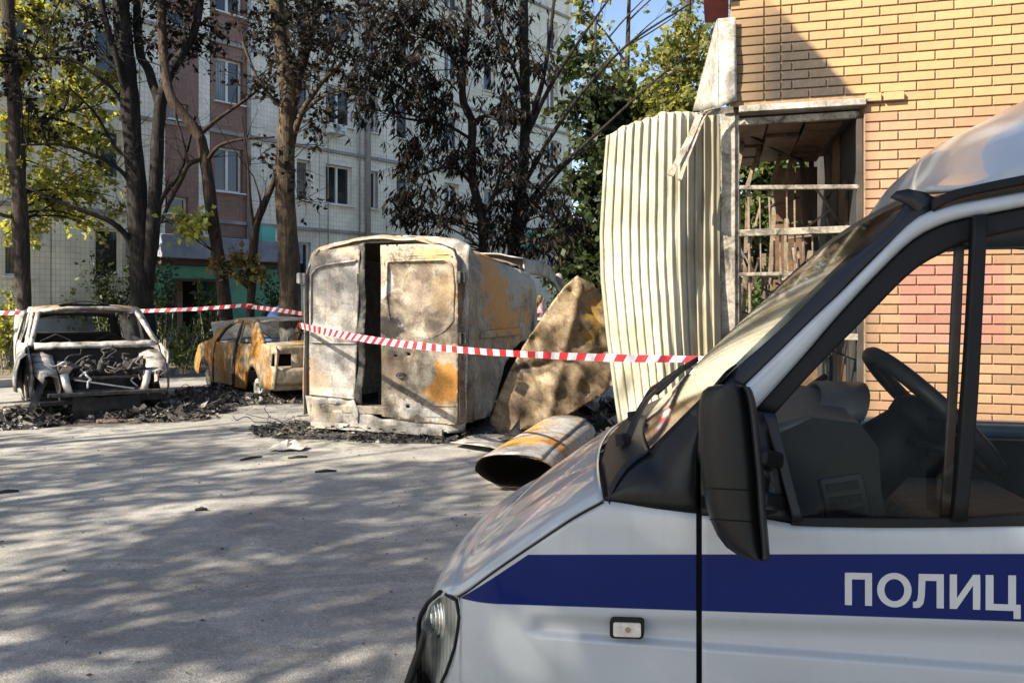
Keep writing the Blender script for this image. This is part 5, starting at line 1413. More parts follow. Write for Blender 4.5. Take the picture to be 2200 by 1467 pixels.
# corner post with lamp hole
V2, F2 = panel([(0.0, 0.2), (0.34, 0.16), (0.36, 1.32), (0.30, 1.36), (0.0, 1.34)], [[(0.10, 0.33), (0.20, 0.33), (0.20, 0.46), (0.10, 0.46)], [(0.04, 0.95), (0.09, 0.95), (0.09, 1.06), (0.04, 1.06)]], 0.05)
mb = MB(); mb.add([BV.w(side_u(v, z) + 0.022 + 0.012 * fbm((v * 5, z * 4, 8)), v, z) for v, z in V2], F2); mb.build('corner_post', M_BV_MOT, bvan, smooth=True, solid=0.012, solid_off=0)
mb = MB(); mb.beam(BV.w(BW - 0.02, 0.6, 1.22), BV.w(BW + 0.0, 2.2, 1.22), 0.05, 0.10); mb.build('side_rail', M_BV_SIDE, bvan, bevel=0.012)
# left side
V2, F2 = panel([(0.0, 0.2), (5.1, 0.2), (5.2, 1.1), (4.6, 1.4), (4.0, 2.1), (3.4, 2.28), (0.0, 2.30)], [[(3.2, 1.35), (4.4, 1.35), (3.9, 2.0), (3.2, 2.05)]], 0.12)
mb = MB(); mb.add([BV.w(0.012 + 0.26 * sstep(1.75, 2.45, z) ** 1.8 + 0.02 * fbm((v, z, 6)), v, z) for v, z in V2], F2); mb.build('side_skin', M_BV_WHITE, bvan, smooth=True, solid=0.012, solid_off=0)
# sagging roof
rows = []
for v in np.linspace(0.02, 2.9, 28):
    row = []
    for q in np.linspace(0, 1, 22):
        u = 0.20 + (BW - 0.4) * q; c = 1 - abs(2 * q - 1) ** 2.4
        z = 2.27 + 0.20 * c - 0.10 * sstep(0.5, 3.2, v) - 0.20 * math.exp(-((v - 1.6) / 0.9) ** 2) * c + 0.03 * fbm((u * 2, v * 2, 2)) - 0.05 * (1 - sstep(0, 0.1, v))
        row.append(BV.w(u, v, z))
    rows.append(row)
mb = MB(); mb.grid(rows); roof = mb.build('roof', M_BV_SIDE, bvan, smooth=True, solid=0.012, solid_off=0)
u, z = BV.un(835, 511, 0.0); mb = MB()
mb.grid([[BV.w(u + 0.30 * math.cos(a) * r, 0.13 + 0.05 * math.sin(a) * r, 2.44 + 0.025 * math.sin(a) * r) for r in (0.0, 0.6, 1.0)] for a in np.linspace(0, 2 * math.pi, 21)]); mb.build('brake_lamp_hole', M_CHAR, bvan)
# cab: door with its window, roof, front frame
cab_out = [(2.80, 0.25), (5.3, 0.25), (5.7, 0.9), (5.6, 1.18), (5.25, 1.32), (4.95, 1.80), (4.6, 2.12), (4.2, 2.26), (3.6, 2.32), (2.85, 2.30)]
cab_win = [(3.02, 1.18), (4.95, 1.18), (4.66, 1.74), (4.38, 1.98), (4.1, 2.06), (3.05, 2.08)]
V2, F2 = panel(cab_out, [cab_win], 0.08)
mb = MB(); mb.add([BV.w(BW - 0.015 - 0.16 * sstep(1.35, 2.2, z) + 0.02 * fbm((v, z, 16)), v, z) for v, z in V2], F2); mb.build('cab_door', M_BV_WHITE, bvan, smooth=True, solid=0.03, solid_off=0)
rows = []
for t in np.linspace(0, 1, 12):
    v = 2.75 + 1.85 * t
    rows.append([BV.w(0.16 + (BW - 0.32) * q, v, 2.30 + 0.09 * (1 - abs(2 * q - 1) ** 2.5) - 0.20 * t ** 2.5 + 0.03 * fbm((q * 3, v, 7))) for q in np.linspace(0, 1, 16)])
mb = MB(); mb.grid(rows); mb.build('cab_roof', M_BV_WHITE, bvan, smooth=True, solid=0.02, solid_off=0)
for u in (0.14, BW - 0.14):
    mb = MB(); mb.tube([BV.w(u, 4.6, 2.10), BV.w(u + (0.03 if u > 1 else -0.03), 4.95, 1.78), BV.w(u + (0.06 if u > 1 else -0.06), 5.25, 1.33)], 0.075, 8)
    mb.build('windscreen_pillar', M_BV_WHITE, bvan, smooth=True)
rows = [[BV.w(0.05 + (BW - 0.1) * q, v, z) for q in np.linspace(0, 1, 8)] for v, z in ((5.2, 1.32), (5.5, 1.2), (5.68, 0.95), (5.7, 0.5), (5.65, 0.25))]
mb = MB(); mb.grid(rows); mb.build('bonnet', M_BV_SIDE, bvan, smooth=True, solid=0.02)
for u in (0.45, 1.6):
    mb = MB(); mb.box(BV.w(u, 3.6, 1.0), (0.5, 0.5, 0.9)); mb.box(BV.w(u, 3.45, 1.55), (0.45, 0.14, 0.5)); mb.build('cab_seat', M_CHAR, bvan, bevel=0.05)
mb = MB(); mb.beam(BV.w(0.1, 4.75, 1.12), BV.w(2.1, 4.75, 1.12), 0.3, 0.25); mb.build('dashboard', M_CHAR, bvan, bevel=0.05)
# interior: charred floor, bulkhead with an opening, struts
mb = MB(); mb.grid([[BV.w(u, v, 0.30) for u in (0.03, 1.0, 2.15)] for v in (0.05, 2.5, 5.4)]); mb.build('floor', M_CHAR, bvan, solid=0.06)
V2, F2 = panel([(0.05, 0.3), (2.12, 0.3), (2.05, 2.2), (0.15, 2.2)], [], 0.3)
mb = MB(); mb.add([BV.w(u, 2.6, z) for u, z in V2], F2); mb.build('bulkhead', M_CHAR, bvan, solid=0.03)
for k, u in enumerate((0.82, 0.92, 1.03)):
    mb = MB(); mb.beam(BV.w(u, 0.5 + 0.3 * k, 0.32), BV.w(u + 0.04, 0.6 + 0.3 * k, 2.1), 0.03, 0.03); mb.build('strut', M_CHAR2, bvan)
mb = MB(); mb.beam(BV.w(0.1, 0.08, 0.30), BV.w(2.1, 0.08, 0.30), 0.2, 0.10); mb.build('sill', M_BV_MOT, bvan, bevel=0.01)
for (u, v) in ((0.2, 0.9), (BW - 0.2, 0.9), (0.2, 4.3), (BW - 0.2, 4.3)):
    mb = MB(); mb.grid([[BV.w(u + d, v + math.cos(t) * r, 0.20 + math.sin(t) * r) for r, d in ((0.05, -0.03), (0.17, -0.07), (0.20, -0.08), (0.19, 0.0), (0.20, 0.08))] for t in np.linspace(0, 2 * math.pi, 21)]); mb.build('wheel_rim', M_CHAR2, bvan, smooth=True)

# ---- panel torn from the van's side, leaning outwards
tp = [(1052, 905), (1064, 870), (1080, 830), (1098, 790), (1125, 740), (1150, 702), (1185, 650), (1212, 615), (1238, 593), (1262, 606), (1285, 622), (1320, 680), (1325, 760), (1318, 812), (1303, 836), (1270, 858), (1225, 882), (1180, 902), (1140, 916), (1100, 924), (1070, 926)]
TY = 9.95
V2, F2 = panel([((x - CX) / F * TY, CH - (y - HY) / F * TY) for x, y in tp], [[((x - CX) / F * TY, CH - (y - HY) / F * TY) for x, y in h] for h in ([(1252, 843), (1258, 840), (1260, 846), (1254, 848)],)], 0.03)
def torn_y(x, z):
    c = 0.0
    for (px, py, r, d) in ((1165, 795, 0.10, 0.05), (1240, 815, 0.09, -0.05), (1150, 722, 0.07, 0.05), (1105, 870, 0.12, -0.06), (1210, 700, 0.2, -0.05), (1200, 850, 0.12, 0.05)):
        p = P(px, py, TY); c += d * math.exp(-((x - p.x) ** 2 + (z - p.z) ** 2) / r ** 2)
    for (xa, ya, xb, yb, wd, dp_) in ((1150, 705, 1300, 845, 0.05, -0.07), (1095, 795, 1310, 755, 0.045, 0.06), (1175, 905, 1245, 610, 0.06, -0.06), (1120, 760, 1200, 900, 0.04, 0.05), (1225, 625, 1315, 720, 0.05, 0.06)):
        a, b_ = P(xa, ya, TY), P(xb, yb, TY); dx_, dz_ = b_.x - a.x, b_.z - a.z; tt = max(0, min(1, ((x - a.x) * dx_ + (z - a.z) * dz_) / (dx_ ** 2 + dz_ ** 2)))
        dd = math.hypot(x - a.x - dx_ * tt, z - a.z - dz_ * tt) + 0.02 * noise.noise(Vector((x * 6, z * 6, 1)))
        c += dp_ * math.exp(-abs(dd) / wd)
    return TY - 0.28 * (1.2 - z) * 0.25 - 0.20 * math.sin(max(0, min(1, (x + 0.3) / 1.6)) * 3.14) + c + 0.07 * abs(noise.noise(Vector((x * 2.2, z * 2.2, 7)))) + 0.035 * abs(noise.noise(Vector((x * 5, z * 5 + x * 2, 2)))) + 0.006 * fbm((x * 12, z * 12, 2))
mb = MB(); mb.add([Vector((x, torn_y(x, z), max(0.004, z))) for x, z in V2], F2)
mb.build('torn_panel', M_BV_TORN, smooth=True, solid=0.014, solid_off=0, label='crumpled brown steel side panel torn off the burnt van and leaning beside it', cat='metal panel')

# ---- car shells
def car_side(fr, out, holes, hw, res, mat, name, parent, sgn, dent=0.02, thick=0.02, seed=0):
    V2, F2 = panel(out, holes, res)
    mb = MB(); mb.add([fr.w(sgn * (hw(v, z) + dent * fbm((v * 2 + seed, z * 2, sgn))), v, z) for v, z in V2], F2)
    return mb.build(name, mat, parent, smooth=True, solid=thick, solid_off=0)
def circ(cx_, cz_, r, a0=0, a1=180, n=14): return [(cx_ + r * math.cos(RAD(a)), cz_ + r * math.sin(RAD(a))) for a in np.linspace(a0, a1, n)]

# left car: nose towards us, bonnet gone; v runs from the nose (0) to the tail
LC = Frame((0, 0, 0), (-0.574, 0.819, 0))
nose_mid = (P(232, 905, 10.95)); LC.o = Vector((nose_mid.x, nose_mid.y, 0))
lcar = thing('burnt_crossover', 'burnt out white crossover at far left, bonnet missing and engine bay open', 'car', LC.w(0, 2.0, 0))
HWc = 0.90
def hwL(v, z): return HWc * (1 - 0.10 * (1 - sstep(0.0, 0.7, v)) - 0.06 * sstep(3.6, 4.3, v)) - 0.26 * max(0, z - 0.95) - 0.03 * (1 - sstep(0.2, 0.5, z))
# silhouette from the side, nose at v=0
lc_out = [(0.55, 0.88), (1.10, 1.00), (1.25, 1.02), (1.95, 1.50), (2.25, 1.57), (3.2, 1.55), (3.9, 1.40), (4.25, 1.0), (4.3, 0.45), (4.05, 0.22)] + [(3.45 + 0.36 * math.cos(RAD(a)), 0.26 + 0.36 * math.sin(RAD(a))) for a in np.linspace(0, 180, 12)] + [(2.95, 0.2), (1.35, 0.2)] + [(0.92 + 0.37 * math.cos(RAD(a)), 0.26 + 0.37 * math.sin(RAD(a))) for a in np.linspace(0, 180, 12)] + [(0.45, 0.5)]
lc_w1 = [(1.55, 1.02), (2.45, 1.02), (2.45, 1.48), (2.12, 1.46)]
lc_w2 = [(2.55, 1.02), (3.45, 1.04), (3.55, 1.36), (3.2, 1.46), (2.55, 1.48)]
for sg in (-1, 1): car_side(LC, lc_out, [lc_w1, lc_w2], hwL, 0.08, M_ASHCAR, 'body_side', lcar, sg, 0.03, 0.03, sg * 5)
# roof with warped middle
rows = []
for v in np.linspace(1.93, 3.75, 16):
    zr = interp(v, [1.93, 2.25, 3.2, 3.75], [1.485, 1.56, 1.54, 1.44])
    hw = hwL(v, zr)
    rows.append([LC.w(hw * q, v, zr + 0.045 * (1 - q * q) + 0.015 * fbm((q * 2, v * 2, 3))) for q in np.linspace(-1, 1, 18)])
mb = MB(); mb.grid(rows); lroof = mb.build('roof', M_ROOFRUST, lcar, smooth=True, solid=0.02, solid_off=0)
rows = [[LC.w(-0.05 + 0.36 * q, v, 1.615 + 0.055 * math.cos(q * 1.5) + 0.01 * math.sin(v * 5)) for q in np.linspace(-1, 1, 12)] for v in np.linspace(2.0, 2.75, 6)]
mb = MB(); mb.grid(rows); mb.build('sunroof', M_CHAR2, lroof, smooth=True, solid=0.015)
# pillars round the windscreen, cowl beam, header
def pill(fr, pts, w, h, mat, name, parent):
    mb = MB(); mb.tube([fr.w(*p) for p in pts], [w] * len(pts), 8, True, 0.15); return mb.build(name, mat, parent, smooth=True)
for sg in (-1, 1): pill(LC, [(sg * 0.84, 1.16, 1.0), (sg * 0.76, 1.55, 1.26), (sg * 0.69, 1.95, 1.49)], 0.036, 0, M_ASHCAR, 'windscreen_pillar', lcar)
pill(LC, [(-0.69, 1.95, 1.50), (-0.3, 1.90, 1.545), (0.3, 1.90, 1.545), (0.69, 1.95, 1.50)], 0.03, 0, M_ASHCAR, 'windscreen_header', lcar)
mb = MB()
rows = [[LC.w(0.80 * q, 1.08 + dv + 0.08 * q * q - 0.08, z + 0.015 * fbm((q * 4, dv, 2))) for q in np.linspace(-1, 1, 20)] for dv, z in ((0.16, 1.03), (0.05, 1.025), (0.0, 0.99), (0.0, 0.96))]
mb.grid(rows); mb.build('cowl_beam', M_ASHCAR, lcar, smooth=True, solid=0.02)
mb = MB(); mb.grid([[LC.w(0.80 * q, 1.12, z) for q in np.linspace(-1, 1, 8)] for z in (0.95, 0.7, 0.35)]); mb.build('firewall', M_CHAR, lcar, solid=0.03)
# inner wings (strut towers) and front legs
for sg in (-1, 1):
    rows = []
    for v in np.linspace(0.18, 1.1, 12):
        z = interp(v, [0.18, 0.45, 1.1], [0.64, 0.72, 0.90])
        rows.append([LC.w(sg * (u + 0.0), v, z + dz + 0.02 * fbm((v * 4, u * 5, 1))) for u, dz in ((0.86 - 0.12 * (1 - sstep(0, .6, v)), -0.10), (0.84 - 0.12 * (1 - sstep(0, .6, v)), 0.0), (0.70, 0.02), (0.58, -0.02), (0.55, -0.16), (0.56, -0.34))])
    mb = MB(); mb.grid(rows); mb.build('inner_wing', M_ASHCAR, lcar, smooth=True, solid=0.015)
    mb = MB(); mb.tube([LC.w(sg * 0.52, 0.10, 0.66), LC.w(sg * 0.50, 0.06, 0.52), LC.w(sg * 0.46, 0.04, 0.40)], 0.045, 7, True, 0.4); mb.build('lamp_bracket', M_ALU, lcar, smooth=True)
mb = MB(); mb.beam(LC.w(-0.72, 0.02, 0.385), LC.w(0.74, -0.02, 0.375), 0.06, 0.055); mb.build('bumper_beam', M_CHAR2, lcar, bevel=0.01)
for (z, w_) in ((0.60, 0.03), (0.42, 0.03)):
    mb = MB(); mb.beam(LC.w(-0.42, 0.08, z), LC.w(0.40, 0.08, z - 0.01), 0.03, w_); mb.build('radiator_bar', M_CHAR2, lcar)
mb = MB(); mb.beam(LC.w(-0.40, 0.10, 0.58), LC.w(0.34, 0.06, 0.42), 0.02, 0.02); mb.build('radiator_bar', M_ALU, lcar)
rows = [[LC.w(0.42 * q, 0.06 + 0.03 * q * q + dv + 0.02 * fbm((q * 3, z * 5, 1)), z + 0.03 * fbm((q * 2, 0, z))) for q in np.linspace(-1, 1, 14)] for dv, z in ((0.0, 0.33), (0.01, 0.24), (0.0, 0.15), (0.03, 0.05))]
mb = MB(); mb.grid(rows); mb.build('under_shield', M_CHAR, lcar, smooth=False, solid=0.02)
# engine: a heap of blocks, pipes and loose wires
re = random.Random(4)
mb = MB()
mb.box(LC.w(0.0, 0.62, 0.50), (0.62, 0.5, 0.34), Matrix.Rotation(0.6, 3, 'Z')); mb.build('engine_block', M_CHAR, lcar, bevel=0.04)
for k in range(30):
    mb = MB(); c = LC.w(re.uniform(-0.5, 0.5), re.uniform(0.25, 0.95), re.uniform(0.60, 0.74))
    mb.box(c, [re.uniform(0.05, 0.2) for _ in range(3)], Matrix.Rotation(re.uniform(0, 3), 3, Vector((re.random(), re.random(), re.random())).normalized()))
    mb.build('engine_part', [M_CHAR, M_CHAR2, M_CHAR, M_CHAR2, M_CHAR, M_CHAR2, M_ALU][k % 7 if k < 14 else k % 6], lcar, bevel=0.012)
for k in range(30):
    mb = MB(); p = Vector((re.uniform(-0.6, 0.6), re.uniform(0.1, 0.8), re.uniform(0.55, 0.78))); pts = [p]
    for _ in range(5): pts.append(pts[-1] + Vector((re.uniform(-0.13, 0.13), re.uniform(-0.08, 0.08), re.uniform(-0.09, 0.09))))
    mb.tube([LC.w(*q) for q in smooth_path([tuple(q) for q in pts], 4)], re.uniform(0.006, 0.018), 6); mb.build('burnt_hose', [M_CHAR, M_CHAR2, M_CHAR, M_CHAR2, M_ALU][k % 5], lcar, smooth=True)
# rear wall of the cabin, tail window frame, seats' frames, floor
V2, F2 = panel([(-0.84, 0.3), (0.84, 0.3), (0.80, 1.0), (0.66, 1.46), (-0.66, 1.46), (-0.80, 1.0)], [[(-0.62, 1.10), (0.62, 1.10), (0.55, 1.36), (0.3, 1.41), (-0.3, 1.41), (-0.55, 1.36)]], 0.1)
mb = MB(); mb.add([LC.w(u, 4.15 - 0.55 * max(0, z - 0.95), z) for u, z in V2], F2); mb.build('tailgate', M_CHAR, lcar, smooth=True, solid=0.04)
for u in (-0.4, 0.4):
    mb = MB(); mb.tube([LC.w(u - 0.2, 2.35, 0.5), LC.w(u - 0.2, 2.55, 1.02), LC.w(u, 2.58, 1.12), LC.w(u + 0.2, 2.55, 1.02), LC.w(u + 0.2, 2.35, 0.5)], 0.02, 6); mb.build('seat_frame', M_CHAR, lcar)
mb = MB(); mb.grid([[LC.w(0.8 * q, v, 0.28) for q in (-1, 0, 1)] for v in (0.2, 2.0, 4.1)]); mb.build('floor', M_CHAR, lcar, solid=0.05)
mb = MB(); mb.tube([LC.w(0.40, 1.5, 1.0), LC.w(0.40, 1.3, 0.9)], 0.04, 8); mb.build('steering_column', M_CHAR, lcar)
# front wing hanging off the left, wheels without tyres
rows = []
for v in np.linspace(0.35, 1.5, 12):
    rows.append([LC.w(-(0.93 + 0.10 * math.sin(v * 2.6) + du), v, z + 0.02 * fbm((v * 3, z * 3, 5))) for du, z in ((-0.09, 0.93 + 0.1 * sstep(.4, 1.3, v)), (0.0, 0.86 + .1 * sstep(.4, 1.3, v)), (0.04, 0.70), (0.05, 0.55), (0.03, 0.42 - 0.2 * sstep(1.2, 1.5, v)))])
mb = MB(); mb.grid(rows); mb.build('front_wing', M_ASHCAR, lcar, smooth=True, solid=0.015)
for sg in (-1, 1):
    for v in (0.92, 3.45):
        mb = MB(); mb.grid([[LC.w(sg * 0.74 + d, v + math.cos(t) * r, 0.22 + math.sin(t) * r) for r, d in ((0.04, -0.03), (0.16, -0.06), (0.215, -0.08), (0.19, 0.0), (0.215, 0.08))] for t in np.linspace(0, 2 * math.pi, 23)]); mb.build('wheel_rim', M_CHAR2, lcar, smooth=True)
mb = MB(); a = P(62, 895, 10.75); b_ = P(95, 815, 11.0); mb.beam(a, b_, 0.10, 0.02, Vector((1, 0.4, 0))); 
mb.build('hanging_trim', M_CHAR2, lcar)

# rust-orange sedan: tail towards us, v runs from the tail to the nose
SD = Frame((0, 0, 0), (-0.615, 0.788, 0))
SDl = P(588, 862, 12.75)         # left rear corner on the ground
SD.o = Vector((SDl.x, SDl.y, 0)) + SD.r * 0.86
sed = thing('burnt_sedan', 'burnt out orange rusted sedan between the crossover and the panel van', 'car', SD.w(0, 2.0, 0))
def hwS(v, z): return 0.86 * (1 - 0.07 * (1 - sstep(0.0, 0.5, v)) - 0.08 * sstep(3.7, 4.4, v)) - 0.30 * max(0, z - 0.86) + 0.02 * math.sin(z * 4)
zz = -0.06
sd_out = [(0.0, 0.55), (0.02, 0.84), (0.10, 0.93), (0.62, 0.96), (1.15, 1.27), (1.5, 1.335), (2.3, 1.34), (2.75, 1.24), (3.35, 0.92), (4.15, 0.78), (4.38, 0.55), (4.38, 0.25)] + [(3.55 + 0.34 * math.cos(RAD(a)), 0.22 + 0.34 * math.sin(RAD(a))) for a in np.linspace(0, 180, 12)] + [(3.15, 0.13), (1.3, 0.13)] + [(0.88 + 0.34 * math.cos(RAD(a)), 0.22 + 0.34 * math.sin(RAD(a))) for a in np.linspace(0, 180, 12)] + [(0.05, 0.22)]
sd_w1 = [(1.02, 0.93), (1.72, 0.92), (1.72, 1.27), (1.42, 1.26)]
sd_w2 = [(1.84, 0.92), (2.95, 0.90), (2.58, 1.18), (2.2, 1.27), (1.84, 1.28)]
tl = [(0.03, 0.60), (0.20, 0.60), (0.17, 0.80), (0.05, 0.80)]
for sg in (-1, 1): car_side(SD, sd_out, [sd_w1, sd_w2, tl], hwS, 0.075, M_ORANGE, 'body_side', sed, sg, 0.025, 0.025, sg)
for v in (1.78, 2.95):     # dark door gaps
    mb = MB(); mb.tube([SD.w(-hwS(v, z) - 0.002, v + 0.02 * math.sin(z * 5), z) for z in np.linspace(0.15, 0.9, 9)], 0.03 if v > 2 else 0.05, 6); mb.build('door_gap', M_CHAR, sed, smooth=True)
for sg in (-1, 1):
    pill(SD, [(sg * 0.84, 1.80, 0.90), (sg * 0.78, 1.80, 1.12), (sg * 0.70, 1.82, 1.31)], 0.035, 0, M_CHAR2, 'centre_pillar', sed)
    pill(SD, [(sg * 0.83, 2.98, 0.90), (sg * 0.76, 2.62, 1.16), (sg * 0.68, 2.25, 1.31)], 0.03, 0, M_CHAR2, 'windscreen_pillar', sed)
    pill(SD, [(sg * 0.80, 0.60, 0.95), (sg * 0.74, 0.95, 1.16), (sg * 0.68, 1.25, 1.31)], 0.045, 0, M_ORANGE, 'rear_pillar', sed)
rows = []
for v in np.linspace(1.18, 2.32, 12):
    zr = interp(v, [1.18, 1.5, 2.3], [1.28, 1.335, 1.33]); hw = hwS(v, zr)
    rows.append([SD.w(hw * q, v, zr + 0.04 * (1 - q * q) - 0.03 * math.exp(-((v - 1.8) / .3) ** 2 - (q / .5) ** 2) + 0.012 * fbm((q * 2, v * 3, 5))) for q in np.linspace(-1, 1, 16)])
mb = MB(); mb.grid(rows); mb.build('roof', M_CREAMCAR, sed, smooth=True, solid=0.02, solid_off=0)
rows = [[SD.w(0.80 * q * (1 - 0.04 * dv), 0.10 + 0.5 * dv, 0.93 + 0.035 * dv + 0.02 * (1 - q * q)) for q in np.linspace(-1, 1, 14)] for dv in np.linspace(0, 1, 6)]
mb = MB(); mb.grid(rows); mb.build('boot_lid', M_ORANGE, sed, smooth=True, solid=0.02)
V2, F2 = panel([(-0.80, 0.2), (0.80, 0.2), (0.80, 0.84), (0.76, 0.93), (-0.76, 0.93), (-0.80, 0.84)], [[(-0.76, 0.60), (-0.55, 0.60), (-0.55, 0.80), (-0.73, 0.80)], [(0.55, 0.60), (0.76, 0.60), (0.73, 0.80), (0.55, 0.80)]], 0.08)
mb = MB(); mb.add([SD.w(u, 0.01 + 0.10 * (abs(u) / 0.8) ** 4 + (0.05 if z < 0.42 else 0) + 0.02 * fbm((u * 3, z * 3, 9)), z) for u, z in V2], F2); mb.build('tail_panel', M_ORANGE, sed, smooth=True, solid=0.025, solid_off=0)
mb = MB(); rows = [[SD.w(0.84 * q, -0.05 + 0.14 * abs(q) ** 4 + dv, z) for q in np.linspace(-1, 1, 16)] for dv, z in ((0.03, 0.56), (0.0, 0.50), (0.0, 0.36), (0.03, 0.30))]
mb.grid(rows); mb.build('bumper_beam', M_ORANGE, sed, smooth=True, solid=0.02)
for z in (0.30, 0.60): pass
mb = MB(); mb.grid([[SD.w(0.78 * q, v, 0.26) for q in (-1, 0, 1)] for v in (0.15, 2.0, 4.2)]); mb.build('floor', M_CHAR, sed, solid=0.05)
mb = MB(); mb.grid([[SD.w(0.78 * q, 0.62, z) for q in (-1, 0, 1)] for z in (0.28, 0.9)]); mb.build('boot_wall', M_CHAR, sed, solid=0.03)
mb = MB(); mb.grid([[SD.w(0.78 * q, 3.3, z) for q in (-1, 0, 1)] for z in (0.28, 0.86)]); mb.build('firewall', M_CHAR, sed, solid=0.03)
# bonnet thrown up
rows = [[SD.w(0.74 * q, 3.35 + 0.25 * t, 0.88 + 0.40 * t + 0.05 * (1 - q * q) - 0.12 * max(0, t - 0.8)) for q in np.linspace(-1, 1, 14)] for t in np.linspace(0, 1, 10)]
mb = MB(); mb.grid(rows); mb.build('bonnet', M_CREAMCAR, sed, smooth=True, solid=0.02)
for u in (-0.36, 0.36):
    rows = [[SD.w(u + 0.23 * math.cos(a) * k, v, z) for a in np.linspace(0, math.pi, 7)] for v, z, k in ((1.15, 0.75, 1), (1.12, 0.95, 1), (1.13, 1.08, 0.6))]
    mb = MB(); mb.tube([SD.w(u - 0.2, 2.0, 0.45), SD.w(u - 0.2, 1.85, 0.98), SD.w(u, 1.84, 1.1), SD.w(u + 0.2, 1.85, 0.98), SD.w(u + 0.2, 2.0, 0.45)], 0.02, 6); mb.build('seat_frame', M_CREAMCAR, sed)
for sg in (-1, 1):
    for v in (0.88, 3.55):
        mb = MB(); mb.grid([[SD.w(sg * 0.72 + d, v + math.cos(t) * r, 0.17 + math.sin(t) * r) for r, d in ((0.04, -0.03), (0.14, -0.05), (0.18, -0.08), (0.16, 0.0), (0.18, 0.08))] for t in np.linspace(0, 2 * math.pi, 21)]); mb.build('wheel_hub', M_ALU if v < 1 else M_CHAR2, sed, smooth=True)

# ---- rolled rusty sheet and a flat plate lying in the yard
M_ROLL = burnt('rolled_rusty_sheet', 21, [(0.3, (0.272, 0.248, 0.224)), (0.5, (0.352, 0.336, 0.312)), (0.7, (0.400, 0.384, 0.368))], 0.56, (0.46, 0.20, 0.02), 1.2, 0.0, 1.0, [(G(1108, 1048) + Vector((-0.16, 0.2, 0.38)), (0.34, 0.34), (0.46, 0.22, 0.03), 0.95), (G(1150, 1010) + Vector((-0.1, 0.3, 0.40)), (0.30, 0.34), (0.46, 0.22, 0.03), 0.95), (G(1190, 975) + Vector((0.0, 0.2, 0.40)), (0.2, 0.3), (0.44, 0.20, 0.03), 0.8)])
M_ROLLIN = simple('roll_shaded_inside', (0.03, 0.016, 0.008), 0.75, 0, 0.5, 6.0)  # near-black inner colour stands in for the shade inside the roll
a0 = G(1110, 1066); axis = (G(1226, 962) - G(1110, 1066)); axis.z = 0; axis.normalize(); sidev = Vector((axis.y, -axis.x, 0))
RL = 2.1
def roll_pts(t):
    ring = []
    for k in range(57):
        a = 0.9 + 6.75 * k / 56
        g = 1.0 - 0.05 * k / 56
        wx, hz_ = 0.36 * g * (1 - 0.10 * t), 0.185 * g * (1 + 0.12 * t)
        x = wx * math.cos(a) * (1 + 0.10 * math.sin(a)); z = hz_ * math.sin(a) + 0.195
        z = max(z, 0.03 + 0.02 * k / 56) + 0.010 * fbm((a, t * 2, 3))
        ring.append(Vector((0, 0, z)) + sidev * (x + 0.015 * fbm((a * 2, t, 8))) + a0 + axis * (t * RL - 0.16 * math.sin(a) * (1 - t) + 0.03 * fbm((a * 3, t * 4, 2))))
    return ring
mb = MB(); mb.grid([roll_pts(t) for t in np.linspace(0, 1, 16)])
rl = mb.build('rolled_sheet', [M_ROLLIN, M_ROLL], smooth=True, solid=0.008, solid_off=0, label='curled orange rusty steel sheet lying on the asphalt beside the police van nose', cat='metal sheet')
md = rl.modifiers['thickness']; md.material_offset = 1
mb = MB()
pl = [G(968, 962), G(1090, 985), G(1180, 968), G(1140, 938), G(1020, 940)]
pl2 = [(p.x, p.y) for p in pl]
V2, F2 = panel(pl2, [], 0.12)
mb.add([Vector((x, y, 0.05 + 0.03 * fbm((x * 2, y * 2, 1)) + 0.05 * sstep(9.2, 8.2, y))) for x, y in V2], F2)
mb.build('flat_plate', burnt('pale_plate', 23, [(0.3, (0.26, 0.24, 0.22)), (0.5, (0.38, 0.36, 0.33)), (0.7, (0.45, 0.43, 0.4))], 0.7, (0.3, 0.15, 0.05), 2.0, 0.1), smooth=True, solid=0.008, label='bent pale metal plate lying flat between the burnt van and the curled sheet', cat='metal plate')
# ------------------------------------------------------------------ trees and plants
def m_bark(name, dark, light, wash=0.0, scale=1.0):
    m, nt, b = new_mat(name)
    v = coords(nt, scale=(9 * scale, 9 * scale, 1.6 * scale))
    n = tex_noise(nt, v, 1.6, 8, 0.7, 1.0)
    n2 = tex_noise(nt, coords(nt), 1.2, 4)
    c = ramp(nt, n, [(0.32, tuple(q * 0.4 for q in dark)), (0.48, dark), (0.66, light)])
    c = mixc(nt, 1.0, c, ramp(nt, n2, [(0.3, gray(0.7)), (0.7, gray(1.15))]), 'MULTIPLY')
    if wash:
        g = nd(nt, 'ShaderNodeSeparateXYZ', {'Vector': nd(nt, 'ShaderNodeNewGeometry').outputs['Position']})
        zz_ = math_n(nt, 'ADD', g.outputs[2], math_n(nt, 'MULTIPLY', tex_noise(nt, coords(nt), 7.0), 0.22))
        wm = ramp(nt, math_n(nt, 'SUBTRACT', zz_, wash - 0.4), [(0.48, gray(0.85)), (0.53, gray(0.0))])
        wm = math_n(nt, 'MULTIPLY', wm, ramp(nt, n, [(0.34, gray(0.15)), (0.46, gray(1))]))
        c = mixc(nt, wm, c, (0.50, 0.46, 0.38))
    nt.links.new(c, b.inputs['Base Color'])
    b.inputs['Roughness'].default_value = 0.9; b.inputs['Specular IOR Level'].default_value = 0.2
    bump(nt, b, n, 0.9, 0.03)
    return m
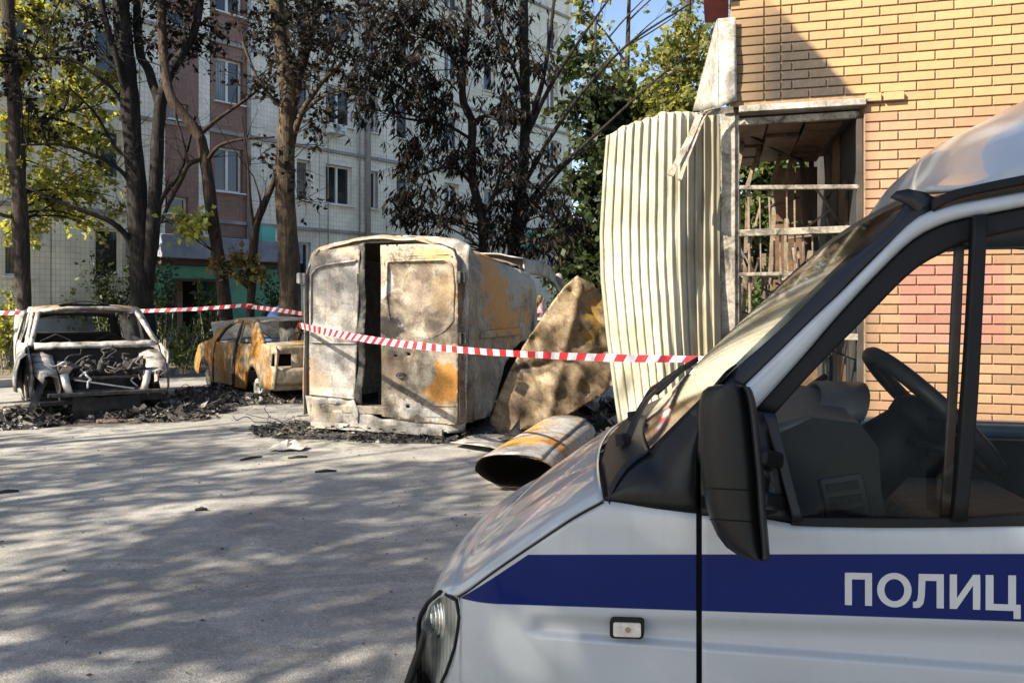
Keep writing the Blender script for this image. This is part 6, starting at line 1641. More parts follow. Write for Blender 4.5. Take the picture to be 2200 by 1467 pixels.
def m_leaf(name, cols, trans=0.45, rough=0.5, spec=0.35):
    m = bpy.data.materials.new(name); m.use_nodes = True; nt = m.node_tree
    for n in list(nt.nodes): nt.nodes.remove(n)
    out = nd(nt, 'ShaderNodeOutputMaterial')
    g = nd(nt, 'ShaderNodeNewGeometry')
    c = ramp(nt, g.outputs['Random Per Island'], [(i / max(1, len(cols) - 1), q) for i, q in enumerate(cols)])
    d = nd(nt, 'ShaderNodeBsdfPrincipled', {'Base Color': c, 'Roughness': rough, 'Specular IOR Level': spec})
    bright = mixc(nt, 1.0, c, (1.5, 1.45, 0.8), 'MULTIPLY')
    t = nd(nt, 'ShaderNodeBsdfTranslucent', {'Color': bright})
    mx = nd(nt, 'ShaderNodeMixShader', {0: trans, 1: d.outputs[0], 2: t.outputs[0]})
    nt.links.new(mx.outputs[0], out.inputs[0])
    return m
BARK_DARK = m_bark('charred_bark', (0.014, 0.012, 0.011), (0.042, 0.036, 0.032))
BARK_BROWN = m_bark('brown_bark', (0.03, 0.020, 0.014), (0.075, 0.05, 0.034), 1.15)
BARK_OCHRE = m_bark('ochre_bark', (0.05, 0.037, 0.025), (0.13, 0.092, 0.052), 1.1)
BARK_POLE = m_bark('grey_brown_bark', (0.035, 0.027, 0.022), (0.09, 0.07, 0.058), 1.5)
LEAF_GREEN = m_leaf('green_leaf', [(0.14, 0.18, 0.04), (0.26, 0.28, 0.06), (0.36, 0.34, 0.08), (0.22, 0.23, 0.05), (0.13, 0.10, 0.04)], 0.5)
LEAF_MID = m_leaf('mid_green_leaf', [(0.028, 0.052, 0.014), (0.055, 0.085, 0.02), (0.085, 0.105, 0.026), (0.04, 0.065, 0.016)], 0.40)
LEAF_OLIVE = m_leaf('olive_leaf', [(0.08, 0.10, 0.03), (0.16, 0.18, 0.045), (0.24, 0.22, 0.06), (0.13, 0.13, 0.04)], 0.5)
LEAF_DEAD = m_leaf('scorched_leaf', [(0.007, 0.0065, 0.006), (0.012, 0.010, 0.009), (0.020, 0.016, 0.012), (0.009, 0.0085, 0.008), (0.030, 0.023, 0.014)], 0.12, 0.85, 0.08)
LEAF_BROWN = m_leaf('brown_leaf', [(0.06, 0.035, 0.015), (0.11, 0.06, 0.02), (0.10, 0.11, 0.025), (0.16, 0.13, 0.03)], 0.4)
LEAF_DARKG = m_leaf('dark_green_leaf', [(0.018, 0.030, 0.010), (0.03, 0.045, 0.015), (0.045, 0.06, 0.018)], 0.3)

def unit(a): return a / np.maximum(1e-9, np.linalg.norm(a, axis=1, keepdims=True))
def leaf_mesh(Pn, D, L, W, rng):
    n = len(Pn)
    D = unit(D); R = rng.normal(size=(n, 3)); S = unit(np.cross(D, R)); N = np.cross(S, D)
    L = L[:, None]; W = W[:, None]
    V = np.empty((n, 4, 3)); fold = rng.uniform(-0.15, 0.3, (n, 1)) * W
    V[:, 0] = Pn; V[:, 1] = Pn + D * L * 0.45 + S * W / 2 + N * fold; V[:, 2] = Pn + D * L + N * fold * 0.5; V[:, 3] = Pn + D * L * 0.45 - S * W / 2 + N * fold
    return V.reshape(-1, 3), np.arange(4 * n).reshape(n, 4)
def tubes_np(paths, n=4):
    """Many thin tubes as one point/face set. paths: list of (points (k,3), radii (k,))"""
    VV, FF, off = [], [], 0
    ang = np.linspace(0, 2 * np.pi, n, endpoint=False); ca, sa = np.cos(ang), np.sin(ang)
    for pts, rad in paths:
        pts = np.asarray(pts, float); k = len(pts); d = np.gradient(pts, axis=0); d = unit(d)
        up = np.where(np.abs(d[:, 2:3]) < 0.9, np.array([[0, 0, 1.0]]), np.array([[1.0, 0, 0]]))
        a = unit(np.cross(d, up)); b_ = np.cross(a, d)
        ring = pts[:, None] + (a[:, None] * ca[None, :, None] + b_[:, None] * sa[None, :, None]) * np.asarray(rad)[:, None, None]
        VV.append(ring.reshape(-1, 3))
        i = np.arange(k - 1)[:, None] * n; j = np.arange(n)[None]; j2 = (np.arange(n)[None] + 1) % n
        FF.append(np.stack([i + j, i + j2, i + n + j2, i + n + j], -1).reshape(-1, 4) + off); off += k * n
    return np.concatenate(VV), np.concatenate(FF)
def curve3(a, b, rng, sag=0.1, wob=0.08, k=6):
    t = np.linspace(0, 1, k)[:, None]; L = np.linalg.norm(b - a)
    mid = (a + b) / 2 + rng.normal(size=3) * wob * L + np.array([0, 0, sag * L])
    return (1 - t) ** 2 * a + 2 * t * (1 - t) * mid + t * t * b

def make_tree(name, label, limbs, bark, clouds, leaf, seed, group, twig_mat=None, leaf_L=0.11, leaf_W=0.085, droop=0.3, base=None, bare=0, thin=1.0):
    """limbs: polylines of (px, py, depth, radius px); clouds: (px, py, depth, radius px, sub-branches, tips each, leaves per tip)."""
    rng = np.random.default_rng(seed)
    nodes = []
    lp = limbs[0]
    b0 = P(*lp[0][:3]); b0 = Vector((b0.x, b0.y, 0)) if base is None else Vector(base)
    t = thing(name, label, 'tree', b0, group)
    mb = MB()
    for li, limb in enumerate(limbs):
        q = smooth_path(limb, 6)
        pts = [P(p[0], p[1], p[2]) for p in q]; rad = [max(0.004, p[3] * p[2] / F * 0.80) for p in q]
        if li == 0 and base is None:
            pts = [Vector((b0.x, b0.y, -0.05)), Vector((b0.x, b0.y, 0.12))] + [p for p in pts if p.z > 0.25]
            rad = [rad[0] * 1.5, rad[0] * 1.18] + rad[-(len(pts) - 2):]
        mb.tube(pts, rad, 14 if rad[0] > 0.12 else 8, True, 0.22, seed + li)
        nodes += [(np.array(p), r) for p, r in zip(pts[2 if li == 0 else 1:], rad[2 if li == 0 else 1:])]
    trunk = mb.build('trunk', bark, t, smooth=True)
    NP = np.array([n_[0] for n_ in nodes])
    paths, LP, LD = [], [], []
    for (cx_, cy_, cY, cr, nb, nt_, nl) in clouds:
        R_ = cr * cY / F; c = np.array(P(cx_, cy_, cY))
        # where the bough leaves the tree: a node somewhat below the cloud
        for k in range(nb):
            sc_ = c + unit(rng.normal(size=(1, 3)))[0] * R_ * rng.uniform(0.2, 0.75) * np.array([1, 1.1, 0.85])
            dd = np.linalg.norm(NP - sc_, axis=1) + 0.9 * np.maximum(0, NP[:, 2] - sc_[2] + 0.2)
            a = NP[np.argsort(dd)[rng.integers(0, min(6, len(NP)))]]
            bl = np.linalg.norm(sc_ - a); r0 = min(0.035, 0.008 + 0.010 * bl)
            bough = curve3(a, sc_, rng, 0.12, 0.10, 8); paths.append((bough, np.linspace(r0, 0.007, 8)))
            for j in range(nt_):
                st = bough[rng.integers(4, 8)]
                tip = sc_ + rng.normal(size=3) * R_ * 0.42
                tw = curve3(st, tip, rng, 0.05, 0.14, 6); paths.append((tw, np.linspace(0.007, 0.0025, 6)))
                if nl > 0:
                    m_ = max(1, int(nl * thin * rng.uniform(0.3, 1.5)))
                    u = rng.uniform(0.35, 1.0, m_) * 5; i0 = np.minimum(4, u.astype(int)); f = (u - i0)[:, None]
                    pos = tw[i0] * (1 - f) + tw[i0 + 1] * f + rng.normal(size=(m_, 3)) * 0.05
                    LP.append(pos)
                    dr = unit(rng.normal(size=(m_, 3)) + (tip - st) / max(1e-3, np.linalg.norm(tip - st)) * 0.6) + np.array([0, 0, -droop])
                    LD.append(dr)
    for _ in range(bare):
        a = NP[rng.integers(len(NP) // 4, len(NP))]; d = unit(rng.normal(size=(1, 3)))[0]; d[2] = abs(d[2]) * 0.7 + 0.1; d[1] *= 0.6
        e = a + d * rng.uniform(0.6, 1.9)
        pth = curve3(a, e, rng, 0.10, 0.12, 7); paths.append((pth, np.linspace(0.013, 0.003, 7)))
        for j in range(4):
            s_ = pth[rng.integers(2, 7)]; e2 = s_ + (d + rng.normal(size=3) * 0.7) * rng.uniform(0.2, 0.6)
            paths.append((curve3(s_, e2, rng, 0.05, 0.1, 5), np.linspace(0.005, 0.002, 5)))
    if paths:
        V, Fc = tubes_np(paths); np_mesh('branches', V, Fc, twig_mat or bark, t, smooth=True, kind='stuff')
    if LP:
        LP = np.concatenate(LP); LD = np.concatenate(LD); n = len(LP)
        sz = 0.5 + 1.0 * rng.uniform(0, 1, n) ** 1.3
        V, Fc = leaf_mesh(LP, LD, leaf_L * sz, leaf_W * sz, rng); np_mesh('crown', V, Fc, leaf, t, kind='stuff')
    return t

GT = 'trees in front of the apartment block'
Y1 = 17.0
make_tree('street_tree', 'straight grey brown trunk at the far left edge with green sunlit leaves',
    [[(50, 815, Y1, 21), (50, 640, Y1, 19.5), (42, 450, Y1, 19), (32, 250, Y1, 18), (20, 60, Y1, 16), (14, -120, Y1, 14)],
     [(44, 470, Y1, 6), (-10, 455, Y1 - .4, 5), (-60, 400, Y1 - 1, 3)], [(30, 180, Y1, 6), (80, 90, Y1 + .6, 4), (130, 20, Y1 + 1, 3)], [(38, 330, Y1, 6), (100, 260, Y1 + .8, 4.5), (170, 230, Y1 + 1.4, 3)]],
    BARK_POLE, [(100, 50, 18, 90, 5, 12, 14), (60, 140, 17.5, 70, 4, 10, 13), (150, 180, 18.6, 85, 5, 12, 14), (80, 280, 17.8, 85, 5, 12, 13), (180, 300, 19, 80, 5, 12, 14), (110, 400, 18.3, 95, 6, 12, 13), (215, 400, 19, 70, 4, 10, 12), (60, 480, 17.6, 65, 3, 9, 11), (190, 480, 19, 45, 2, 8, 9), (245, 170, 19, 55, 3, 9, 11), (10, 380, 17, 50, 3, 8, 10), (110, -60, 18, 120, 6, 10, 12)],
    LEAF_GREEN, 101, GT, BARK_DARK, 0.13, 0.115, 0.35, bare=4)
Y2 = 17.4
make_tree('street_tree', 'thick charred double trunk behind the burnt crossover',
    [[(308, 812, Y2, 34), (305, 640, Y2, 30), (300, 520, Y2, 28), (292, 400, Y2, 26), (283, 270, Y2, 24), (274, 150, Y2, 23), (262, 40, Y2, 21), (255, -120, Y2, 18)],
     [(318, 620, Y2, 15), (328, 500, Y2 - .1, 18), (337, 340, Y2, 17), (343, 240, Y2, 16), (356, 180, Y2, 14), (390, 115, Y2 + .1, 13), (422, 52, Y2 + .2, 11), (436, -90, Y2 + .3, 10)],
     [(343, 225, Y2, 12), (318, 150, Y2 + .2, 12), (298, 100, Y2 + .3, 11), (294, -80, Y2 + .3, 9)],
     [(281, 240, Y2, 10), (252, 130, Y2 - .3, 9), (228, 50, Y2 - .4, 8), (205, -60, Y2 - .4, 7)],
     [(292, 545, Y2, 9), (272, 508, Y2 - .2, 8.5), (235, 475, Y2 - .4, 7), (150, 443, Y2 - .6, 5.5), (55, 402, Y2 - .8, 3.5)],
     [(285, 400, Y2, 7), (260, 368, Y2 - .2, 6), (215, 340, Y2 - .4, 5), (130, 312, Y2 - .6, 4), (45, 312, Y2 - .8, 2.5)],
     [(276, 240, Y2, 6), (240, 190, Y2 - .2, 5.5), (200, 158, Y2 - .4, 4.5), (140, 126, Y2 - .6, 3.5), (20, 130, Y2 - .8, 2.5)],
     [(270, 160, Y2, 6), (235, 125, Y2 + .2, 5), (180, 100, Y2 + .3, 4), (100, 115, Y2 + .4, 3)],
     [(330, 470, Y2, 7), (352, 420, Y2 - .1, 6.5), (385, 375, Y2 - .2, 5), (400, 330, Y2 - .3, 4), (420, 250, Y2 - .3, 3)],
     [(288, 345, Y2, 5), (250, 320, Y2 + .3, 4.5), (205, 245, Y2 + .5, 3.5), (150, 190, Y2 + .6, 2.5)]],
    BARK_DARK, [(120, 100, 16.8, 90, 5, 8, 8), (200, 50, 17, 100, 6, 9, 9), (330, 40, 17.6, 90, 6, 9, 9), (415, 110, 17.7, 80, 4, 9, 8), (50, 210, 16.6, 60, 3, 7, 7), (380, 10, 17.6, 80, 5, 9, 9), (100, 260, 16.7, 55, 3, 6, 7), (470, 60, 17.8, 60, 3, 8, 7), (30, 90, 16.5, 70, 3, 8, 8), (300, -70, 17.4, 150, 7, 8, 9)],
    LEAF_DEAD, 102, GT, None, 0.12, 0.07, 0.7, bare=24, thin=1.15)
Y3 = 16.8
make_tree('street_tree', 'slim brown bent trunk with whitewashed foot beside the green porch',
    [[(492, 815, Y3, 19), (486, 690, Y3, 18), (474, 580, Y3, 17), (458, 480, Y3, 16.5), (441, 345, Y3, 15.5), (425, 287, Y3, 14.5), (392, 245, Y3, 13.5), (366, 205, Y3, 13), (352, 130, Y3 + .2, 12), (348, 40, Y3 + .3, 11), (345, -90, Y3 + .3, 9)],
     [(428, 290, Y3, 7), (470, 255, Y3 + .2, 5), (540, 205, Y3 + .4, 4), (600, 150, Y3 + .5, 2.5)],
     [(442, 350, Y3, 6), (470, 315, Y3 - .2, 5), (520, 300, Y3 - .3, 3.5), (590, 295, Y3 - .3, 2.5)],
     [(438, 340, Y3, 7), (405, 355, Y3 - .2, 6.5), (385, 395, Y3 - .3, 6), (362, 440, Y3 - .3, 5), (345, 480, Y3 - .3, 4)],
     [(405, 352, Y3 - .2, 4), (392, 300, Y3 - .3, 3.5), (375, 240, Y3 - .4, 2.5)]],
    BARK_BROWN, [(400, 500, 16.4, 45, 3, 8, 9), (430, 470, 16.4, 35, 2, 7, 8), (395, 470, 16.6, 30, 2, 6, 7)],
    LEAF_GREEN, 103, GT, BARK_DARK, 0.12, 0.10, 0.4, bare=12)
Y4 = 16.6
make_tree('street_tree', 'thinnest dark trunk with whitewashed foot, tape tied round it',
    [[(535, 812, Y4, 12), (538, 690, Y4, 11.5), (541, 600, Y4, 11.5), (545, 530, Y4, 11), (549, 490, Y4, 11), (562, 450, Y4, 10), (582, 405, Y4 + .2, 8), (598, 350, Y4 + .4, 6), (605, 250, Y4 + .6, 4)],
     [(547, 505, Y4, 6), (540, 450, Y4 - .1, 4), (532, 350, Y4 - .2, 2.5), (520, 250, Y4 - .2, 1.5)],
     [(545, 500, Y4, 4), (560, 440, Y4 - .2, 3), (545, 380, Y4 - .3, 2)]],
    BARK_BROWN, [(500, 555, 16.2, 30, 2, 7, 8), (530, 580, 16.2, 35, 3, 7, 8), (560, 570, 16.2, 30, 2, 6, 7), (470, 570, 16.3, 26, 2, 6, 7)],
    LEAF_BROWN, 104, GT, BARK_DARK, 0.12, 0.09, 0.5, bare=9)
Y5 = 16.4
make_tree('street_tree', 'thick ochre trunk rising just left of the burnt panel van',
    [[(628, 818, Y5, 34), (624, 690, Y5, 29), (620, 560, Y5, 27), (613, 420, Y5, 26), (615, 300, Y5, 25), (622, 190, Y5, 25), (606, 90, Y5, 22), (592, -10, Y5, 20), (588, -120, Y5, 17)],
     [(628, 215, Y5, 18), (652, 120, Y5 + .1, 16), (678, 30, Y5 + .2, 14), (700, -90, Y5 + .2, 12)],
     [(628, 300, Y5, 9), (650, 240, Y5 - .2, 8), (690, 180, Y5 - .3, 6), (740, 130, Y5 - .4, 4)],
     [(622, 250, Y5, 6), (560, 180, Y5 - .3, 4.5), (520, 90, Y5 - .4, 3)],
     [(640, 250, Y5, 5), (700, 205, Y5 - .5, 4), (760, 190, Y5 - .6, 2.5)]],
    BARK_OCHRE, [(545, 50, 16, 95, 6, 9, 9), (680, 120, 16, 105, 7, 9, 10), (740, 50, 16, 110, 7, 10, 10), (770, 170, 15.8, 80, 5, 9, 9), (690, 260, 15.9, 70, 3, 7, 6), (560, 190, 16.1, 70, 3, 7, 6), (660, 340, 15.9, 70, 3, 6, 5), (655, 440, 15.9, 55, 2, 6, 5), (640, 20, 16.2, 90, 5, 9, 9), (540, 330, 16, 60, 2, 6, 4), (660, -80, 16.2, 160, 7, 9, 10)],
    LEAF_DEAD, 105, GT, BARK_DARK, 0.12, 0.07, 0.7, bare=34, thin=1.15)
Y6 = 17.6
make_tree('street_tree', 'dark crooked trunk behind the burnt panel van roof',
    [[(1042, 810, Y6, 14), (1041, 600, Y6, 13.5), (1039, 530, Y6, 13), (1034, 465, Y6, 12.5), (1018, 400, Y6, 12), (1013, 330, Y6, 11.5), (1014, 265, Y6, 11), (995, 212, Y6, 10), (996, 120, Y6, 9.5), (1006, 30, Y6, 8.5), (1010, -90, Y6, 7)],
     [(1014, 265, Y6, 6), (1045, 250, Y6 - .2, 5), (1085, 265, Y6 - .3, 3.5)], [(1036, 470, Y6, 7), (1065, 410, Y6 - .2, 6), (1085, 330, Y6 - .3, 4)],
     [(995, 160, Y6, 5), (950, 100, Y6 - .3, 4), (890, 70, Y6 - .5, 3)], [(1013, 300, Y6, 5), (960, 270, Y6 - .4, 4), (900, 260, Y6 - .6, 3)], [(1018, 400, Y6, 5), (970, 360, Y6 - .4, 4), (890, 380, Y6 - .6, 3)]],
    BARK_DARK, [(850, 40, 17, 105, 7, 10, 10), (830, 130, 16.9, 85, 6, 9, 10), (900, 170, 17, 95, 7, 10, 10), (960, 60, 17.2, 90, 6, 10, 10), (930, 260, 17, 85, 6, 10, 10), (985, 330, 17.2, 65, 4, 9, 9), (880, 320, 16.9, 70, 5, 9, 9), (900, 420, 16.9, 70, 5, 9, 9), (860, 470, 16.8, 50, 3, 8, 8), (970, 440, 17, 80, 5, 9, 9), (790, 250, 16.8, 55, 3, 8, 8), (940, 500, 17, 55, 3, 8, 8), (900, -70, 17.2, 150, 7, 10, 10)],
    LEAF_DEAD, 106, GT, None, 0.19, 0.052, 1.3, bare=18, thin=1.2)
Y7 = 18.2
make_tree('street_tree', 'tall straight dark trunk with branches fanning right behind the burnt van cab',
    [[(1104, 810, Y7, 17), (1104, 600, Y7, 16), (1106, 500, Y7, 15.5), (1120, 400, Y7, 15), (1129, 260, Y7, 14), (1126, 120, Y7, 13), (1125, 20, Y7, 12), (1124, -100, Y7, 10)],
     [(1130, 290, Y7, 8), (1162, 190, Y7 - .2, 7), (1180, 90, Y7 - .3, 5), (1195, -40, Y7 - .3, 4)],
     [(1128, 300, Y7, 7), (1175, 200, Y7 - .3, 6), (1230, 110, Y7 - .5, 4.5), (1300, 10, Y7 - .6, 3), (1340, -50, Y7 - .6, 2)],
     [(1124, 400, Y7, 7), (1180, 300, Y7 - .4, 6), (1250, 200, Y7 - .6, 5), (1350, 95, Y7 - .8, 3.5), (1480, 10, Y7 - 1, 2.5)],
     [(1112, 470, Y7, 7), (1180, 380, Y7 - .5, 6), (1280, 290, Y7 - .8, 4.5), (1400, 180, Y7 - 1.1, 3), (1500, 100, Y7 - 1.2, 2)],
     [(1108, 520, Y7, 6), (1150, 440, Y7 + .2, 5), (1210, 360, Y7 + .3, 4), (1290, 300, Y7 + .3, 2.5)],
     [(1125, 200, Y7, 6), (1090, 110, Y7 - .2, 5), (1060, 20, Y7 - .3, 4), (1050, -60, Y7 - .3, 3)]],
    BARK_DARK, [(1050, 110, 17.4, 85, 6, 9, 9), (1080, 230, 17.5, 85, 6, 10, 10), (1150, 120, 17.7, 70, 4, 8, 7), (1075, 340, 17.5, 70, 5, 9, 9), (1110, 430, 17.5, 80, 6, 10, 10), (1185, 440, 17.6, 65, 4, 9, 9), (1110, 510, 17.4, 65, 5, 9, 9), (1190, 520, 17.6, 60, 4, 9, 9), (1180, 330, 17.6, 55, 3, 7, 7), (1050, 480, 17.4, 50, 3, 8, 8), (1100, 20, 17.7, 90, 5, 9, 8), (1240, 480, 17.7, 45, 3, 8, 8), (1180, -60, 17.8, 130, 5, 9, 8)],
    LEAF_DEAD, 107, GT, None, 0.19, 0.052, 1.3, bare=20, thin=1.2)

# green trees further back, beyond the end of the block
GB = 'green trees beyond the block'
def back_tree(label, x, Y, h, leaf, seed, clouds, group=GB, L=0.24, W=0.17):
    b_ = P(x, HY, Y); bx = b_.x
    zpx = lambda z: HY - (z - CH) * F / Y
    limbs = [[(x, zpx(0), Y, 0.24 * F / Y), (x + 4, zpx(h * 0.3), Y, 0.19 * F / Y), (x - 3, zpx(h * 0.6), Y, 0.13 * F / Y), (x + 5, zpx(h * 0.95), Y, 0.05 * F / Y)]]
    for k, (cx_, cy_, cY, cr, *_r) in enumerate(clouds):
        if k % 2 == 0:
            zs = min(h * 0.8, max(1.5, CH + (HY - cy_) / F * cY - 2.0))
            limbs.append([(x, zpx(zs), Y, 0.08 * F / Y), ((x + cx_) / 2, (zpx(zs) + cy_) / 2 - 12, (Y + cY) / 2, 0.05 * F / Y), (cx_, cy_, cY, 0.02 * F / Y)])
    return make_tree('garden_tree', label, limbs, BARK_POLE, clouds, leaf, seed, group, None, L, W, 0.3)
back_tree('tall olive tree showing sunlit yellow leaves left of the white corner flashing', 1480, 26, 15, LEAF_OLIVE, 201,
    [(1470, 150, 25.5, 95, 8, 14, 22), (1420, 230, 25, 80, 7, 13, 22), (1490, 260, 25.5, 90, 8, 14, 22), (1405, 160, 25.5, 50, 3, 10, 14), (1440, 330, 25, 90, 8, 14, 22), (1510, 60, 26, 75, 5, 12, 20), (1540, 340, 26, 90, 8, 14, 22), (1465, 60, 26, 45, 2, 9, 12), (1500, 420, 26, 100, 8, 14, 22)], L=0.20, W=0.13)
back_tree('dark leafy tree just right of the block corner', 1275, 27, 12, LEAF_DARKG, 202,
    [(1270, 220, 26, 80, 7, 13, 20), (1310, 320, 26, 95, 8, 14, 22), (1270, 420, 25.5, 85, 8, 14, 22), (1330, 440, 25.5, 90, 8, 14, 22), (1260, 520, 25, 75, 8, 13, 22), (1300, 560, 25, 80, 8, 13, 22), (1250, 120, 27, 55, 4, 11, 16), (1350, 220, 26, 70, 5, 12, 18), (1260, 610, 25, 60, 6, 12, 20)])
back_tree('sparse olive tree with pale twigs against the sky right of the block', 1350, 30, 16, LEAF_OLIVE, 203,
    [(1275, 90, 29, 50, 3, 10, 10), (1345, 190, 29, 65, 4, 11, 12), (1250, 20, 29.5, 45, 3, 9, 10), (1290, -20, 29.5, 45, 2, 8, 8), (1380, 280, 28.5, 80, 6, 13, 18), (1475, -20, 30, 70, 4, 10, 12)], L=0.22, W=0.12)
back_tree('mid green tree seen through the burnt corner opening', 1660, 20, 9, LEAF_MID, 204,
    [(1600, 330, 19.5, 80, 7, 13, 20), (1680, 350, 19.5, 85, 7, 13, 20), (1640, 430, 19.5, 90, 8, 13, 20), (1720, 420, 19.5, 80, 7, 13, 20), (1600, 470, 19, 70, 6, 12, 18), (1690, 500, 19, 80, 7, 12, 20), (1770, 350, 20, 90, 7, 12, 20)], L=0.18, W=0.13)
back_tree('low dark tree far behind the burnt corner opening', 1800, 34, 10, LEAF_MID, 205,
    [(1620, 540, 33, 90, 7, 12, 20), (1720, 560, 33, 90, 7, 12, 20), (1830, 480, 33, 120, 8, 12, 20), (1560, 520, 33, 90, 7, 12, 20), (1450, 520, 33, 100, 8, 12, 22), (1400, 560, 33, 90, 8, 12, 22)], L=0.28, W=0.2)

# trees standing left of and behind the viewpoint: they shade the yard and the police van
def shade_tree(label, a, q, crowns, seed, n):
    base = SUN_AZ * a + Vector((-SUN_AZ.y, SUN_AZ.x, 0)) * (-q)
    rng = np.random.default_rng(seed)
    t = thing('lime_tree', label, 'tree', base, 'trees behind the viewpoint')
    mb = MB(); h = crowns[0][2]
    mb.tube([base + Vector((0, 0, z)) for z in (-0.05, 0.3, h * 0.4, h)], [0.26, 0.2, 0.16, 0.06], 10, True, 0.2, seed)
    paths, LP, LD = [], [], []
    for (da, dq, z, r, k) in crowns:
        c = np.array(base + SUN_AZ * da + Vector((-SUN_AZ.y, SUN_AZ.x, 0)) * (-dq)); c[2] = z
        s_ = np.array(base); s_[2] = z * 0.6
        paths.append((curve3(s_, c, rng, 0.05, 0.05, 6), np.linspace(0.07, 0.02, 6)))
        for _ in range(k):
            sc_ = c + unit(rng.normal(size=(1, 3)))[0] * r * rng.uniform(0.3, 1.0)
            paths.append((curve3(c, sc_, rng, 0.05, 0.1, 5), np.linspace(0.02, 0.006, 5)))
            for _ in range(8):
                tip = sc_ + rng.normal(size=3) * 0.30; paths.append((curve3(sc_, tip, rng, 0.02, 0.1, 4), np.linspace(0.006, 0.003, 4)))
                m_ = n; LP.append(tip + rng.normal(size=(m_, 3)) * 0.13); LD.append(rng.normal(size=(m_, 3)) + np.array([0, 0, -0.4]))
    mb.build('trunk', BARK_POLE, t, smooth=True)
    V, Fc = tubes_np(paths); np_mesh('branches', V, Fc, BARK_POLE, t, kind='stuff')
    LP = np.concatenate(LP); LD = np.concatenate(LD); sz = rng.uniform(0.7, 1.3, len(LP))
    V, Fc = leaf_mesh(LP, LD, 0.12 * sz, 0.10 * sz, rng); np_mesh('crown', V, Fc, LEAF_MID, t, kind='stuff')
shade_tree('leafy tree standing behind the viewpoint that shades the police van', 7.0, -0.2, [(0, 0, 8.0, 1.5, 32), (0, 1.7, 7.3, 1.4, 28), (-0.5, -1.6, 8.2, 1.4, 30), (0.3, 0.8, 9.6, 1.5, 30), (0.2, -0.9, 9.9, 1.5, 30), (-0.4, 0.3, 6.6, 1.3, 26), (0.2, -2.6, 9.2, 1.4, 26), (0, 2.2, 6.0, 1.2, 22), (0, 0.2, 11.0, 1.4, 22), (0.2, 2.2, 7.6, 1.2, 26), (-0.2, 1.8, 8.6, 1.1, 22)], 301, 9)
shade_tree('leafy tree left of the viewpoint that shades the near asphalt', 8.0, 4.2, [(0, 0, 7.0, 1.4, 15), (-0.5, 1.0, 6.2, 1.3, 13), (0.3, -1.2, 7.4, 1.3, 14), (0, 0.6, 8.4, 1.3, 11), (-0.3, -0.6, 9.2, 1.3, 10), (0.5, 1.6, 7.6, 1.3, 10)], 302, 13)
shade_tree('leafy tree further left of the viewpoint throwing dappled shade', 9.0, 7.6, [(0, 0, 7.4, 1.5, 9), (-0.6, -1.0, 8.4, 1.4, 8), (0.3, 1.4, 8.6, 1.4, 7), (0.2, -0.4, 9.8, 1.3, 6), (0.4, 0.8, 6.4, 1.3, 9), (-0.4, 0.6, 10.8, 1.3, 5)], 303, 12)
shade_tree('half bare tree at the left throwing thin shadows on the burnt van', 9.5, 10.6, [(0, 0, 9.0, 1.4, 6), (-0.6, 0.9, 10.4, 1.3, 5), (0.3, -1.4, 8.2, 1.3, 6), (-0.6, -0.8, 11.4, 1.2, 5), (0.2, 1.8, 7.6, 1.2, 6), (0.2, 0.2, 6.6, 1.2, 7)], 304, 8)
shade_tree('tall tree outside the left edge that keeps the trunks by the block in shade', 6.5, 15.4, [(0, 0, 8.6, 1.7, 34), (-0.6, 1.5, 9.6, 1.6, 30), (0.5, -1.2, 10.2, 1.6, 30), (0, 0.6, 11.6, 1.7, 28), (-0.8, -0.2, 7.2, 1.4, 24)], 305, 8)
shade_tree('second tall tree outside the left edge shading the trunks by the block', 6.0, 18.8, [(0, 0, 8.2, 1.6, 26), (-0.6, 1.3, 9.4, 1.5, 22), (0.5, -1.0, 10.4, 1.6, 26), (0, 0.4, 7.0, 1.3, 20)], 306, 8)
# bushes by the wall
def bush(name, label, x, y, r_px, h, leaf, seed, n=900, L=0.11, W=0.07, Y=None, flat=1.0, group=None):
    rng = np.random.default_rng(seed)
    b_ = G(x, y, 0.1) if Y is None else Vector((P(x, y, Y).x, Y, 0.1)); R_ = r_px * b_.y / F
    t = thing(name, label, 'bush', b_, group)
    paths, LP, LD = [], [], []
    for k in range(max(8, n // 40)):
        d = rng.normal(size=3) * np.array([R_ * 0.5, R_ * 0.4 * flat, 0]); tip = np.array(b_) + d + np.array([0, 0, h * rng.uniform(0.35, 1.0)])
        pth = curve3(np.array(b_) + d * 0.3 + np.array([0, 0, -0.02]), tip, rng, 0.08, 0.1, 7); paths.append((pth, np.linspace(0.012, 0.003, 7)))
        u = rng.uniform(1.5, 5.99, 40); i0 = u.astype(int); f = (u - i0)[:, None]
        LP.append(pth[i0] * (1 - f) + pth[i0 + 1] * f + rng.normal(size=(40, 3)) * 0.07); LD.append(rng.normal(size=(40, 3)) + np.array([0, 0, -0.2]))
    V, Fc = tubes_np(paths); np_mesh('stems', V, Fc, BARK_POLE, t, kind='stuff')
    LP = np.concatenate(LP); LD = np.concatenate(LD); sz = rng.uniform(0.6, 1.4, len(LP))
    V, Fc = leaf_mesh(LP, LD, L * sz, W * sz, rng); np_mesh('foliage', V, Fc, leaf, t, kind='stuff')
GBu = 'bushes along the block'
bush('shrub', 'dark climbing shrub in front of the low window behind the charred double trunk', 248, 790, 75, 3.0, LEAF_DARKG, 401, 1800, Y=20.2, group=GBu)
bush('shrub', 'green bush between the burnt crossover and the burnt sedan', 392, 800, 42, 1.15, LEAF_MID, 402, 1100, 0.09, 0.05, group=GBu)
bush('shrub', 'tall dark bush in front of the green porch doorway', 440, 790, 50, 2.2, LEAF_DARKG, 403, 1000, Y=19.0, group=GBu)
bush('shrub', 'sunlit yellow green bush at the far left edge beside the trunk', 8, 770, 45, 2.0, LEAF_GREEN, 404, 900, Y=18.6, group=GBu)
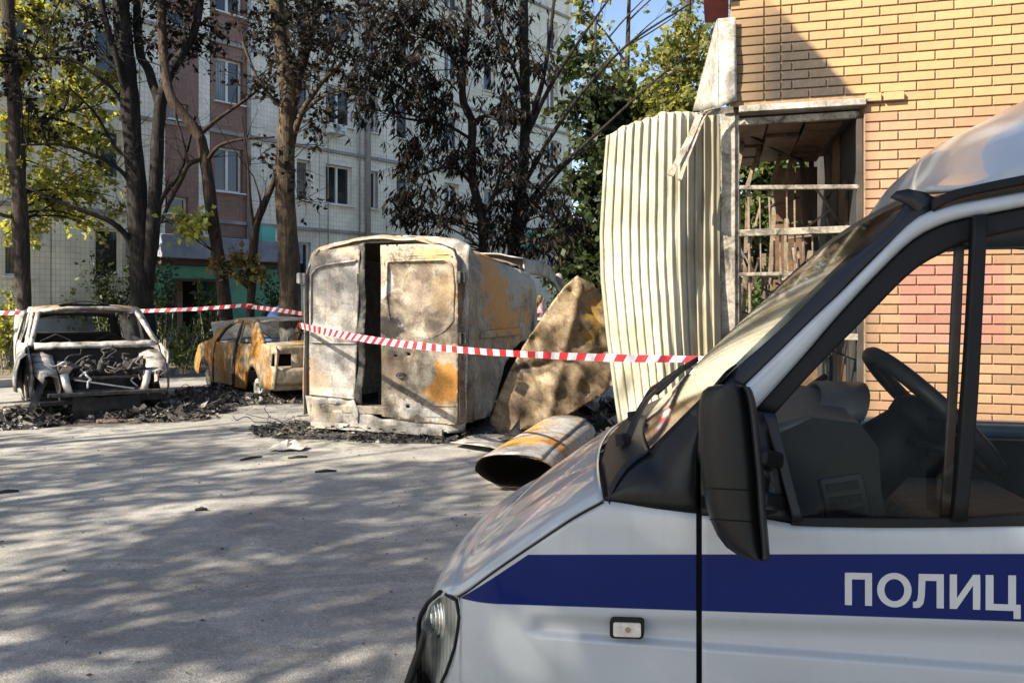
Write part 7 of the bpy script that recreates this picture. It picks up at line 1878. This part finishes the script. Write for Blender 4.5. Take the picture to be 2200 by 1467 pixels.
bush('shrub', 'small pale bush behind the burnt crossover roof', 150, 790, 30, 1.9, LEAF_OLIVE, 405, 500, Y=20.5, group=GBu)
bush('shrub', 'climbing greenery on the left pier of the green porch', 352, 790, 24, 2.8, LEAF_DARKG, 406, 800, Y=19.6, group=GBu)
bush('shrub', 'green bush right of the ochre trunk base', 590, 800, 30, 2.6, LEAF_DARKG, 407, 700, Y=20.4, group=GBu)
bush('shrub', 'broad dark bush beyond the end of the block', 1290, 760, 110, 3.0, LEAF_DARKG, 408, 3500, 0.16, 0.1, Y=24, group=GBu)
bush('shrub', 'broad green bush behind the burnt corner room', 1660, 740, 140, 2.2, LEAF_MID, 409, 2800, 0.16, 0.1, Y=17, group=GBu)
bush('shrub', 'low green bush behind the burnt van cab', 1180, 760, 60, 1.2, LEAF_MID, 410, 900, 0.12, 0.07, Y=23, group=GBu)
# grass tufts on the soil strip
rng = np.random.default_rng(77); n = 9000
s_ = rng.uniform(-10, 16, n); o_ = rng.uniform(0.3, 4.6, n) ; keep = np.array([fbm((a * 0.6, b_ * 0.6, 3)) > -0.05 for a, b_ in zip(s_, o_)]); s_, o_ = s_[keep], o_[keep]; n = len(s_)
Pn = np.array([FA(a, 0.08, b_) for a, b_ in zip(s_, o_)]); D = rng.normal(size=(n, 3)) * 0.5 + np.array([0, 0, 1.0])
V, Fc = leaf_mesh(Pn, D, rng.uniform(0.10, 0.32, n), rng.uniform(0.012, 0.03, n), rng)
np_mesh('grass', V, Fc, LEAF_MID, None, kind='stuff', label='rough grass on the soil strip by the block', cat='grass')
# ------------------------------------------------------------------ ash, debris, tape, person, small things
def m_debris(name, cols):
    m, nt, b = new_mat(name)
    g = nd(nt, 'ShaderNodeNewGeometry')
    c = ramp(nt, g.outputs['Random Per Island'], [(i / (len(cols) - 1), q) for i, q in enumerate(cols)], 'CONSTANT')
    c = mixc(nt, 1.0, c, ramp(nt, tex_noise(nt, coords(nt), 25.0, 5, 0.7), [(0.3, gray(0.5)), (0.7, gray(1.2))]), 'MULTIPLY')
    nt.links.new(c, b.inputs['Base Color']); b.inputs['Roughness'].default_value = 0.8
    return m
M_DEB = m_debris('burnt_scraps', [(0.015, 0.014, 0.013), (0.04, 0.035, 0.03), (0.02, 0.018, 0.016), (0.08, 0.065, 0.05), (0.17, 0.15, 0.125), (0.03, 0.026, 0.022), (0.26, 0.24, 0.21), (0.05, 0.03, 0.02), (0.12, 0.105, 0.09), (0.018, 0.017, 0.016)])
M_ASH = simple('black_ash', (0.03, 0.027, 0.024), 0.95, 0, 0.7, 6.0, 0.8)
def shards(Pn, L, rng):
    n = len(Pn); A = unit(rng.normal(size=(n, 3)) * np.array([1, 1, 0.5])); B = unit(np.cross(A, rng.normal(size=(n, 3))))
    V = np.empty((n, 4, 3)); L = L[:, None]
    for k, (a, b_) in enumerate(((-.5, -.4), (.5, -.35), (.45, .4), (-.5, .35))):
        V[:, k] = Pn + A * L * (a + rng.uniform(-.35, .35, (n, 1))) + B * L * (b_ * rng.uniform(0.15, 1.3, (n, 1))) + rng.normal(size=(n, 3)) * L * 0.08
    return V.reshape(-1, 3), np.arange(4 * n).reshape(n, 4)
def pile(label, spots, n, seed, size=0.10, h=0.12):
    """Charred scraps heaped on the ground: centre px, spread (m)."""
    rng = np.random.default_rng(seed)
    t = thing('ash_heap', label, 'debris', spots[0][0], 'burnt debris under the wrecks'); t['kind'] = 'stuff'
    mb = MB()
    VV, FF, off = [], [], 0
    for (c, rx, ry) in spots:
        rows = []
        for i in range(21):
            row = []
            for j in range(21):
                x, y = (i / 10 - 1), (j / 10 - 1); d = math.hypot(x, y)
                z = h * max(0, 1 - d * d) * (0.5 + 0.9 * fbm((x * 3 + c.x, y * 3, seed))) + 0.02 * fbm((x * 9, y * 9, seed))
                row.append(Vector((c.x + x * rx, c.y + y * ry, max(0.003, z) if d < 1 else -0.02)))
            rows.append(row)
        mb.grid(rows)
        m = int(n / len(spots))
        a = rng.uniform(0, 2 * np.pi, m); r = np.sqrt(rng.uniform(0, 1, m)) * 1.05
        px, py = c.x + np.cos(a) * r * rx, c.y + np.sin(a) * r * ry; pz = h * np.maximum(0, 1 - r * r) * rng.uniform(0.3, 1.1, m) + 0.01
        D = rng.normal(size=(m, 3)) * np.array([1, 1, 0.45]); V, Fc = shards(np.stack([px, py, pz], 1), size * (0.25 + 2.2 * rng.uniform(0, 1, m) ** 4), rng)
        V[:, 2] = np.maximum(V[:, 2], 0.004)
        VV.append(V); FF.append(Fc + off); off += len(V)
    mb.build('ash', M_ASH, t, smooth=True)
    wires = []
    for (c, rx, ry) in spots:
        for _ in range(14):
            a = rng.uniform(0, 6.28); r = math.sqrt(rng.uniform(0, 1)) * 0.95; p = np.array([c.x + math.cos(a) * r * rx, c.y + math.sin(a) * r * ry, 0.03 + h * (1 - r * r)]); pts = [p]
            for _k in range(7): pts.append(np.maximum(pts[-1] + rng.normal(size=3) * np.array([0.08, 0.08, 0.03]), [-99, -99, 0.006]))
            wires.append((np.array(smooth_path(pts, 3)), np.full(22, rng.uniform(0.003, 0.007))))
    Vw, Fw = tubes_np(wires); np_mesh('burnt_wires', Vw, Fw, M_CHAR2, t, kind='stuff')
    np_mesh('scraps', np.concatenate(VV), np.concatenate(FF), M_DEB, t)
pile('black ash and scraps heaped under and in front of the burnt crossover', [(LC.w(0.25, 0.05, 0), 1.25, 0.42), (LC.w(-0.9, 0.4, 0), 0.6, 0.7), (LC.w(1.15, 0.35, 0), 0.65, 0.55), (LC.w(0, 1.5, 0), 1.2, 1.3)], 6000, 1, 0.06, 0.15)
pile('black ash and scraps strewn beside the burnt sedan', [(SD.w(-1.0, 0.8, 0), 1.0, 0.7), (SD.w(-1.1, 2.2, 0), 0.8, 1.0), (SD.w(0.2, -0.1, 0), 1.0, 0.6), (SD.w(0, 1.8, 0), 1.0, 1.5)], 6000, 2, 0.055, 0.08)
pile('black ash and scraps spilled below the rear of the burnt panel van', [(BV.w(0.7, -0.1, 0), 1.2, 0.40), (BV.w(1.7, -0.05, 0), 0.9, 0.42), (BV.w(1.0, 1.5, 0), 1.2, 2.0), (BV.w(-0.15, 0.0, 0), 0.5, 0.5)], 2600, 3, 0.045, 0.03)
pile('crumpled black sheets piled below the torn side panel', [(G(1275, 905), 0.9, 0.8), (G(1210, 950), 0.7, 0.4), (G(1330, 880), 0.8, 0.7)], 1400, 4, 0.15, 0.08)
# pale scraps that stand out
def scrap(label, x, y, w, h_, col, seed, cat='scrap'):
    c = G(x, y); mb = MB(); rr = random.Random(seed)
    rows = [[c + Vector(((i / 6 - 0.5) * w + rr.uniform(-1, 1) * w * 0.04, (j / 5 - 0.5) * w * 0.7, 0.012 + h_ * max(0, 0.6 + fbm((i * 0.6 + seed, j * 0.6, 1))) * (1 - (abs(i - 3) / 3.5) ** 2) * (1 - (abs(j - 2.5) / 3) ** 2))) for j in range(6)] for i in range(7)]
    mb.grid(rows); mb.build('paper_scrap', simple('scrap_%d' % seed, col, 0.8, 0, 0.2, 10), smooth=False, solid=0.006, label=label, cat=cat)
scrap('crumpled pale scrap on the asphalt left of the burnt van corner', 618, 966, 0.38, 0.10, (0.42, 0.38, 0.34), 5)
scrap('white melted lump under the burnt crossover nose', 152, 884, 0.22, 0.18, (0.6, 0.58, 0.55), 6)
mb = MB(); mb.beam(G(208, 904, 0.03), G(290, 902, 0.03), 0.06, 0.035); mb.build('wood_strip', simple('pinkish_wood', (0.35, 0.22, 0.17), 0.8), label='thin pinkish wooden strip on the ground before the burnt crossover', cat='wood strip')
# litter: grit, leaf crumbs and twigs over the asphalt
rng = np.random.default_rng(9); n = 1000
yy = rng.uniform(2.4, 15, n); xx = rng.uniform(-0.75, 0.25, n) * yy
D = rng.normal(size=(n, 3)) * np.array([1, 1, 0.12]); sz = rng.uniform(0.3, 1.0, n) ** 2
V, Fc = leaf_mesh(np.stack([xx, yy, np.full(n, 0.008)], 1), D, 0.006 + 0.030 * sz, 0.004 + 0.012 * sz, rng); V[:, 2] = np.maximum(V[:, 2], 0.004)
np_mesh('litter', V, Fc, m_debris('litter_bits', [(0.05, 0.045, 0.04), (0.10, 0.085, 0.06), (0.03, 0.028, 0.025), (0.16, 0.13, 0.09), (0.3, 0.28, 0.25)]), None, kind='stuff', label='leaf crumbs and grit scattered over the asphalt', cat='litter')
for k, (x, y, L_, a) in enumerate(((432, 1094, 0.045, 0.1), (640, 982, 0.10, 0.3), (700, 1012, 0.10, 0.2), (14, 1056, 0.09, 0.4), (540, 984, 0.12, 0.8))):
    c = G(x, y, 0.012); mb = MB(); d = Vector((math.cos(a), math.sin(a), 0)) * L_; mb.tube([c - d, c + Vector((0, 0.01, 0.006)), c + d], [0.010, 0.014, 0.008], 6, True, 0.3)
    mb.build('charred_stick', M_CHAR, smooth=True, label=['small charred stick in the middle of the shaded asphalt', 'charred bit of wood just left below the burnt van', 'charred chip on the asphalt in front of the burnt van', 'charred stick on the asphalt at the left edge', 'charred splinter on the asphalt below the burnt sedan'][k], cat='stick', group='charred sticks on the asphalt')

# barrier tape: striped ribbon with slanted stripes, slightly twisted
M_RED = simple('tape_red', (0.55, 0.02, 0.03), 0.35, 0, 0.1, 30); M_TW = simple('tape_white', (0.72, 0.68, 0.66), 0.35, 0, 0.08, 30)
def tape(label, pts, w0, w1, stripe, seed=0, twist=0.35):
    pts = [Vector(p) for p in pts]; L_ = [0]
    for a, b_ in zip(pts[:-1], pts[1:]): L_.append(L_[-1] + (b_ - a).length)
    n = int(L_[-1] / stripe * 2); mb = MB(); rows = []
    A = np.array([tuple(p) for p in pts])
    def at(s): return Vector([float(np.interp(s, L_, A[:, k])) for k in range(3)])
    for i in range(n + 1):
        s = L_[-1] * i / n; t = i / n; p = at(s); d = (at(s + 0.02) - at(s - 0.02)).normalized()
        w = w0 + (w1 - w0) * t; a = twist * math.sin(t * 9 + seed) + 0.15 * noise.noise(Vector((t * 14, seed, 0)))
        upv = (Vector((0, 0, 1)) - d * d.z).normalized(); sd = d.cross(upv)
        v = upv * math.cos(a) + sd * math.sin(a)
        sh = d * w * 0.30
        rows.append([p - v * w / 2 - sh + Vector((0, 0, 0.004 * noise.noise(Vector((s * 3, 1, seed))))), p, p + v * w / 2 + sh])
    mb.grid(rows)
    for i in range(n): mb.m[2 * i] = mb.m[2 * i + 1] = (i // 2) % 2
    return mb.build('barrier_tape', [M_RED, M_TW], smooth=False, label=label, cat='tape', group='red and white barrier tapes', solid=0.001)
pA, pB = P(643, 699, 10.02), Vector((*VW(0.27, VWID + 0.15, 1.3).xy, 1.335))
def sagline(a, b_, sag, n=40): return [a.lerp(b_, t) - Vector((0, 0, sag * 4 * t * (1 - t))) for t in np.linspace(0, 1, n)]
tape('long red and white barrier tape stretched from the burnt van across to the police van', sagline(pA, pB, 0.10, 60), 0.09, 0.036, 0.095, 2, 0.5)
tape('red and white barrier tape between the left trunk and the thinnest trunk', [P(-40, 673, 16.6), P(50, 672, 16.55), P(180, 671, 16.8), P(308, 668, 16.75), P(420, 664, 16.6), P(528, 656, 16.45), P(546, 657, 16.4)], 0.085, 0.075, 0.12, 5, 0.25)
tape('short red and white barrier tape from the thinnest trunk to the burnt van', [P(530, 659, 16.4), P(548, 660, 16.4), P(590, 665, 15.9), P(650, 674, 15.2), P(690, 676, 15.0)], 0.085, 0.085, 0.12, 7, 0.25)
tape('piece of red and white barrier tape seen through the burnt van cab window', [P(1040, 690, 17.3), P(1110, 682, 18.0), P(1170, 676, 19.2), P(1240, 668, 20.5)], 0.12, 0.12, 0.14, 9, 0.2)

# blue tarpaulin heap beside the ochre trunk
c = Vector((P(602, 700, 18.3).x, 18.3, 0.0)); rows = []
for i in range(15):
    a = 2 * math.pi * i / 14
    rows.append([c + Vector((math.cos(a) * r * (1 + 0.15 * fbm((i, k, 1))), math.sin(a) * r * 0.7, z + 0.06 * fbm((i * 0.9, k * 0.7, 4)))) for k, (r, z) in enumerate(((0.50, 0.06), (0.46, 0.5), (0.42, 0.95), (0.34, 1.3), (0.18, 1.52), (0.02, 1.56)))])
rows[-1] = rows[0]
mb = MB(); mb.grid(rows); mb.build('tarpaulin', simple('blue_tarpaulin', (0.03, 0.13, 0.38), 0.4, 0, 0.3, 5.0, 0.3), smooth=True, label='bunched blue tarpaulin beside the ochre trunk', cat='tarpaulin')

# dark soot washed into the asphalt round the wrecks
def soot_sheet(label, c, rx, ry, seed, ang=0.0):
    m, nt, b = new_mat('soot_%d' % seed)
    v = coords(nt)
    n = tex_noise(nt, v, 3.0, 9, 0.7, 0.8)
    d = nd(nt, 'ShaderNodeVectorMath', {0: v, 1: tuple(c)}, operation='SUBTRACT')
    r1 = nd(nt, 'ShaderNodeVectorRotate', {'Vector': d.outputs[0], 'Angle': -ang}, rotation_type='Z_AXIS')
    d3 = nd(nt, 'ShaderNodeVectorMath', {0: r1.outputs[0], 1: (1 / rx, 1 / ry, 0)}, operation='MULTIPLY')
    ln = nd(nt, 'ShaderNodeVectorMath', {0: d3.outputs[0]}, operation='LENGTH').outputs['Value']
    a = math_n(nt, 'SUBTRACT', math_n(nt, 'ADD', math_n(nt, 'MULTIPLY', n, 1.3), 0.25), ln)
    nt.links.new(ramp(nt, a, [(0.0, gray(0.0)), (0.35, gray(0.85))]), b.inputs['Alpha'])
    nt.links.new(ramp(nt, tex_noise(nt, v, 40.0, 5, 0.7), [(0.3, (0.02, 0.018, 0.016)), (0.7, (0.06, 0.054, 0.048))]), b.inputs['Base Color'])
    b.inputs['Roughness'].default_value = 0.95
    mb = MB(); R = Matrix.Rotation(ang, 3, 'Z')
    mb.add([Vector(c) + R @ Vector((x * rx * 1.3, y * ry * 1.3, 0.005)) for x, y in ((-1, -1), (1, -1), (1, 1), (-1, 1))], [(0, 1, 2, 3)])
    mb.build('soot_stain', m, label=label, kind='stuff', cat='soot')
soot_sheet('soot stain on the asphalt round the burnt crossover', LC.w(0.2, 1.4, 0), 2.0, 2.6, 1, RAD(35))
soot_sheet('soot stain on the asphalt round the burnt sedan', SD.w(-0.1, 1.6, 0), 1.9, 2.7, 2, RAD(38))
soot_sheet('soot stain on the asphalt under the burnt panel van', BV.w(1.1, 2.0, 0), 2.0, 3.2, 3, RAD(-19))
soot_sheet('soot stain on the asphalt below the torn side panel', Vector((1.1, 9.3, 0.001)), 1.6, 1.5, 4)

# ------------------------------------------------------------------ person beyond the wreck, filming with a phone
def person():
    PY = 20.4; base = Vector((P(1166, 700, PY).x - 0.05, PY, 0.12))
    t = thing('person', 'person in a pink top behind the burnt van cab holding up a phone', 'person', base)
    H = 1.72
    # facing right (+x), arms bent forward
    J = {'pel': (0, 0, 0.94), 'bel': (0.01, 0, 1.08), 'che': (0.0, 0, 1.28), 'nkb': (0.0, 0, 1.42), 'nk': (0.02, 0, 1.48)}
    V = []; E = []; Rr = []
    idx = {}
    def v(n, p, r, par=None):
        idx[n] = len(V); V.append(base + Vector(p)); Rr.append(r)
        if par: E.append((idx[par], idx[n]))
    v('pel', (0, 0, 0.94), (0.13, 0.15)); v('bel', (0.01, 0, 1.08), (0.10, 0.13), 'pel'); v('che', (0.0, 0, 1.27), (0.11, 0.15), 'bel'); v('nkb', (0.0, 0, 1.41), (0.07, 0.09), 'che'); v('nk', (0.015, 0, 1.48), (0.048, 0.048), 'nkb')
    v('h1', (0.03, 0, 1.55), (0.07, 0.065), 'nk'); v('h2', (0.025, 0, 1.63), (0.088, 0.075), 'h1'); v('h3', (0.015, 0, 1.69), (0.06, 0.055), 'h2')
    v('nose', (0.125, 0, 1.60), (0.012, 0.012), 'h2')
    for sg, nm in ((-1, 'L'), (1, 'R')):
        v('hip' + nm, (0, sg * 0.09, 0.88), (0.095, 0.085), 'pel'); v('kne' + nm, (0.02 * sg, sg * 0.10, 0.48), (0.06, 0.06), 'hip' + nm); v('ank' + nm, (0.03 * sg - 0.02, sg * 0.10, 0.09), (0.038, 0.038), 'kne' + nm); v('toe' + nm, (0.03 * sg + 0.13, sg * 0.11, 0.03), (0.035, 0.03), 'ank' + nm)
        v('sho' + nm, (0, sg * 0.17, 1.36), (0.055, 0.055), 'nkb'); v('elb' + nm, (0.12, sg * 0.19, 1.12), (0.042, 0.042), 'sho' + nm); v('wri' + nm, (0.33, sg * 0.09, 1.25), (0.027, 0.027), 'elb' + nm); v('pal' + nm, (0.40, sg * 0.07, 1.29), (0.030, 0.018), 'wri' + nm)
        for k in range(4):
            o = (k - 1.5) * 0.017
            v('f%d' % k + nm, (0.44, sg * (0.055 + abs(o) * 0.2), 1.30 + o), (0.0095, 0.0095), 'pal' + nm); v('g%d' % k + nm, (0.465 + 0.006 * (k == 1), sg * 0.03, 1.315 + o), (0.008, 0.008), 'f%d' % k + nm)
        v('th' + nm, (0.40, sg * 0.045, 1.325), (0.010, 0.010), 'pal' + nm); v('ti' + nm, (0.43, sg * 0.022, 1.345), (0.008, 0.008), 'th' + nm)
    me = bpy.data.meshes.new('body'); me.from_pydata([tuple(p) for p in V], E, []); me.update()
    o = bpy.data.objects.new('body', me); finish(o, t)
    md = o.modifiers.new('skin', 'SKIN'); md.use_smooth_shade = True
    for i, r in enumerate(Rr): me.skin_vertices[0].data[i].radius = r
    me.skin_vertices[0].data[0].use_root = True
    sb = o.modifiers.new('sub', 'SUBSURF'); sb.levels = 1; sb.render_levels = 1
    m, nt, b = new_mat('person_colours')
    z = nd(nt, 'ShaderNodeSeparateXYZ', {'Vector': nd(nt, 'ShaderNodeNewGeometry').outputs['Position']})
    zl = math_n(nt, 'SUBTRACT', z.outputs[2], base.z)
    c = ramp(nt, math_n(nt, 'MULTIPLY', zl, 0.5), [(0.0, (0.04, 0.035, 0.03)), (0.04, (0.16, 0.16, 0.19)), (0.475, (0.55, 0.30, 0.33)), (0.72, (0.45, 0.27, 0.19))], 'CONSTANT')
    # bare forearms: everything well in front of the trunk below the shoulder
    xm = math_n(nt, 'GREATER_THAN', math_n(nt, 'SUBTRACT', z.outputs[0], base.x), 0.11)
    zm = math_n(nt, 'GREATER_THAN', zl, 1.02)
    c = mixc(nt, math_n(nt, 'MULTIPLY', xm, zm), c, (0.45, 0.27, 0.19))
    nt.links.new(c, b.inputs['Base Color']); b.inputs['Roughness'].default_value = 0.7
    me.materials.append(m)
    mb = MB(); rows = []
    for i in range(9):
        a = math.pi * i / 8
        rows.append([base + Vector((0.0 + 0.10 * math.cos(th) * math.sin(a) * (1.0 if math.cos(th) < 0.2 else 0.62) - 0.012, 0.088 * math.sin(th) * math.sin(a), 1.655 + 0.085 * math.cos(a) - (0.10 * (i / 8) ** 2 if math.cos(th) < 0.2 else 0))) for th in np.linspace(0, 2 * math.pi, 17)])
    mb.grid(rows); mb.tube([base + Vector((-0.085, 0, 1.62)), base + Vector((-0.11, 0, 1.5)), base + Vector((-0.10, 0, 1.36))], [0.05, 0.045, 0.02], 8)
    mb.build('hair', simple('blond_hair', (0.20, 0.13, 0.07), 0.6, 0, 0.3, 30), t, smooth=True)
    for sg in (-1, 1):
        mb = MB(); mb.tube([base + Vector((0.10, sg * 0.03, 1.625)), base + Vector((0.107, sg * 0.03, 1.625))], 0.010, 8); mb.build('eye', M_DARK, t)
    mb = MB(); mb.tube([base + Vector((0.105, -0.022, 1.555)), base + Vector((0.112, 0, 1.553)), base + Vector((0.105, 0.022, 1.555))], 0.006, 6); mb.build('mouth', simple('lips', (0.3, 0.10, 0.09), 0.5), t)
    ph = MB(); ph.box(base + Vector((0.475, 0, 1.315)), (0.011, 0.15, 0.075)); ph.build('phone', M_SEAL, bevel=0.004, label='dark phone held up by the person in the pink top', cat='phone')
person()
